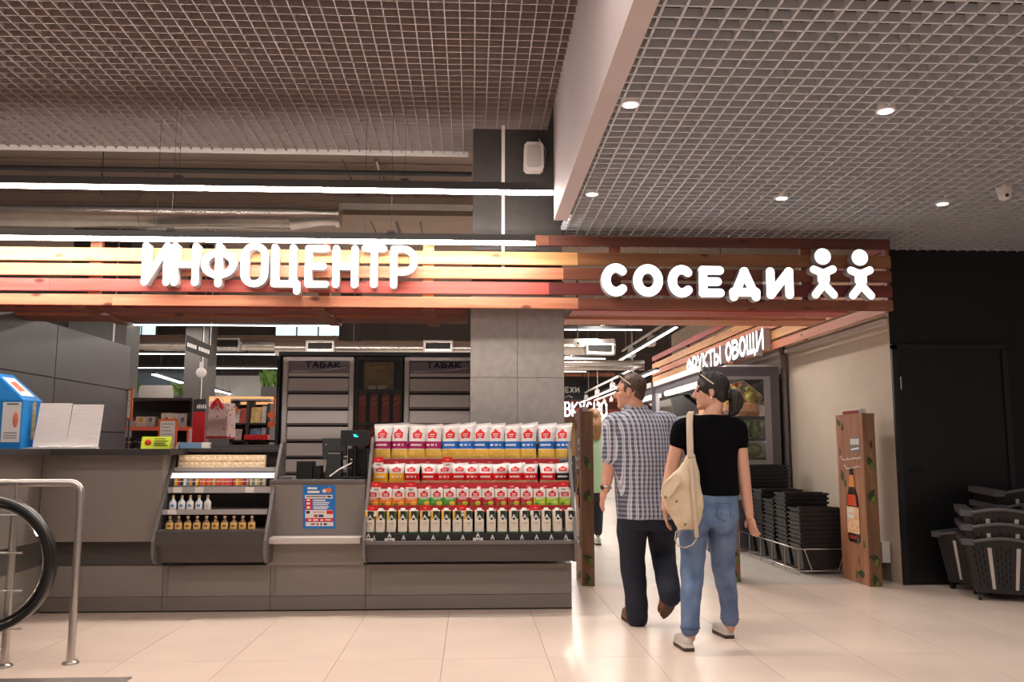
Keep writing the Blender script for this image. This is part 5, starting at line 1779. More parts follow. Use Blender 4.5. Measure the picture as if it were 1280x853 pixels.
Y2 = 23.6
a, c = P(640, 500, Y2), P(733, 476, Y2)
t = thing('menu_board', 'black hanging board with white writing above ВКУСНО', 'sign', ((a.x + c.x) / 2, Y2, a.z))
B().box(a.x, c.x, Y2, Y2 + .05, a.z, c.z, M_blk).build('board', t)
p = P(706.5, 490.5, Y2 - .005)
b = B()
word(b, 'ЕХИ', lambda u, v, d: Vector((p.x + u, Y2 - .004, p.z + v)), P(706, 484.5, Y2).z - p.z, .087, .058, .016, M_txt)
b.build('lettering', t)
b = B()
b.tube([P(706.5, 497, Y2 - .004), P(711, 495, Y2 - .004), P(716, 497.5, Y2 - .004)], .012, M_txt, 5)
b.build('script_line', t)
for xx in (a.x + .2, c.x - .1):
    B().tube([(xx, Y2 + .03, c.z), (xx, Y2 + .03, 4.75)], .01, M_wire, 6).build('hanger_rod', t)
B().box(a.x, c.x + .8, Y2 + .06, Y2 + .1, c.z + .12, c.z + .22, W_or).build('timber_edge', t)
tag(B().box(P(640, 560, 25.4).x, P(830, 560, 25.4).x, 25.4, 25.5, 0, P(740, 520, 25.4).z, mat('warm_wall', (240, 190, 134), .7)).build('counter_back_wall'), 'warm peach back wall of the counter under ВКУСНО', 'wall panel')
tag(B().box(P(752, 560, 21).x, P(768, 560, 21).x, 21, 21.4, 0, P(760, 521, 21).z, M_white).build('white_cabinet', bevel=.01), 'tall white cabinet at the end of the aisle behind the man', 'cabinet')
tag(B().box(P(640, 560, 24.2).x, P(800, 560, 24.2).x, 24.2, 24.9, 0, 1.0, M_lamd).build('service_counter', bevel=.01), 'dark service counter under ВКУСНО', 'counter')

# ------------------------------------------------------------------ fruit fridge
FX0, FX1, FY0, FY1 = P(879, 480, 10.35).x, 3.72, 10.35, 13.1
fz = P(930, 459, FY0).z
M_fr = mat('fridge_grey', (94, 90, 98), .4)
M_frl = mat('fridge_pale', (150, 146, 152), .4)
fridge = thing('display_fridge', 'tall grey open display fridge with fruit and vegetables behind the woman', 'fridge', ((FX0 + FX1) / 2, (FY0 + FY1) / 2, 0))
B().box(FX1 - .05, FX1, FY0, FY1, 0, fz, M_fr).build('back', fridge)
B().box(FX1 - .056, FX1 - .051, FY0, FY1, .46, fz - .16, M_white).build('liner', fridge)
B().box(FX0, FX1 - .051, FY0, FY1, fz - .15, fz, M_fr).build('canopy', fridge, bevel=.01)
B().box(FX0 + .02, FX1 - .051, FY0, FY1, 0, .45, M_fr).build('base', fridge)
wx0, wx1 = FX0 + .1, P(955, 530, FY0).x
B().box(wx1 + .09, FX1, FY0 - .03, FY0 - .001, 0, fz - .001, M_fr).build('end_post', fridge)
B().box(FX0, FX0 + .07, FY0 - .03, FY0 - .001, 0, fz - .151, M_fr).build('end_post', fridge)
B().box(FX0 + .071, wx1 + .089, FY0 - .03, FY0 - .001, fz - .15, fz - .001, M_fr).build('end_header', fridge)
B().box(FX0 + .071, wx1 + .089, FY0 - .03, FY0 - .001, 0, .6, M_fr).build('end_foot', fridge)
B().box(wx1, wx1 + .085, FY0 - .035, FY0 - .031, .6, fz - .155, M_frl).build('window_frame', fridge)
B().box(FX0 + .072, wx1 + .085, FY0 - .035, FY0 - .031, fz - .155, fz - .115, M_frl).build('window_frame', fridge)
B().box(FX0 + .072, wx1 + .0, FY0 - .02, FY0 - .012, .6, fz - .151, glass('fridge_glass', (236, 238, 236))).build('window_pane', fridge)
B().box(FX0, FX0 + .05, FY1 - .05, FY1, 0, fz - .151, M_frl).build('far_post', fridge)
B().box(FX0 - .03, FX0 - .001, FY0, FY1, fz - .05, fz + .02, M_white).build('front_trim', fridge)
B().box(FX0 + .12, FX0 + .17, FY0 + .1, FY1 - .1, fz - .19, fz - .152, mat('fridge_light', (255, 248, 236), .4, emit=14.)).build('light_tube', fridge)
shz = [.88, 1.10, 1.33, 1.60]
for k, z in enumerate(shz):
    d_ = (.0, .06, .14, .22)[k]
    B().box(FX0 + .06 + d_, FX1 - .06, FY0 + .01, FY1 - .06, z - .025, z, M_fr).build('shelf', fridge)
    B().box(FX0 + .07 + d_, FX0 + .09 + d_, FY0 + .05, FY1 - .1, z - .036, z - .026, mat('shelf_fill_strip', (255, 248, 236), .4, emit=10.)).build('shelf_fill_strip', fridge)  # glowing strip added under each shelf to brighten the produce
B().hexa([(FX0 + .5, FY0 + .02, fz - .17), (FX1 - .06, FY0 + .02, fz - .45), (FX1 - .055, FY1 - .06, fz - .45), (FX0 + .5, FY1 - .06, fz - .17),
          (FX0 + .5, FY0 + .02, fz - .16), (FX1 - .06, FY0 + .02, fz - .44), (FX1 - .055, FY1 - .06, fz - .44), (FX0 + .5, FY1 - .06, fz - .16)], mat('mirror', (220, 220, 220), .06, 1.)).build('mirror', fridge)
B().box(FX0 + .3, FX1, FY0 + .05, FY0 + .5, fz + .001, fz + .03, M_white).build('top_cover', fridge, bevel=.01)
f2 = copy_tree(fridge, (WO[fridge].x - .03, WO[fridge].y + 2.9, 0), 'second tall grey display fridge farther along the wall')
# produce
P_kinds = {
    'cabbage': ((170, 196, 120), (222, 226, 190)), 'melon': ((206, 176, 70), (226, 200, 110)), 'lettuce bag': ((120, 160, 70), (214, 224, 190)),
    'ham tray': ((214, 120, 84), (240, 200, 160)), 'flower bunch': ((226, 216, 206), (220, 140, 150)), 'banana pack': ((196, 190, 60), (90, 110, 40))}
rowsk = [('banana pack', 6, .88), ('cabbage', 9, 1.10), ('lettuce bag', 12, 1.33), ('ham tray', 6, 1.60)]
for rk, (kind, n, z) in enumerate(rowsk):
    d_ = (.0, .06, .14, .22)[rk]
    m = mat('produce_' + kind.replace(' ', '_'), P_kinds[kind][0], .45, col2=P_kinds[kind][1], scale=22, bump=.3)
    for i in range(n):
        y = FY0 + .14 + i * .27 if kind != 'lettuce bag' else FY0 + .1 + i * .16
        for j in range(4 if i < 2 else 1):
            x = FX0 + .2 + d_ + j * (.19 if kind != 'lettuce bag' else .16) + .03 * (i % 2)
            if x > FX1 - .14:
                continue
            b = B()
            if kind == 'cabbage':
                b.ball((0, 0, .09), (.095, .1, .09), m, 14, 9)
                b.tube([(.0, -.02, .0), (0, -.02, .02)], .03, m, 8)
            elif kind == 'lettuce bag':
                b.lathe([(.03, 0), (.06, .03), (.065, .12), (.05, .17), (.075, .22)], m, n=10)
            elif kind == 'ham tray':
                b.hexa([(-.09, -.1, 0), (.09, -.1, 0), (.09, .1, 0), (-.09, .1, 0), (-.1, -.09, .06), (.1, -.09, .05), (.1, .1, .17), (-.1, .1, .18)], m)
            else:
                for q in range(5):
                    b.tube([(-.05 + .025 * q, -.08, .03), (-.05 + .025 * q, -.03, .015), (-.05 + .025 * q, .03, .02), (-.05 + .022 * q, .08, .06), (-.03 + .015 * q, .1, .09)], [.006, .017, .019, .016, .006], m, 8)
            o = b.build(kind.replace(' ', '_'), org=(0, 0, 0))
            o.location = (x, y, z + .003)
            o.rotation_euler.z = random.uniform(-.3, .3)
            tag(o, '%s on fridge shelf %s, %s from the glass end, %s from the front' % (kind, ['one', 'two', 'three', 'four'][rk], ['first', 'second', 'third', 'fourth', 'fifth', 'sixth', 'seventh', 'eighth', 'ninth', 'tenth', 'eleventh', 'twelfth'][i], ['first', 'second', 'third', 'fourth'][j]), 'produce', 'produce in the fridge')
rnd = random.Random(3)
PC = [('melon', (206, 186, 80), (226, 206, 120)), ('flower bunch', (206, 150, 150), (190, 110, 120)), ('green pear', (150, 170, 60), (190, 200, 100)), ('red apple', (190, 60, 50), (220, 150, 80))]
for i in [k for k in range(22) if k not in (9, 10)]:
    nm, ca, cb_ = PC[i % 4]
    m = mat('produce_' + nm.replace(' ', '_'), ca, .45, col2=cb_, scale=22)
    r = .075 if nm in ('melon', 'flower bunch') else .05
    b = B().ball((0, 0, r * .9), (r, r * 1.05, r * .9), m, 12, 8).tube([(0, 0, r * 1.7), (.008, 0, r * 2.0)], .006, M_leaf, 6)
    o = b.build(nm.replace(' ', '_'), org=(0, 0, 0))
    row, k = divmod(i, 11)
    o.location = (FX0 + .62 + .16 * row - .11 * (k % 2), FY0 + .10 + .235 * k, shz[3] + .165 + .06 * (k % 2) - .03 * row)
    tag(o, '%s on the top fridge pile, %s row, %s from the glass end' % (nm, ['front', 'back'][row], ['first', 'second', 'third', 'fourth', 'fifth', 'sixth', 'seventh', 'eighth', 'ninth', 'tenth', 'eleventh'][k]), 'produce', 'top pile in the fridge')
# wall pipe
x = XWR - .05
y = PX(981, 500, x).y
t = thing('wall_pipe', 'vertical grey pipe on the beige wall beside the fruit fridge', 'pipe', (x, y, 0))
B().tube([(x, y, 0), (x, y, 2.35)], .036, mat('pipe_grey', (128, 124, 128), .45), 14).build('pipe', t)
for z in (.9, 1.75, 2.1):
    B().tube([(x, y, z - .02), (x, y, z + .02)], .045, mat('pipe_grey', (128, 124, 128), .45), 14).build('coupling', t)
B().tube([(x, y, 2.35), (x + .0, y + .05, 2.45), (x, y + .3, 2.5), (x, y + .9, 2.5)], .036, mat('pipe_grey', (128, 124, 128), .45), 14).build('bend', t)

# ------------------------------------------------------------------ beer pillars
M_pw = wood('pillar_print_wood', (172, 118, 86), (138, 90, 64), (14, 14, 1.6), .55)
M_pw2 = wood('pillar_side_wood', (134, 96, 66), (96, 66, 44), (14, 14, 1.6), .55)
M_hop = mat('hop_green', (112, 118, 48), .6, col2=(74, 86, 34), scale=60)
M_hopd = mat('hop_leaf_dark', (44, 54, 26), .5)


def pillar(label, corner, w=.115, L=.42, h=1.53, ad=True):
    x, y = corner
    t = thing('beer_pillar', label, 'advertising pillar', (x + w / 2, y + L / 2, 0), 'beer advertising pillars')
    B().box(x + .004, x + w - .004, y + .003, y + L - .003, 0, h - .004, M_pw2).build('core', t)
    B().box(x, x + .004, y, y + L, 0, h, M_pw).build('poster_panel', t)
    B().box(x + .0042, x + w, y - .001, y + .003, 0, h, M_pw2).build('end_panel', t)
    B().box(x + w - .004, x + w, y, y + L, 0, h, M_pw).build('poster_panel', t)
    # steel gate frame peeping out on top
    B().box(x + .03, x + w - .03, y + .1, y + L - .08, h - .003, h + .045, M_white).build('gate_head', t)
    B().box(x + .026, x + .03, y + .12, y + L - .1, h + .006, h + .036, mat('gate_lamp_red', (150, 24, 24), .4)).build('red_lamp_bar', t)

    def leaf(cx, cy, cz, s, ax, rot, part='hop_leaf', m=M_hopd):
        """pointed leaf lying on a face; ax 'x' = on the poster face, 'y' = on the end face"""
        pts = [(0, -1), (.45, -.45), (.5, .1), (.25, .6), (0, 1), (-.25, .6), (-.5, .1), (-.45, -.45)]
        vs = []
        for u, v in pts:
            a = u * math.cos(rot) - v * math.sin(rot); c = u * math.sin(rot) + v * math.cos(rot)
            vs.append((cx - .002, cy - a * s, cz + c * s) if ax == 'x' else (cx + a * s, cy - .002, cz + c * s))
        B().prism(vs, (.0015, 0, 0) if ax == 'x' else (0, .0015, 0), m).build(part, t)

    def cone(cx, cy, cz, s, ax):
        b = B()
        b.ball((0, 0, 0), (s * .7 if ax == 'y' else .006, .006 if ax == 'y' else s * .7, s), M_hop, 10, 7)
        o = b.build('hop_cone', t, org=(0, 0, 0))
        o.location = Vector((cx, cy, cz)) - WO[t]
    xm = x + w * .55
    for cz, s, r_ in ((1.10, .05, .4), (.80, .06, -.5), (.25, .05, 1.2), (.06, .055, .2)):
        leaf(xm - .01, y - .002, cz, s, 'y', r_)
        cone(xm + .012, y - .004, cz - .045, .034, 'y')
    if ad:
        px = x
        Fy = lambda f: y + L * (1 - f)                # f: 0 far (left in view) .. 1 near
        # corner leaves
        for f, cz, s, r_ in ((.10, 1.46, .05, .9), (.16, .96, .06, .2), (.72, .09, .07, 1.5)):
            leaf(px, Fy(f), cz, s, 'x', r_)
        for f, cz in ((.24, 1.42), (.26, .89), (.86, .36), (.55, .07)):
            cone(px - .003, Fy(f), cz, .036, 'x')
        # badge
        M_bd = mat('badge_grey', (120, 116, 116), .5)
        bd = B().prism([(px - .002, Fy(.50), 1.30), (px - .002, Fy(.92), 1.33), (px - .002, Fy(.90), 1.21 - .02), (px - .002, Fy(.52), 1.17)], (.0018, 0, 0), M_bd).build('badge', t)
        b = B()
        for q in range(5):
            f0 = .55 + .066 * q
            b.add([(px - .0028, Fy(f0), 1.245), (px - .0028, Fy(f0 + .045), 1.25), (px - .0028, Fy(f0 + .045), 1.305), (px - .0028, Fy(f0), 1.30)], [(0, 1, 2, 3)], M_txt)
        b.add([(px - .0028, Fy(.56), 1.195), (px - .0028, Fy(.86), 1.21), (px - .0028, Fy(.86), 1.225), (px - .0028, Fy(.56), 1.21)], [(0, 1, 2, 3)], M_txt)
        b.build('badge_print', bd)
        # handwritten two-line slogan
        b = B()
        for z0_, f0, f1, n_, amp in ((1.10, .14, .92, 26, .022), (1.02, .26, .86, 22, .020)):
            pts = [(px - .003, Fy(f0 + (f1 - f0) * q / n_), z0_ + amp * .7 * math.sin(q * 2.3) * (.6 + .4 * math.sin(q * .9)) + .03 * (q / n_) + (.03 if q < 3 else 0)) for q in range(n_ + 1)]
            b.tube(pts, .0035, M_txt, 5)
        b.build('script_slogan', t)
        # bottle
        def ringY(f, hw, z):
            return Fy(f) , hw, z
        cyb = Fy(.52)
        prof = [(.62 - .19, .075), (.60 - .19 + .05, .085), (.70, .085), (.78, .078), (.84, .05), (.90, .034), (1.02, .028), (1.06, .034), (1.075, .030)]
        prof = [(z_, k_ * 1.5) for z_, k_ in ((.36, .07), (.38, .085), (.70, .085), (.78, .076), (.85, .045), (.92, .032), (1.0, .027), (1.02, .03), (1.045, .027))]
        vs = []
        nn = 8
        for z, hw in prof:
            for q in range(nn + 1):
                a = math.pi * q / nn
                vs.append((px - .001 - .012 * math.sin(a) * (hw / .1275), cyb + hw * math.cos(a), z))
        fs = [(r_ * (nn + 1) + q, r_ * (nn + 1) + q + 1, (r_ + 1) * (nn + 1) + q + 1, (r_ + 1) * (nn + 1) + q) for r_ in range(len(prof) - 1) for q in range(nn)]
        bt = B().add(vs, fs, mat('beer_glass', (48, 30, 22), .2), True).build('bottle_picture', t)

        def patch(z0_, z1_, f, m, off, name):
            vs = []
            for z in (z0_, z1_):
                hw = .1275
                for (za_, ha), (zb_, hb_) in zip(prof[:-1], prof[1:]):
                    if za_ <= z <= zb_:
                        hw = ha + (hb_ - ha) * (z - za_) / max(1e-6, zb_ - za_)
                for q in range(nn + 1):
                    a = math.pi * (.5 + (q / nn - .5) * f)
                    vs.append((px - .001 - off - .012 * math.sin(a) * (hw / .1275), cyb + hw * math.cos(a), z))
            B().add(vs, [(q, q + 1, q + nn + 2, q + nn + 1) for q in range(nn)], m, True).build(name, bt)
        patch(.44, .68, .92, mat('beer_label', (226, 150, 60), .5, col2=(236, 224, 204), scale=22), .002, 'label')
        patch(.69, .79, .55, mat('beer_amber', (214, 70, 24), .3), .001, 'amber_highlight')
        patch(.86, .97, .8, mat('beer_neck', (226, 140, 60), .4), .002, 'neck_label')
        patch(.39, .42, .4, mat('beer_red', (150, 40, 30), .4), .002, 'foot_label')
        b = B()
        fnb = lambda u, v, d: Vector((px - .018, cyb + .085 - u * 1.35, .60 + v))
        for (ux, uz) in ((0, .035), (0, -.022)):
            for q in range(4):
                u0 = ux + q * .027
                b.add([fnb(u0, uz - .008, 0), fnb(u0 + .018, uz - .006, 0), fnb(u0 + .019, uz + .036 - .003 * q, 0), fnb(u0 + .002, uz + .034 - .002 * q, 0)], [(0, 1, 2, 3)], M_txt)
        b.build('label_lettering', bt)
    return t


cB = PZ(1087.5, 734, 0)
pillar('wooden look beer advertising pillar with bottle picture beside the basket stacks', (cB.x, cB.y), L=.56)
cA = PZ(727.5, 733, 0)
pillar('wooden look beer pillar with hop leaves beside the snack display', (cA.x, cA.y), h=1.55)
cM = PZ(912.5, 728, 0)
pillar('wooden look beer pillar partly hidden behind the woman', (cM.x, cM.y), h=1.53, w=.10)

# ------------------------------------------------------------------ hand basket stacks
M_bk = mat('basket_black', (30, 29, 31), .42)
bw, bd_, bh, pitch = .46, .31, .235, .043
b = B()
w0, d0 = bw / 2 - .045, bd_ / 2 - .035
w1, d1 = bw / 2 - .012, bd_ / 2 - .012
ring = lambda w, d, z: [(-w, -d, z), (w, -d, z), (w, d, z), (-w, d, z)]
vs = ring(w0, d0, 0) + ring(w1, d1, bh) + ring(w1 - .006, d1 - .006, bh) + ring(w0 - .006, d0 - .006, .006)
fs = [(3, 2, 1, 0), (12, 13, 14, 15)]
for a_, c_ in ((0, 4), (4, 8), (8, 12)):
    fs += [(a_ + k, a_ + (k + 1) % 4, c_ + (k + 1) % 4, c_ + k) for k in range(4)]
b.add(vs, fs, M_bk)
mb = b.mesh('basket_body', (0, 0, 0))
b = B()
vs = ring(w1, d1, bh - .022) + ring(bw / 2, bd_ / 2, bh - .018) + ring(bw / 2, bd_ / 2, bh) + ring(w1 - .006, d1 - .006, bh)
fs = []
for a_, c_ in ((0, 4), (4, 8), (8, 12)):
    fs += [(a_ + k, a_ + (k + 1) % 4, c_ + (k + 1) % 4, c_ + k) for k in range(4)]
b.add(vs, fs, M_bk)
mr = b.mesh('rim', (0, 0, 0))
mh = B().tube([(-bw / 2 + .03, -.02, bh + .004), (-bw / 2 + .06, -bd_ / 2 + .03, bh + .006), (bw / 2 - .06, -bd_ / 2 + .03, bh + .006), (bw / 2 - .03, -.02, bh + .004)], .006, M_bk, 6).mesh('folded_handle', (0, 0, 0))
XS = 3.40
SN = ['front', 'second', 'third', 'fourth', 'rearmost']
rack = thing('basket_rack', 'low wire rack holding the black basket stacks along the beige wall', 'rack', (XS, 9.4, 0))
y0_, y1_ = 8.36, 10.2
for z in (.045, .25):
    B().tube([(XS - .26, y0_, z), (XS + .26, y0_, z), (XS + .26, y1_, z), (XS - .26, y1_, z)], .006, M_chrome, 6, closed=True).build('wire_ring', rack)
for k in range(6):
    yy = y0_ + (y1_ - y0_) * k / 5
    B().tube([(XS - .26, yy, .25), (XS - .26, yy, .0)], .005, M_chrome, 6).build('wire_post', rack)
    B().tube([(XS + .26, yy, .25), (XS + .26, yy, .0)], .005, M_chrome, 6).build('wire_post', rack)
for s in (-1, 1):
    B().tube([(XS + s * .2, y0_, .25), (XS + s * .13, y0_, .045)], .005, M_chrome, 6).build('wire_brace', rack)
for k in range(5):
    yy = y0_ + .18 + .365 * k
    B().tube([(XS - .26, yy, .045), (XS + .26, yy, .045)], .005, M_chrome, 6).build('wire_bar', rack)
for k, n in enumerate((9, 12, 10, 12, 18)):
    yy = y0_ + .18 + .365 * k
    for i in range(n):
        loc = (XS + random.uniform(-.006, .006), yy, .053 + pitch * i)
        o = link('shopping_basket', mb, loc)
        q = n - 1 - i
        tag(o, 'black shopping basket in the %s stack, %s' % (SN[k], 'topmost' if q == 0 else '%s from the top' % ['', 'second', 'third', 'fourth', 'fifth', 'sixth', 'seventh', 'eighth', 'ninth', 'tenth', 'eleventh', 'twelfth', 'thirteenth', 'fourteenth', 'fifteenth', 'sixteenth', 'seventeenth', 'lowest'][q]), 'basket', 'nested hand baskets')
        link('rim', mr, loc, o)
        if q == 0:
            link('folded_handle', mh, loc, o)

# ------------------------------------------------------------------ rolling baskets by the black wall
M_rbk = mat('trolley_black', (30, 28, 30), .45)
M_rim = mat('trolley_rim_grey', (84, 80, 82), .4)
M_pale = mat('trolley_strip_pale', (196, 186, 178), .45)
M_hole = mat('trolley_slot', (8, 8, 9), .8)


def rolling(label, loc, rz, holes=True):
    t = thing('rolling_basket', label, 'basket', (0, 0, 0), 'rolling baskets')
    W0, W1, D0, D1, H = .20, .275, .17, .21, .42
    b = B()
    vs = ring(W0, D0, .06) + ring(W1, D1, .06 + H) + ring(W1 - .008, D1 - .008, .06 + H) + ring(W0 - .008, D0 - .008, .07)
    fs = [(3, 2, 1, 0), (12, 13, 14, 15)]
    for a_, c_ in ((0, 4), (4, 8), (8, 12)):
        fs += [(a_ + k, a_ + (k + 1) % 4, c_ + (k + 1) % 4, c_ + k) for k in range(4)]
    bo = b.add(vs, fs, M_rbk).build('basket_body', t, org=(0, 0, 0))
    fp = lambda u, v, off=.001: Vector(((W0 + (W1 - W0) * v) * u, -(D0 + (D1 - D0) * v) - off, .06 + H * v))
    if holes:
        b = B()
        for ci, u in enumerate((-.82, -.70, -.58, -.20, -.08, .04, .16, .60, .72, .84)):
            for r_ in range(6):
                v0 = .12 + .135 * r_ + (.06 if ci % 2 else 0)
                if v0 + .09 > .9:
                    continue
                b.add([fp(u, v0), fp(u + .055, v0), fp(u + .055, v0 + .09), fp(u, v0 + .09)], [(0, 1, 2, 3)], M_hole)
        b.build('slots', bo)['kind'] = 'stuff'
    for u in (-.42, .36):
        B().add([fp(u, .08, .006), fp(u + .11, .08, .006), fp(u + .11, .86, .006), fp(u, .86, .006)] + [fp(u, .08, 0), fp(u + .11, .08, 0), fp(u + .11, .86, 0), fp(u, .86, 0)],
                [(0, 1, 2, 3), (0, 4, 5, 1), (1, 5, 6, 2), (2, 6, 7, 3), (3, 7, 4, 0)], M_pale).build('slide_strip', t, org=(0, 0, 0))
    z = .06 + H
    for s in (-1, 1):
        B().hexa([(s * (W1 + .02) - .09 * (s > 0) - .0, -D1 - .03, z - .04), (s * (W1 + .02) + .09 * (s < 0), -D1 - .03, z - .04), (s * (W1 + .02) + .09 * (s < 0), D1 + .02, z - .02), (s * (W1 + .02) - .09 * (s > 0), D1 + .02, z - .02),
                  (s * (W1 + .02) - .09 * (s > 0), -D1 - .03, z + .01), (s * (W1 + .02) + .09 * (s < 0), -D1 - .03, z + .01), (s * (W1 + .02) + .09 * (s < 0), D1 + .02, z + .03), (s * (W1 + .02) - .09 * (s > 0), D1 + .02, z + .03)], M_rim).build('grip', t, org=(0, 0, 0))
    path = [(-W1 + .06 + (2 * W1 - .12) * k / 8, -D1 - .035, z - .012 + .03 * math.sin(math.pi * k / 8)) for k in range(9)]
    B().tube(path, .015, M_rim, 8).build('curved_handle', t, org=(0, 0, 0))
    for sx in (-1, 1):
        for sy in (-1, 1):
            c = Vector((sx * (W0 - .02), sy * (D0 - .02), .028))
            B().tube([c - Vector((.012, 0, 0)), c + Vector((.012, 0, 0))], .028, M_plast, 14).build('wheel', t, org=(0, 0, 0))
    t.location = loc
    t.rotation_euler.z = rz
    WO[t] = Vector(loc)
    return t


r1 = rolling('black slotted rolling basket with pale strips, bottom of the front stack by the black wall', (4.33, 7.06, 0), -.42)
r2 = copy_tree(r1, (4.33, 7.06, .115), 'black rolling basket, middle of the front stack by the black wall')
r3 = copy_tree(r1, (4.33, 7.06, .23), 'black rolling basket, topmost of the front stack by the black wall')
r4 = rolling('black rolling basket turned sideways beside the front stack, against the black wall', (4.40, 7.44, 0), -1.15, False)
r5 = copy_tree(r4, (4.72, 7.40, .25), 'dark rolling basket on the rear stack, lower visible one')
r5.rotation_euler.z = -.1
r6 = copy_tree(r4, (4.72, 7.40, .37), 'dark rolling basket, top of the rear stack')
r6.rotation_euler.z = -.1
r7 = copy_tree(r4, (4.72, 7.40, 0), 'dark rolling basket at the bottom of the rear stack')
r7.rotation_euler.z = -.1
r8 = copy_tree(r4, (4.72, 7.40, .125), 'dark rolling basket, second from the floor in the rear stack')
r8.rotation_euler.z = -.1

# ================================================================== PEOPLE
def ell(b, c, ax, r, m, nu=18, nv=12):
    """ellipsoid with axes ax (three unit vectors) and radii r"""
    c = Vector(c)
    vs, fs = [], []
    for i in range(nv + 1):
        th = math.pi * i / nv
        for k in range(nu):
            ph = 2 * math.pi * k / nu
            q = (max(.02, math.sin(th)) * math.cos(ph), max(.02, math.sin(th)) * math.sin(ph), math.cos(th))
            vs.append(c + ax[0] * (q[0] * r[0]) + ax[1] * (q[1] * r[1]) + ax[2] * (q[2] * r[2]))
    for i in range(nv):
        for k in range(nu):
            l = (k + 1) % nu
            fs.append((i * nu + k, i * nu + l, (i + 1) * nu + l, (i + 1) * nu + k))
    fs += [list(range(nu)), list(range((nv + 1) * nu - 1, nv * nu - 1, -1))]
    b.add(vs, fs, m, True)


def loft(b, secs, m, fwd=Vector((0, 1, 0)), n=24, p=2.3):
    """stack of horizontal super-ellipses: (centre, half width, half depth)"""
    side = Vector((fwd.y, -fwd.x, 0))
    vs = []
    for c, hw, hd in secs:
        for k in range(n):
            a = 2 * math.pi * k / n
            ca, sa = math.cos(a), math.sin(a)
            vs.append(Vector(c) + side * (hw * math.copysign(abs(ca) ** (2 / p), ca)) + fwd * (hd * math.copysign(abs(sa) ** (2 / p), sa)))
    fs = [(i * n + k, i * n + (k + 1) % n, (i + 1) * n + (k + 1) % n, (i + 1) * n + k) for i in range(len(secs) - 1) for k in range(n)]
    fs += [list(range(n)), list(range(len(vs) - 1, len(vs) - n - 1, -1))]
    b.add(vs, fs, m, True)


TMP = bpy.data.scenes.new('work')                       # small side scene, so each remesh evaluates one object only


def remesh(b, name, voxel, smooth, mats, deci=None, disp=None):
    me = b.mesh('tmp', (0, 0, 0))
    o = bpy.data.objects.new('tmp', me)
    TMP.collection.objects.link(o)
    r = o.modifiers.new('r', 'REMESH')
    r.mode = 'VOXEL'
    r.voxel_size = voxel
    r.use_smooth_shade = True
    if smooth:
        s = o.modifiers.new('s', 'SMOOTH')
        s.factor = .5
        s.iterations = smooth
    TMP.view_layers[0].update()
    dg = TMP.view_layers[0].depsgraph
    nm = bpy.data.meshes.new_from_object(o.evaluated_get(dg))
    nm.name = name
    bpy.data.objects.remove(o)
    if disp:
        co = [v.co + v.normal * disp(v.co) for v in nm.vertices]
        nm.vertices.foreach_set('co', [k for c in co for k in c])
        nm.update()
    nm.materials.clear()
    for m in mats:
        nm.materials.append(m)
    for p in nm.polygons:
        p.use_smooth = True
        p.material_index = 0
    return nm


def put(name, me, parent=None, label=None):
    """link a mesh given in world coordinates with its origin at its base"""
    xs = [v.co.x for v in me.vertices]; ys = [v.co.y for v in me.vertices]; zs = [v.co.z for v in me.vertices]
    org = Vector(((min(xs) + max(xs)) / 2, (min(ys) + max(ys)) / 2, min(zs)))
    me.transform(Matrix.Translation(-org))
    return link(name, me, org, parent, label=label)


def limb(b, pts, rs, m, n=14):
    """rounded, subdivided tapering limb"""
    pts = [Vector(p) for p in pts]
    path, rad = [], []
    for i in range(len(pts) - 1):
        for k in range(6):
            f = k / 6
            p0 = pts[max(0, i - 1)]; p1 = pts[i]; p2 = pts[i + 1]; p3 = pts[min(len(pts) - 1, i + 2)]
            q = .5 * ((2 * p1) + (p2 - p0) * f + (2 * p0 - 5 * p1 + 4 * p2 - p3) * f * f + (3 * p1 - p0 - 3 * p2 + p3) * f ** 3)
            path.append(q)
            rad.append(rs[i] + (rs[i + 1] - rs[i]) * f)
    path.append(pts[-1]); rad.append(rs[-1])
    b.tube(path, rad, m, n)
    ell(b, pts[0], (Vector((1, 0, 0)), Vector((0, 1, 0)), Vector((0, 0, 1))), (rs[0],) * 3, m, 12, 8)
    ell(b, pts[-1], (Vector((1, 0, 0)), Vector((0, 1, 0)), Vector((0, 0, 1))), (rs[-1],) * 3, m, 12, 8)


def hand(b, wrist, d, thumb, m, s=1., curl=.35):
    """palm and five separate fingers; d points to the fingertips, thumb to the thumb side"""
    d = Vector(d).normalized()
    t = Vector(thumb)
    t = (t - d * t.dot(d)).normalized()
    nrm = d.cross(t).normalized()                    # direction the fingers curl to
    w = Vector(wrist)
    ell(b, w + d * .045 * s, (t, d, nrm), (.040 * s, .055 * s, .017 * s), m, 14, 10)
    for k, (off, L) in enumerate(((.030, .078), (.010, .088), (-.011, .082), (-.030, .064))):
        p0 = w + d * .082 * s + t * off * s
        p1 = p0 + (d + nrm * curl * .5) .normalized() * L * .45 * s + t * off * .12 * s
        p2 = p1 + (d + nrm * curl * 1.5).normalized() * L * .32 * s
        p3 = p2 + (d + nrm * curl * 2.6).normalized() * L * .25 * s
        b.tube([p0 - d * .02 * s, p0, p1, p2, p3], [.0095 * s, .0095 * s, .0088 * s, .0082 * s, .0068 * s], m, 8)
    p0 = w + d * .02 * s + t * .030 * s
    p1 = p0 + (d * .8 + t * .75).normalized() * .042 * s
    p2 = p1 + (d + t * .2 + nrm * .3).normalized() * .034 * s
    b.tube([p0 - t * .015 * s, p0, p1, p2], [.013 * s, .013 * s, .0105 * s, .0085 * s], m, 8)


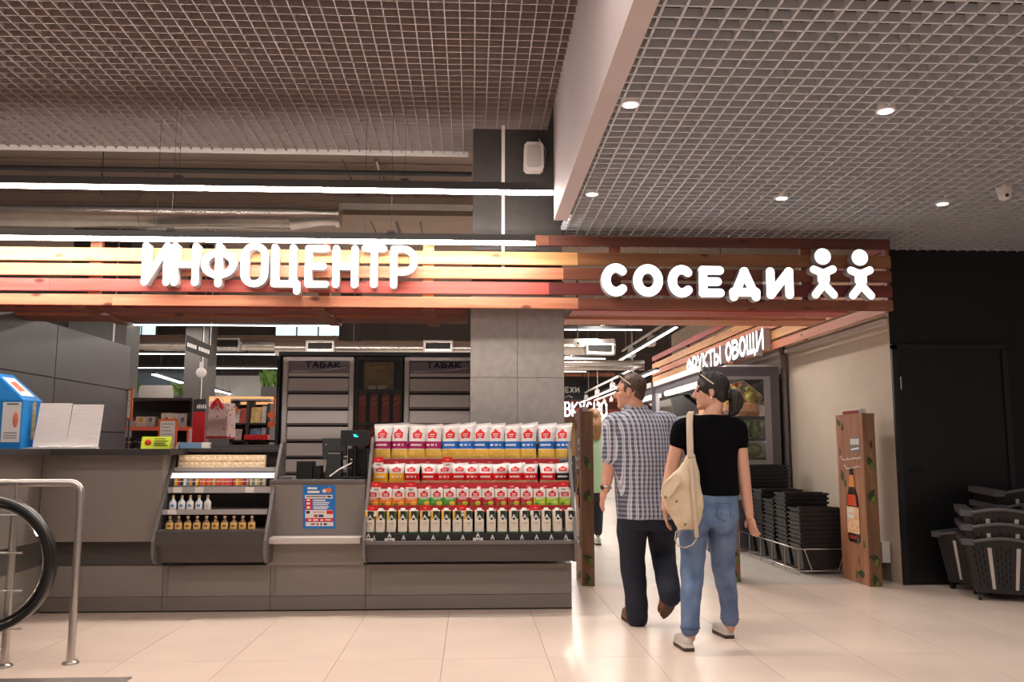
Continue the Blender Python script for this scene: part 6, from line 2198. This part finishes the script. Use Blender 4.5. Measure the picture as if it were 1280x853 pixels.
def head(b, c, f, m, s=1., neck=None, nr=.055, tilt=0.):
    f = Vector((f[0], f[1], 0)).normalized()
    u = Vector((0, 0, 1))
    sd = f.cross(u)
    if tilt:
        f2 = (f * math.cos(tilt) + u * math.sin(tilt)); u = (u * math.cos(tilt) - f * math.sin(tilt)); f = f2
    ax = (f, sd, u)
    c = Vector(c)
    q = lambda a, e, z: c + (f * a + sd * e + u * z) * s
    R3 = lambda *r: tuple(k * s for k in r)
    ell(b, q(-.014, 0, .030), ax, R3(.098, .076, .092), m)
    ell(b, q(.028, 0, -.030), ax, R3(.064, .057, .085), m)
    ell(b, q(.010, 0, -.060), ax, R3(.062, .055, .045), m)
    ell(b, q(.068, 0, -.098), ax, R3(.024, .028, .022), m, 12, 8)
    b.tube([q(.084, 0, .022), q(.100, 0, -.006), q(.112, 0, -.030), q(.098, 0, -.040)], [.007 * s, .010 * s, .014 * s, .010 * s], m, 10)
    ell(b, q(.072, 0, .032), ax, R3(.022, .050, .013), m, 12, 8)
    ell(b, q(.058, 0, -.066), ax, R3(.031, .036, .032), m, 12, 8)
    ell(b, q(.083, 0, -.058), ax, R3(.012, .024, .008), m, 10, 6)
    ell(b, q(.080, 0, -.073), ax, R3(.012, .022, .008), m, 10, 6)
    ell(b, q(.055, .034, -.018), ax, R3(.03, .024, .022), m, 10, 6)
    ell(b, q(.055, -.034, -.018), ax, R3(.03, .024, .022), m, 10, 6)
    for e in (-1, 1):
        ell(b, q(-.006, e * .078, -.006), (( f * .9 - u * .2).normalized(), sd, (u * .95 + f * .15).normalized()), R3(.019, .008, .033), m, 12, 8)
        ell(b, q(-.003, e * .074, -.030), ax, R3(.012, .009, .014), m, 10, 6)
    if neck is not None:
        limb(b, [q(-.030, 0, -.03), q(-.032, 0, -.085), Vector(neck)], [nr * s, nr * s, nr * 1.2 * s], m)
    return q, ax


SKIN_M = mat('skin_man', (206, 150, 126), .5, var=.06, scale=25)
SKIN_W = mat('skin_woman', (202, 150, 126), .5, var=.06, scale=25)
HAIR_M = mat('hair_brown', (74, 52, 38), .45, var=.35, scale=1., stretch=(60, 60, 18), bump=.5)
HAIR_W = mat('hair_dark', (26, 17, 15), .6, var=.35, scale=1., stretch=(60, 60, 18), bump=.5)


def fold(amp, sx, sy, sz):
    from mathutils import noise
    def f(co):
        return amp * noise.noise(Vector((co.x * sx, co.y * sy, co.z * sz)))
    return f


# ---- plaid shirt material
M_plaid = bpy.data.materials.new('plaid_cotton')
M_plaid.use_nodes = True
nt = M_plaid.node_tree
bs = nt.nodes['Principled BSDF']
bs.inputs['Roughness'].default_value = .85
tcn = nt.nodes.new('ShaderNodeTexCoord')
sp = nt.nodes.new('ShaderNodeSeparateXYZ')
nt.links.new(tcn.outputs['Object'], sp.inputs[0])


def node(op, a, c=None):
    n = nt.nodes.new('ShaderNodeMath')
    n.operation = op
    for i, v in enumerate((a, c)):
        if v is None:
            continue
        if isinstance(v, (int, float)):
            n.inputs[i].default_value = v
        else:
            nt.links.new(v, n.inputs[i])
    return n.outputs[0]


gm = nt.nodes.new('ShaderNodeNewGeometry')
sn = nt.nodes.new('ShaderNodeSeparateXYZ')
nt.links.new(gm.outputs['Normal'], sn.inputs[0])
hor = node('ADD', sp.outputs[0], node('MULTIPLY', sp.outputs[1], .75))
per = .031
st = lambda coord, lo, hi, ph: node('MULTIPLY', node('GREATER_THAN', node('FRACT', node('ADD', node('DIVIDE', coord, per), ph)), lo), node('LESS_THAN', node('FRACT', node('ADD', node('DIVIDE', coord, per), ph)), hi))
dark_ = node('ADD', st(hor, .0, .5, 0), node('MULTIPLY', st(sp.outputs[2], .0, .42, .2), .4))
mx1 = nt.nodes.new('ShaderNodeMix'); mx1.data_type = 'RGBA'
mx1.inputs[6].default_value = lin((200, 202, 212)) + (1,)
mx1.inputs[7].default_value = lin((34, 38, 72)) + (1,)
nt.links.new(node('MULTIPLY', dark_, .66), mx1.inputs[0])
mx2 = nt.nodes.new('ShaderNodeMix'); mx2.data_type = 'RGBA'
mx2.inputs[7].default_value = lin((120, 84, 96)) + (1,)
nt.links.new(mx1.outputs[2], mx2.inputs[6])
nt.links.new(node('MULTIPLY', st(hor, .66, .78, 0), .55), mx2.inputs[0])
nt.links.new(mx2.outputs[2], bs.inputs['Base Color'])
MATS['plaid_cotton'] = M_plaid


def jeans_mat(name, col, dark):
    return mat(name, col, .85, col2=dark, scale=9., bump=.1)


def shoe(name, parent, heel, toe, up, w, h, m_top, m_sole, label=None, clog=False):
    heel, toe = Vector(heel), Vector(toe)
    d = (toe - heel).normalized()
    up = Vector(up); up = (up - d * up.dot(d)).normalized()
    sd = d.cross(up)
    L = (toe - heel).length
    def ringp(f, z, k):
        prof = [(0, .30), (.08, .40), (.3, .40), (.55, .44), (.78, .46), (.93, .34), (1, .12)]
        for (a, wa), (c_, wc) in zip(prof[:-1], prof[1:]):
            if a <= f <= c_:
                return wa + (wc - wa) * (f - a) / (c_ - a)
        return .2
    fr = [0, .04, .1, .25, .42, .58, .74, .88, .96, 1.0]
    outline = [heel + d * (L * f) + sd * (ringp(f, 0, 0) * w) for f in fr] + [heel + d * (L * f) - sd * (ringp(f, 0, 0) * w) for f in reversed(fr)]
    b = B().prism(outline, up * .022, m_sole)
    me = b.mesh(name + '_sole', (0, 0, 0))
    b2 = B()
    ax = (d, sd, up)
    ell(b2, heel + d * L * .68 + up * (.022 + h * .30), ax, (L * .33, w * .42, h * .42), m_top, 16, 10)
    ell(b2, heel + d * L * .42 + up * (.022 + h * .42), ax, (L * .32, w * .40, h * .50), m_top, 16, 10)
    ell(b2, heel + d * L * .18 + up * (.022 + h * .42), ax, (L * .19, w * .39, h * (.60 if not clog else .50)), m_top, 16, 10)
    b2.prism([p + up * .012 for p in outline], up * .02, m_top)
    me2 = remesh(b2, name, .006, 3, [m_top])
    o = put(name, me2, parent, label)
    sol = put('sole', me, o)
    return o


# ------------------------------------------------------------------ the man
YM = 6.15
q_ = lambda x, y, Y=YM: P(x, y, Y)
s_ = YM / FPX
b = B()
hc = q_(787.5, 490, YM)
fdir = (-.93, .36)
qm, axm = head(b, hc, fdir, SKIN_M, 1.02, neck=q_(795, 514), nr=.058)
loft(b, [(q_(796, 512), .07, .06), (q_(798, 522), .19, .09), (q_(800, 545), .205, .115), (q_(803, 590), .19, .125), (q_(806, 630), .185, .125), (q_(807, 655), .17, .12)], SKIN_M)
# arms
aL = [q_(766, 529), q_(763, 574, YM + .0), q_(757, 612, YM - .02)]
limb(b, aL, [.062, .050, .031], SKIN_M)
hand(b, q_(756, 613, YM - .02), q_(752, 632, YM) - q_(756.5, 613, YM - .02), (-.2, .95, 0), SKIN_M, .95, .3)
aR = [q_(836, 529), q_(847, 576, YM + .05), q_(846, 614, YM + .16)]
limb(b, aR, [.062, .050, .031], SKIN_M)
hand(b, q_(846, 616, YM + .16), (0, .15, -1), (-.2, .95, 0), SKIN_M, .95, .4)
# legs
lL = [q_(790, 628), q_(790, 694, YM + .02), q_(796.5, 773, YM - .02)]
lR = [q_(825, 628), q_(829, 692, YM + .14), q_(838, 747, YM - .22)]
limb(b, lL, [.075, .05, .033], SKIN_M)
limb(b, lR, [.075, .05, .033], SKIN_M)
me = remesh(b, 'man_body', .0065, 2, [SKIN_M])
man = put('person', me)
tag(man, 'man in a blue plaid shirt and dark trousers walking away, face turned left', 'person')
# shirt
b = B()
secs = [(q_(795, 509.5), .075, .068), (q_(796, 515), .115, .085), (q_(798, 521), .185, .105), (q_(800, 530), .218, .125), (q_(801, 545), .228, .138), (q_(803, 575), .220, .148), (q_(805, 600), .212, .150), (q_(807, 630), .210, .150), (q_(808.5, 648), .212, .150)]
loft(b, secs, M_plaid)
for arm in (aL, aR):
    e = arm[0].lerp(arm[1], .96)
    limb(b, [arm[0].lerp(q_(800, 529), .25), arm[0] + Vector((0, 0, -.02)), arm[0].lerp(arm[1], .55), e], [.085, .086, .078, .072], M_plaid)
me = remesh(b, 'shirt', .009, 3, [M_plaid], disp=fold(.010, 9, 9, 5))
sh_o = put('shirt', me, man)
# collar
b = B()
nk = q_(795, 511)
pts = [nk + Vector((.078 * math.cos(a), .070 * math.sin(a), .016 + .012 * math.sin(a - .5))) for a in [R(k) for k in range(-60, 250, 12)]]
b.tube(pts, .016, M_plaid, 8, flat=.5)
b.build('collar', man)
# trousers
M_tr = jeans_mat('trousers_navy', (26, 28, 44), (18, 20, 32))
b = B()
loft(b, [(q_(807, 636), .200, .138), (q_(807, 648), .198, .138), (q_(807, 662), .186, .132)], M_tr)
limb(b, [lL[0] + Vector((.01, 0, -.03)), q_(790.5, 664), lL[1], q_(794, 735), lL[2] + Vector((0, 0, .01))], [.115, .112, .092, .080, .078], M_tr)
limb(b, [lR[0] + Vector((-.01, 0, -.03)), q_(826.5, 664, YM + .05), lR[1], lR[1].lerp(lR[2], .55), lR[2] + Vector((0, 0, .01))], [.115, .110, .090, .080, .076], M_tr)
me = remesh(b, 'trousers', .008, 3, [M_tr], disp=fold(.008, 7, 7, 12))
put('trousers', me, man)
M_sh = mat('shoe_brown', (120, 82, 54), .5)
M_so = mat('sole_brown', (70, 46, 32), .7)
hl = PZ(796, 782, 0)
shoe('shoe', man, (hl.x, hl.y, .0), (hl.x - .03, hl.y + .29, .0), (0, 0, 1), .105, .095, M_sh, M_so)
toe = Vector((q_(830, 764, YM - .05).x, YM - .05, .035))
hr = q_(846, 744, YM - .28)
shoe('shoe', man, hr + Vector((0, 0, -.01)), hr + (toe - hr).normalized() * .285, (0, -.6, .8), .105, .095, M_sh, M_so)
# hair
b = B()
ell(b, qm(-.022, 0, .041), axm, (.100, .082, .094), HAIR_M)
ell(b, qm(-.058, 0, -.012), axm, (.050, .066, .066), HAIR_M)
for e in (-1, 1):
    ell(b, qm(.012, e * .066, .022), axm, (.022, .013, .036), HAIR_M)
me = remesh(b, 'hair', .006, 2, [HAIR_M], disp=fold(.004, 60, 60, 25))
put('hair', me, man)
for e in (-1, 1):
    bb = B()
    ell(bb, qm(.083, e * .033, .004), axm, (.010, .013, .008), mat('eye_dark', (40, 30, 28), .2), 10, 6)
    bb.build('eye', man)
M_sg = mat('glasses_cream', (216, 196, 170), .4)
M_lens = mat('lens_dark', (30, 26, 26), .15)


def sunglasses(q, ax, parent, s=1.):
    b = B()
    for e in (-1, 1):
        b.tube([q(.058, e * .070, .108), q(.02, e * .083, .075), q(-.02, e * .086, .045)], .0048 * s, M_sg, 6)
    b.tube([q(.058, -.070, .108), q(.07, 0, .112), q(.058, .070, .108)], .004, M_sg, 6)
    o = b.build('sunglasses', parent)
    for e in (-1, 1):
        bb = B()
        ell(bb, q(.062, e * .036, .115), ax, (.012, .028, .018), M_lens, 12, 8)
        bb.build('lens', o)


sunglasses(qm, axm, man)
# watch
w = aL[1].lerp(aL[2], .93)
d = (aL[2] - aL[1]).normalized()
b = B()
n = 20
s1_ = d.orthogonal().normalized(); s2_ = d.cross(s1_)
pts = [w + s1_ * (.037 * math.cos(2 * math.pi * k / n)) + s2_ * (.037 * math.sin(2 * math.pi * k / n)) for k in range(n)]
b.tube(pts, .008, M_chrome, 6, closed=True)
o = b.build('watch', man)
bb = B()
ell(bb, w + Vector((-.03, -.026, 0)), (Vector((1, 0, 0)), Vector((0, 1, 0)), Vector((0, 0, 1))), (.014, .014, .016), M_plast, 10, 6)
bb.build('watch_face', o)

# ------------------------------------------------------------------ the woman
YWm = 5.5
q_ = lambda x, y, Y=YWm: P(x, y, Y)
b = B()
hc = q_(888, 490)
qw, axw = head(b, hc, (-.97, .25), SKIN_W, .98, neck=q_(889, 521), nr=.050)
loft(b, [(q_(889, 519), .065, .055), (q_(888, 527), .155, .08), (q_(887, 550), .165, .10), (q_(889, 590), .145, .10), (q_(890, 615), .145, .105), (q_(888, 640), .165, .115), (q_(887, 655), .16, .11)], SKIN_W)
aL = [q_(853, 535), q_(838.5, 592, YWm + .02), q_(831.5, 636, YWm - .06)]
aR = [q_(922, 535), q_(930, 600, YWm - .0), q_(937, 645, YWm + .0)]
limb(b, aL, [.052, .042, .027], SKIN_W)
limb(b, aR, [.052, .042, .027], SKIN_W)
hand(b, q_(831.5, 637, YWm - .06), q_(834, 662, YWm - .02) - q_(831.5, 637, YWm - .06), (.2, .9, 0), SKIN_W, .88, .35)
hand(b, q_(937.5, 646), q_(942, 668) - q_(937, 646), (-.5, .8, 0), SKIN_W, .88, .45)
lL = [q_(872, 634), q_(865.5, 710, YWm - .0), q_(863, 797, YWm - .13)]
lR = [q_(904, 634), q_(904, 708, YWm + .12), q_(912.5, 786, YWm + .20)]
limb(b, [lL[0], q_(867, 672, YWm), lL[1], q_(863.5, 750, YWm - .08), lL[2]], [.07, .06, .048, .042, .031], SKIN_W)
limb(b, [lR[0], q_(904, 672, YWm + .05), lR[1], q_(910, 745, YWm + .17), lR[2]], [.07, .06, .048, .042, .031], SKIN_W)
me = remesh(b, 'woman_body', .006, 2, [SKIN_W])
wom = put('person', me)
tag(wom, 'woman in a black T-shirt and blue jeans walking away, hair in a ponytail', 'person')
M_bt = mat('tshirt_black', (7, 7, 11), 1., var=.2, scale=20, spec=.1)
b = B()
loft(b, [(q_(888.5, 519.5), .118, .066), (q_(888, 524), .150, .080), (q_(888, 529), .170, .090), (q_(888, 537), .182, .102), (q_(888.5, 555), .178, .115), (q_(890, 580), .163, .115), (q_(892, 600), .156, .114), (q_(892, 619), .162, .118)], M_bt)
for arm in (aL, aR):
    limb(b, [arm[0].lerp(q_(888, 533), .3), arm[0] + Vector((0, 0, -.005)), arm[0].lerp(arm[1], .30)], [.066, .066, .060], M_bt)
me = remesh(b, 'tshirt', .008, 3, [M_bt], disp=fold(.006, 9, 9, 8))
put('tshirt', me, wom)
M_jn = jeans_mat('jeans_blue', (108, 126, 156), (72, 92, 126))
b = B()
loft(b, [(q_(891, 613), .150, .108), (q_(889, 628), .165, .118), (q_(887.5, 645), .180, .128), (q_(887, 656), .178, .125)], M_jn)
limb(b, [lL[0] + Vector((0, 0, -.02)), q_(867, 672, YWm), lL[1], q_(863.5, 750, YWm - .08), lL[2] + Vector((0, 0, .055))], [.092, .090, .074, .064, .056], M_jn)
limb(b, [lR[0] + Vector((0, 0, -.02)), q_(904, 672, YWm + .05), lR[1], q_(910, 745, YWm + .17), lR[2] + Vector((0, 0, .06))], [.092, .090, .074, .062, .056], M_jn)
for sx in (-1, 1):                                       # seat
    ell(b, q_(888 + sx * 15, 648, YWm - .065), (Vector((1, 0, 0)), Vector((0, 1, 0)), Vector((0, 0, 1))), (.085, .075, .10), M_jn)
me = remesh(b, 'jeans', .0075, 3, [M_jn], disp=fold(.007, 7, 7, 14))
jo = put('jeans', me, wom)
M_seam = mat('jeans_seam', (58, 78, 116), .9)
for sx in (-1, 1):
    c = q_(888 + sx * 17, 640, YWm - .138)
    pts = [c + Vector((x * .046, (.008 if abs(x) > .9 else 0), z)) for x, z in ((-1, .05), (1, .05), (.95, -.03), (0, -.06), (-.95, -.03))]
    B().tube(pts, .0022, M_seam, 5, closed=True).build('back_pocket', jo)
for k, lg in enumerate((lL, lR)):
    c = lg[2] + Vector((0, 0, .058 if k == 0 else .063))
    pts = [c + Vector((.058 * math.cos(a), .058 * math.sin(a), 0)) for a in [2 * math.pi * i / 20 for i in range(20)]]
    B().tube(pts, .004, M_seam, 6, closed=True).build('hem', jo)
M_ws = mat('clog_pale', (196, 184, 176), .45)
M_wso = mat('clog_sole', (64, 50, 44), .7)
hl = PZ(862, 815, 0)
shoe('shoe', wom, (hl.x, hl.y - .01, 0.0), (hl.x - .02, hl.y + .235, 0), (0, 0, 1), .092, .075, M_ws, M_wso, clog=True)
hl = PZ(911, 799, 0)
shoe('shoe', wom, (hl.x + .01, hl.y, 0.0), (hl.x - .02, hl.y + .24, 0), (0, 0, 1), .092, .075, M_ws, M_wso, clog=True)
b = B()
ell(b, qw(-.020, 0, .040), axw, (.106, .086, .098), HAIR_W)
ell(b, qw(-.060, 0, -.010), axw, (.055, .070, .070), HAIR_W)
for e in (-1, 1):
    ell(b, qw(.028, e * .068, .030), axw, (.030, .014, .040), HAIR_W)
me = remesh(b, 'hair', .006, 2, [HAIR_W], disp=fold(.004, 50, 50, 25))
ho = put('hair', me, wom)
b = B()
limb(b, [qw(-.105, 0, -.012), qw(-.148, 0, -.025), qw(-.160, .004, -.075), qw(-.142, .004, -.125), qw(-.118, 0, -.150)], [.030, .040, .048, .036, .012], HAIR_W)
me = remesh(b, 'ponytail', .006, 2, [HAIR_W], disp=fold(.008, 60, 60, 20))
put('ponytail', me, ho)
n = 14
c0 = qw(-.118, 0, -.016)
pts = [c0 + axw[1] * (.034 * math.cos(2 * math.pi * k / n)) + axw[2] * (.034 * math.sin(2 * math.pi * k / n)) for k in range(n)]
B().tube(pts, .012, M_plast, 6, closed=True).build('hair_tie', ho)
for e in (-1, 1):
    bb = B()
    ell(bb, qw(.082, e * .033, .004), axw, (.010, .013, .008), mat('eye_dark', (40, 30, 28), .2), 10, 6)
    bb.build('eye', wom)
    bb = B()
    ell(bb, qw(-.004, e * .083, -.044), axw, (.005, .004, .008), M_txt, 8, 6)
    bb.build('earring', wom)
sunglasses(qw, axw, wom)
# shoulder bag
YBg = YWm - .20
qb = lambda x, y, Y=YBg: P(x, y, Y)
s_ = YBg / FPX
M_cv = mat('canvas_cream', (214, 194, 166), .85, col2=(194, 172, 144), scale=14, bump=.2)
M_cvd = mat('canvas_strap', (190, 170, 148), .85)
bag = thing('shoulder_bag', 'cream canvas shoulder bag hanging from the woman\'s left shoulder', 'bag', qb(855, 664))
b = B()
secs = [(863, 568, 5, .025), (862, 576, 8, .035), (860, 585, 12, .045), (856.5, 595, 18, .052), (852.5, 606, 24, .06), (852.5, 620, 25.5, .066), (855, 634, 23.5, .068), (857.5, 646, 20, .062), (858.5, 656, 15, .05), (858, 662, 9, .03)]
loft(b, [(qb(x, y, YBg + .03), w_ * s_, d_) for x, y, w_, d_ in secs], M_cv, n=24, p=2.2)
me = remesh(b, 'bag_body', .007, 2, [M_cv], disp=fold(.012, 11, 11, 9))
put('bag_body', me, bag)
b = B()
pl = [qb(828, 606, YBg - .045), qb(845, 592, YBg - .045), qb(853, 600, YBg - .052), qb(840, 618, YBg - .052), qb(830, 628, YBg - .045), qb(826, 620, YBg - .04)]
b.prism(pl, (0, .012, 0), M_cv)
fl_ = b.build('flap', bag, bevel=.003)
for x, y in ((845.5, 627), (832, 622), (856.5, 656)):
    bb = B()
    ell(bb, qb(x, y, YBg - .055), (Vector((1, 0, 0)), Vector((0, 1, 0)), Vector((0, 0, 1))), (.010, .006, .010), mat('snap_brass', (150, 130, 96), .35, .7), 10, 6)
    bb.build('snap', bag)
sp_ = [qb(863, 572, YBg + .01), qb(862.5, 550, YBg + .03), qb(862, 530, YWm - .10), qb(862.5, 519, YWm - .05), qb(864, 515, YWm + .02), qb(866, 522, YWm + .10), qb(867, 560, YWm + .13)]
B().tube(sp_, .021, M_cvd, 8, flat=.2, up=(1, 0, 0)).build('shoulder_strap', bag)
B().box(*(lambda c: (c.x - .018, c.x + .018, c.y - .012, c.y + .012, c.z - .014, c.z + .014))(qb(863, 569, YBg + .005)), M_cvd).build('strap_buckle', bag)
B().tube([qb(864, 575, YBg - .03), qb(867, 620, YBg - .05), qb(869.5, 650, YBg - .045), qb(871, 672, YBg - .02)], .014, M_cvd, 8, flat=.25, up=(1, 0, 0)).build('side_strap', bag)
B().tube([qb(871, 673, YBg - .02), qb(866, 681, YBg - .02), qb(857, 685, YBg - .02), qb(848, 683, YBg - .02), qb(843.5, 675, YBg - .02), qb(845, 665, YBg - .02), qb(851, 662, YBg - .01)], .007, M_cvd, 8, flat=.4, up=(0, 1, 0)).build('loose_strap', bag)

# ------------------------------------------------------------------ shopper farther back, behind the left beer pillar
YK = 11.0
q_ = lambda x, y, Y=YK: P(x, y, Y)
b = B()
qk, axk = head(b, q_(741, 524), (-.3, .95), SKIN_W, 1., neck=q_(740, 541), nr=.05)
loft(b, [(q_(740, 540), .06, .05), (q_(740, 546), .16, .08), (q_(740, 570), .16, .10), (q_(740, 600), .15, .10), (q_(740, 620), .16, .11)], SKIN_W)
aR = [q_(754, 549), q_(757, 578), q_(755, 603, YK - .06)]
aL = [q_(726, 549), q_(723, 578), q_(724, 603, YK - .06)]
for a_ in (aL, aR):
    limb(b, a_, [.05, .04, .027], SKIN_W)
    hand(b, a_[2], (0, -.1, -1), (0, .95, 0), SKIN_W, .88, .4)
lL = [q_(734, 614), q_(734, 645), q_(733, 671, YK - .05)]
lR = [q_(746, 614), q_(747, 645), q_(747.5, 669, YK + .1)]
limb(b, lL, [.08, .05, .032], SKIN_W)
limb(b, lR, [.08, .05, .032], SKIN_W)
per3 = put('person', remesh(b, 'shopper_body', .008, 2, [SKIN_W]))
tag(per3, 'shopper in a pale green top behind the left beer pillar, light brown hair', 'person')
M_gr = mat('top_green', (178, 206, 170), .85)
b = B()
loft(b, [(q_(740, 541), .08, .06), (q_(740, 546), .165, .085), (q_(740, 560), .178, .11), (q_(740, 600), .17, .12), (q_(740, 616), .18, .125)], M_gr)
for a_ in (aL, aR):
    limb(b, [a_[0], a_[0].lerp(a_[1], .5)], [.062, .056], M_gr)
put('top', remesh(b, 'top', .01, 3, [M_gr]), per3)
M_dk = jeans_mat('trousers_dark', (40, 42, 54), (28, 30, 40))
b = B()
loft(b, [(q_(740, 610), .165, .12), (q_(740, 626), .165, .12)], M_dk)
for l_ in (lL, lR):
    limb(b, [l_[0], l_[1], l_[2] + Vector((0, 0, .04))], [.09, .07, .055], M_dk)
put('trousers', remesh(b, 'trousers', .009, 2, [M_dk]), per3)
for l_ in (lL, lR):
    shoe('shoe', per3, (l_[2].x, l_[2].y - .06, 0), (l_[2].x, l_[2].y + .19, 0), (0, 0, 1), .092, .08, mat('shoe_pale_green', (190, 200, 180), .5), M_so)
M_h3 = mat('hair_light', (150, 108, 70), .5, var=.3, scale=1., stretch=(50, 50, 15), bump=.4)
b = B()
ell(b, qk(-.022, 0, .040), axk, (.106, .090, .098), M_h3)
limb(b, [qk(-.05, 0, 0), qk(-.075, 0, -.10), qk(-.08, 0, -.22)], [.075, .095, .06], M_h3)
put('hair', remesh(b, 'hair', .008, 2, [M_h3], disp=fold(.008, 40, 40, 15)), per3)
bpy.data.scenes.remove(TMP)
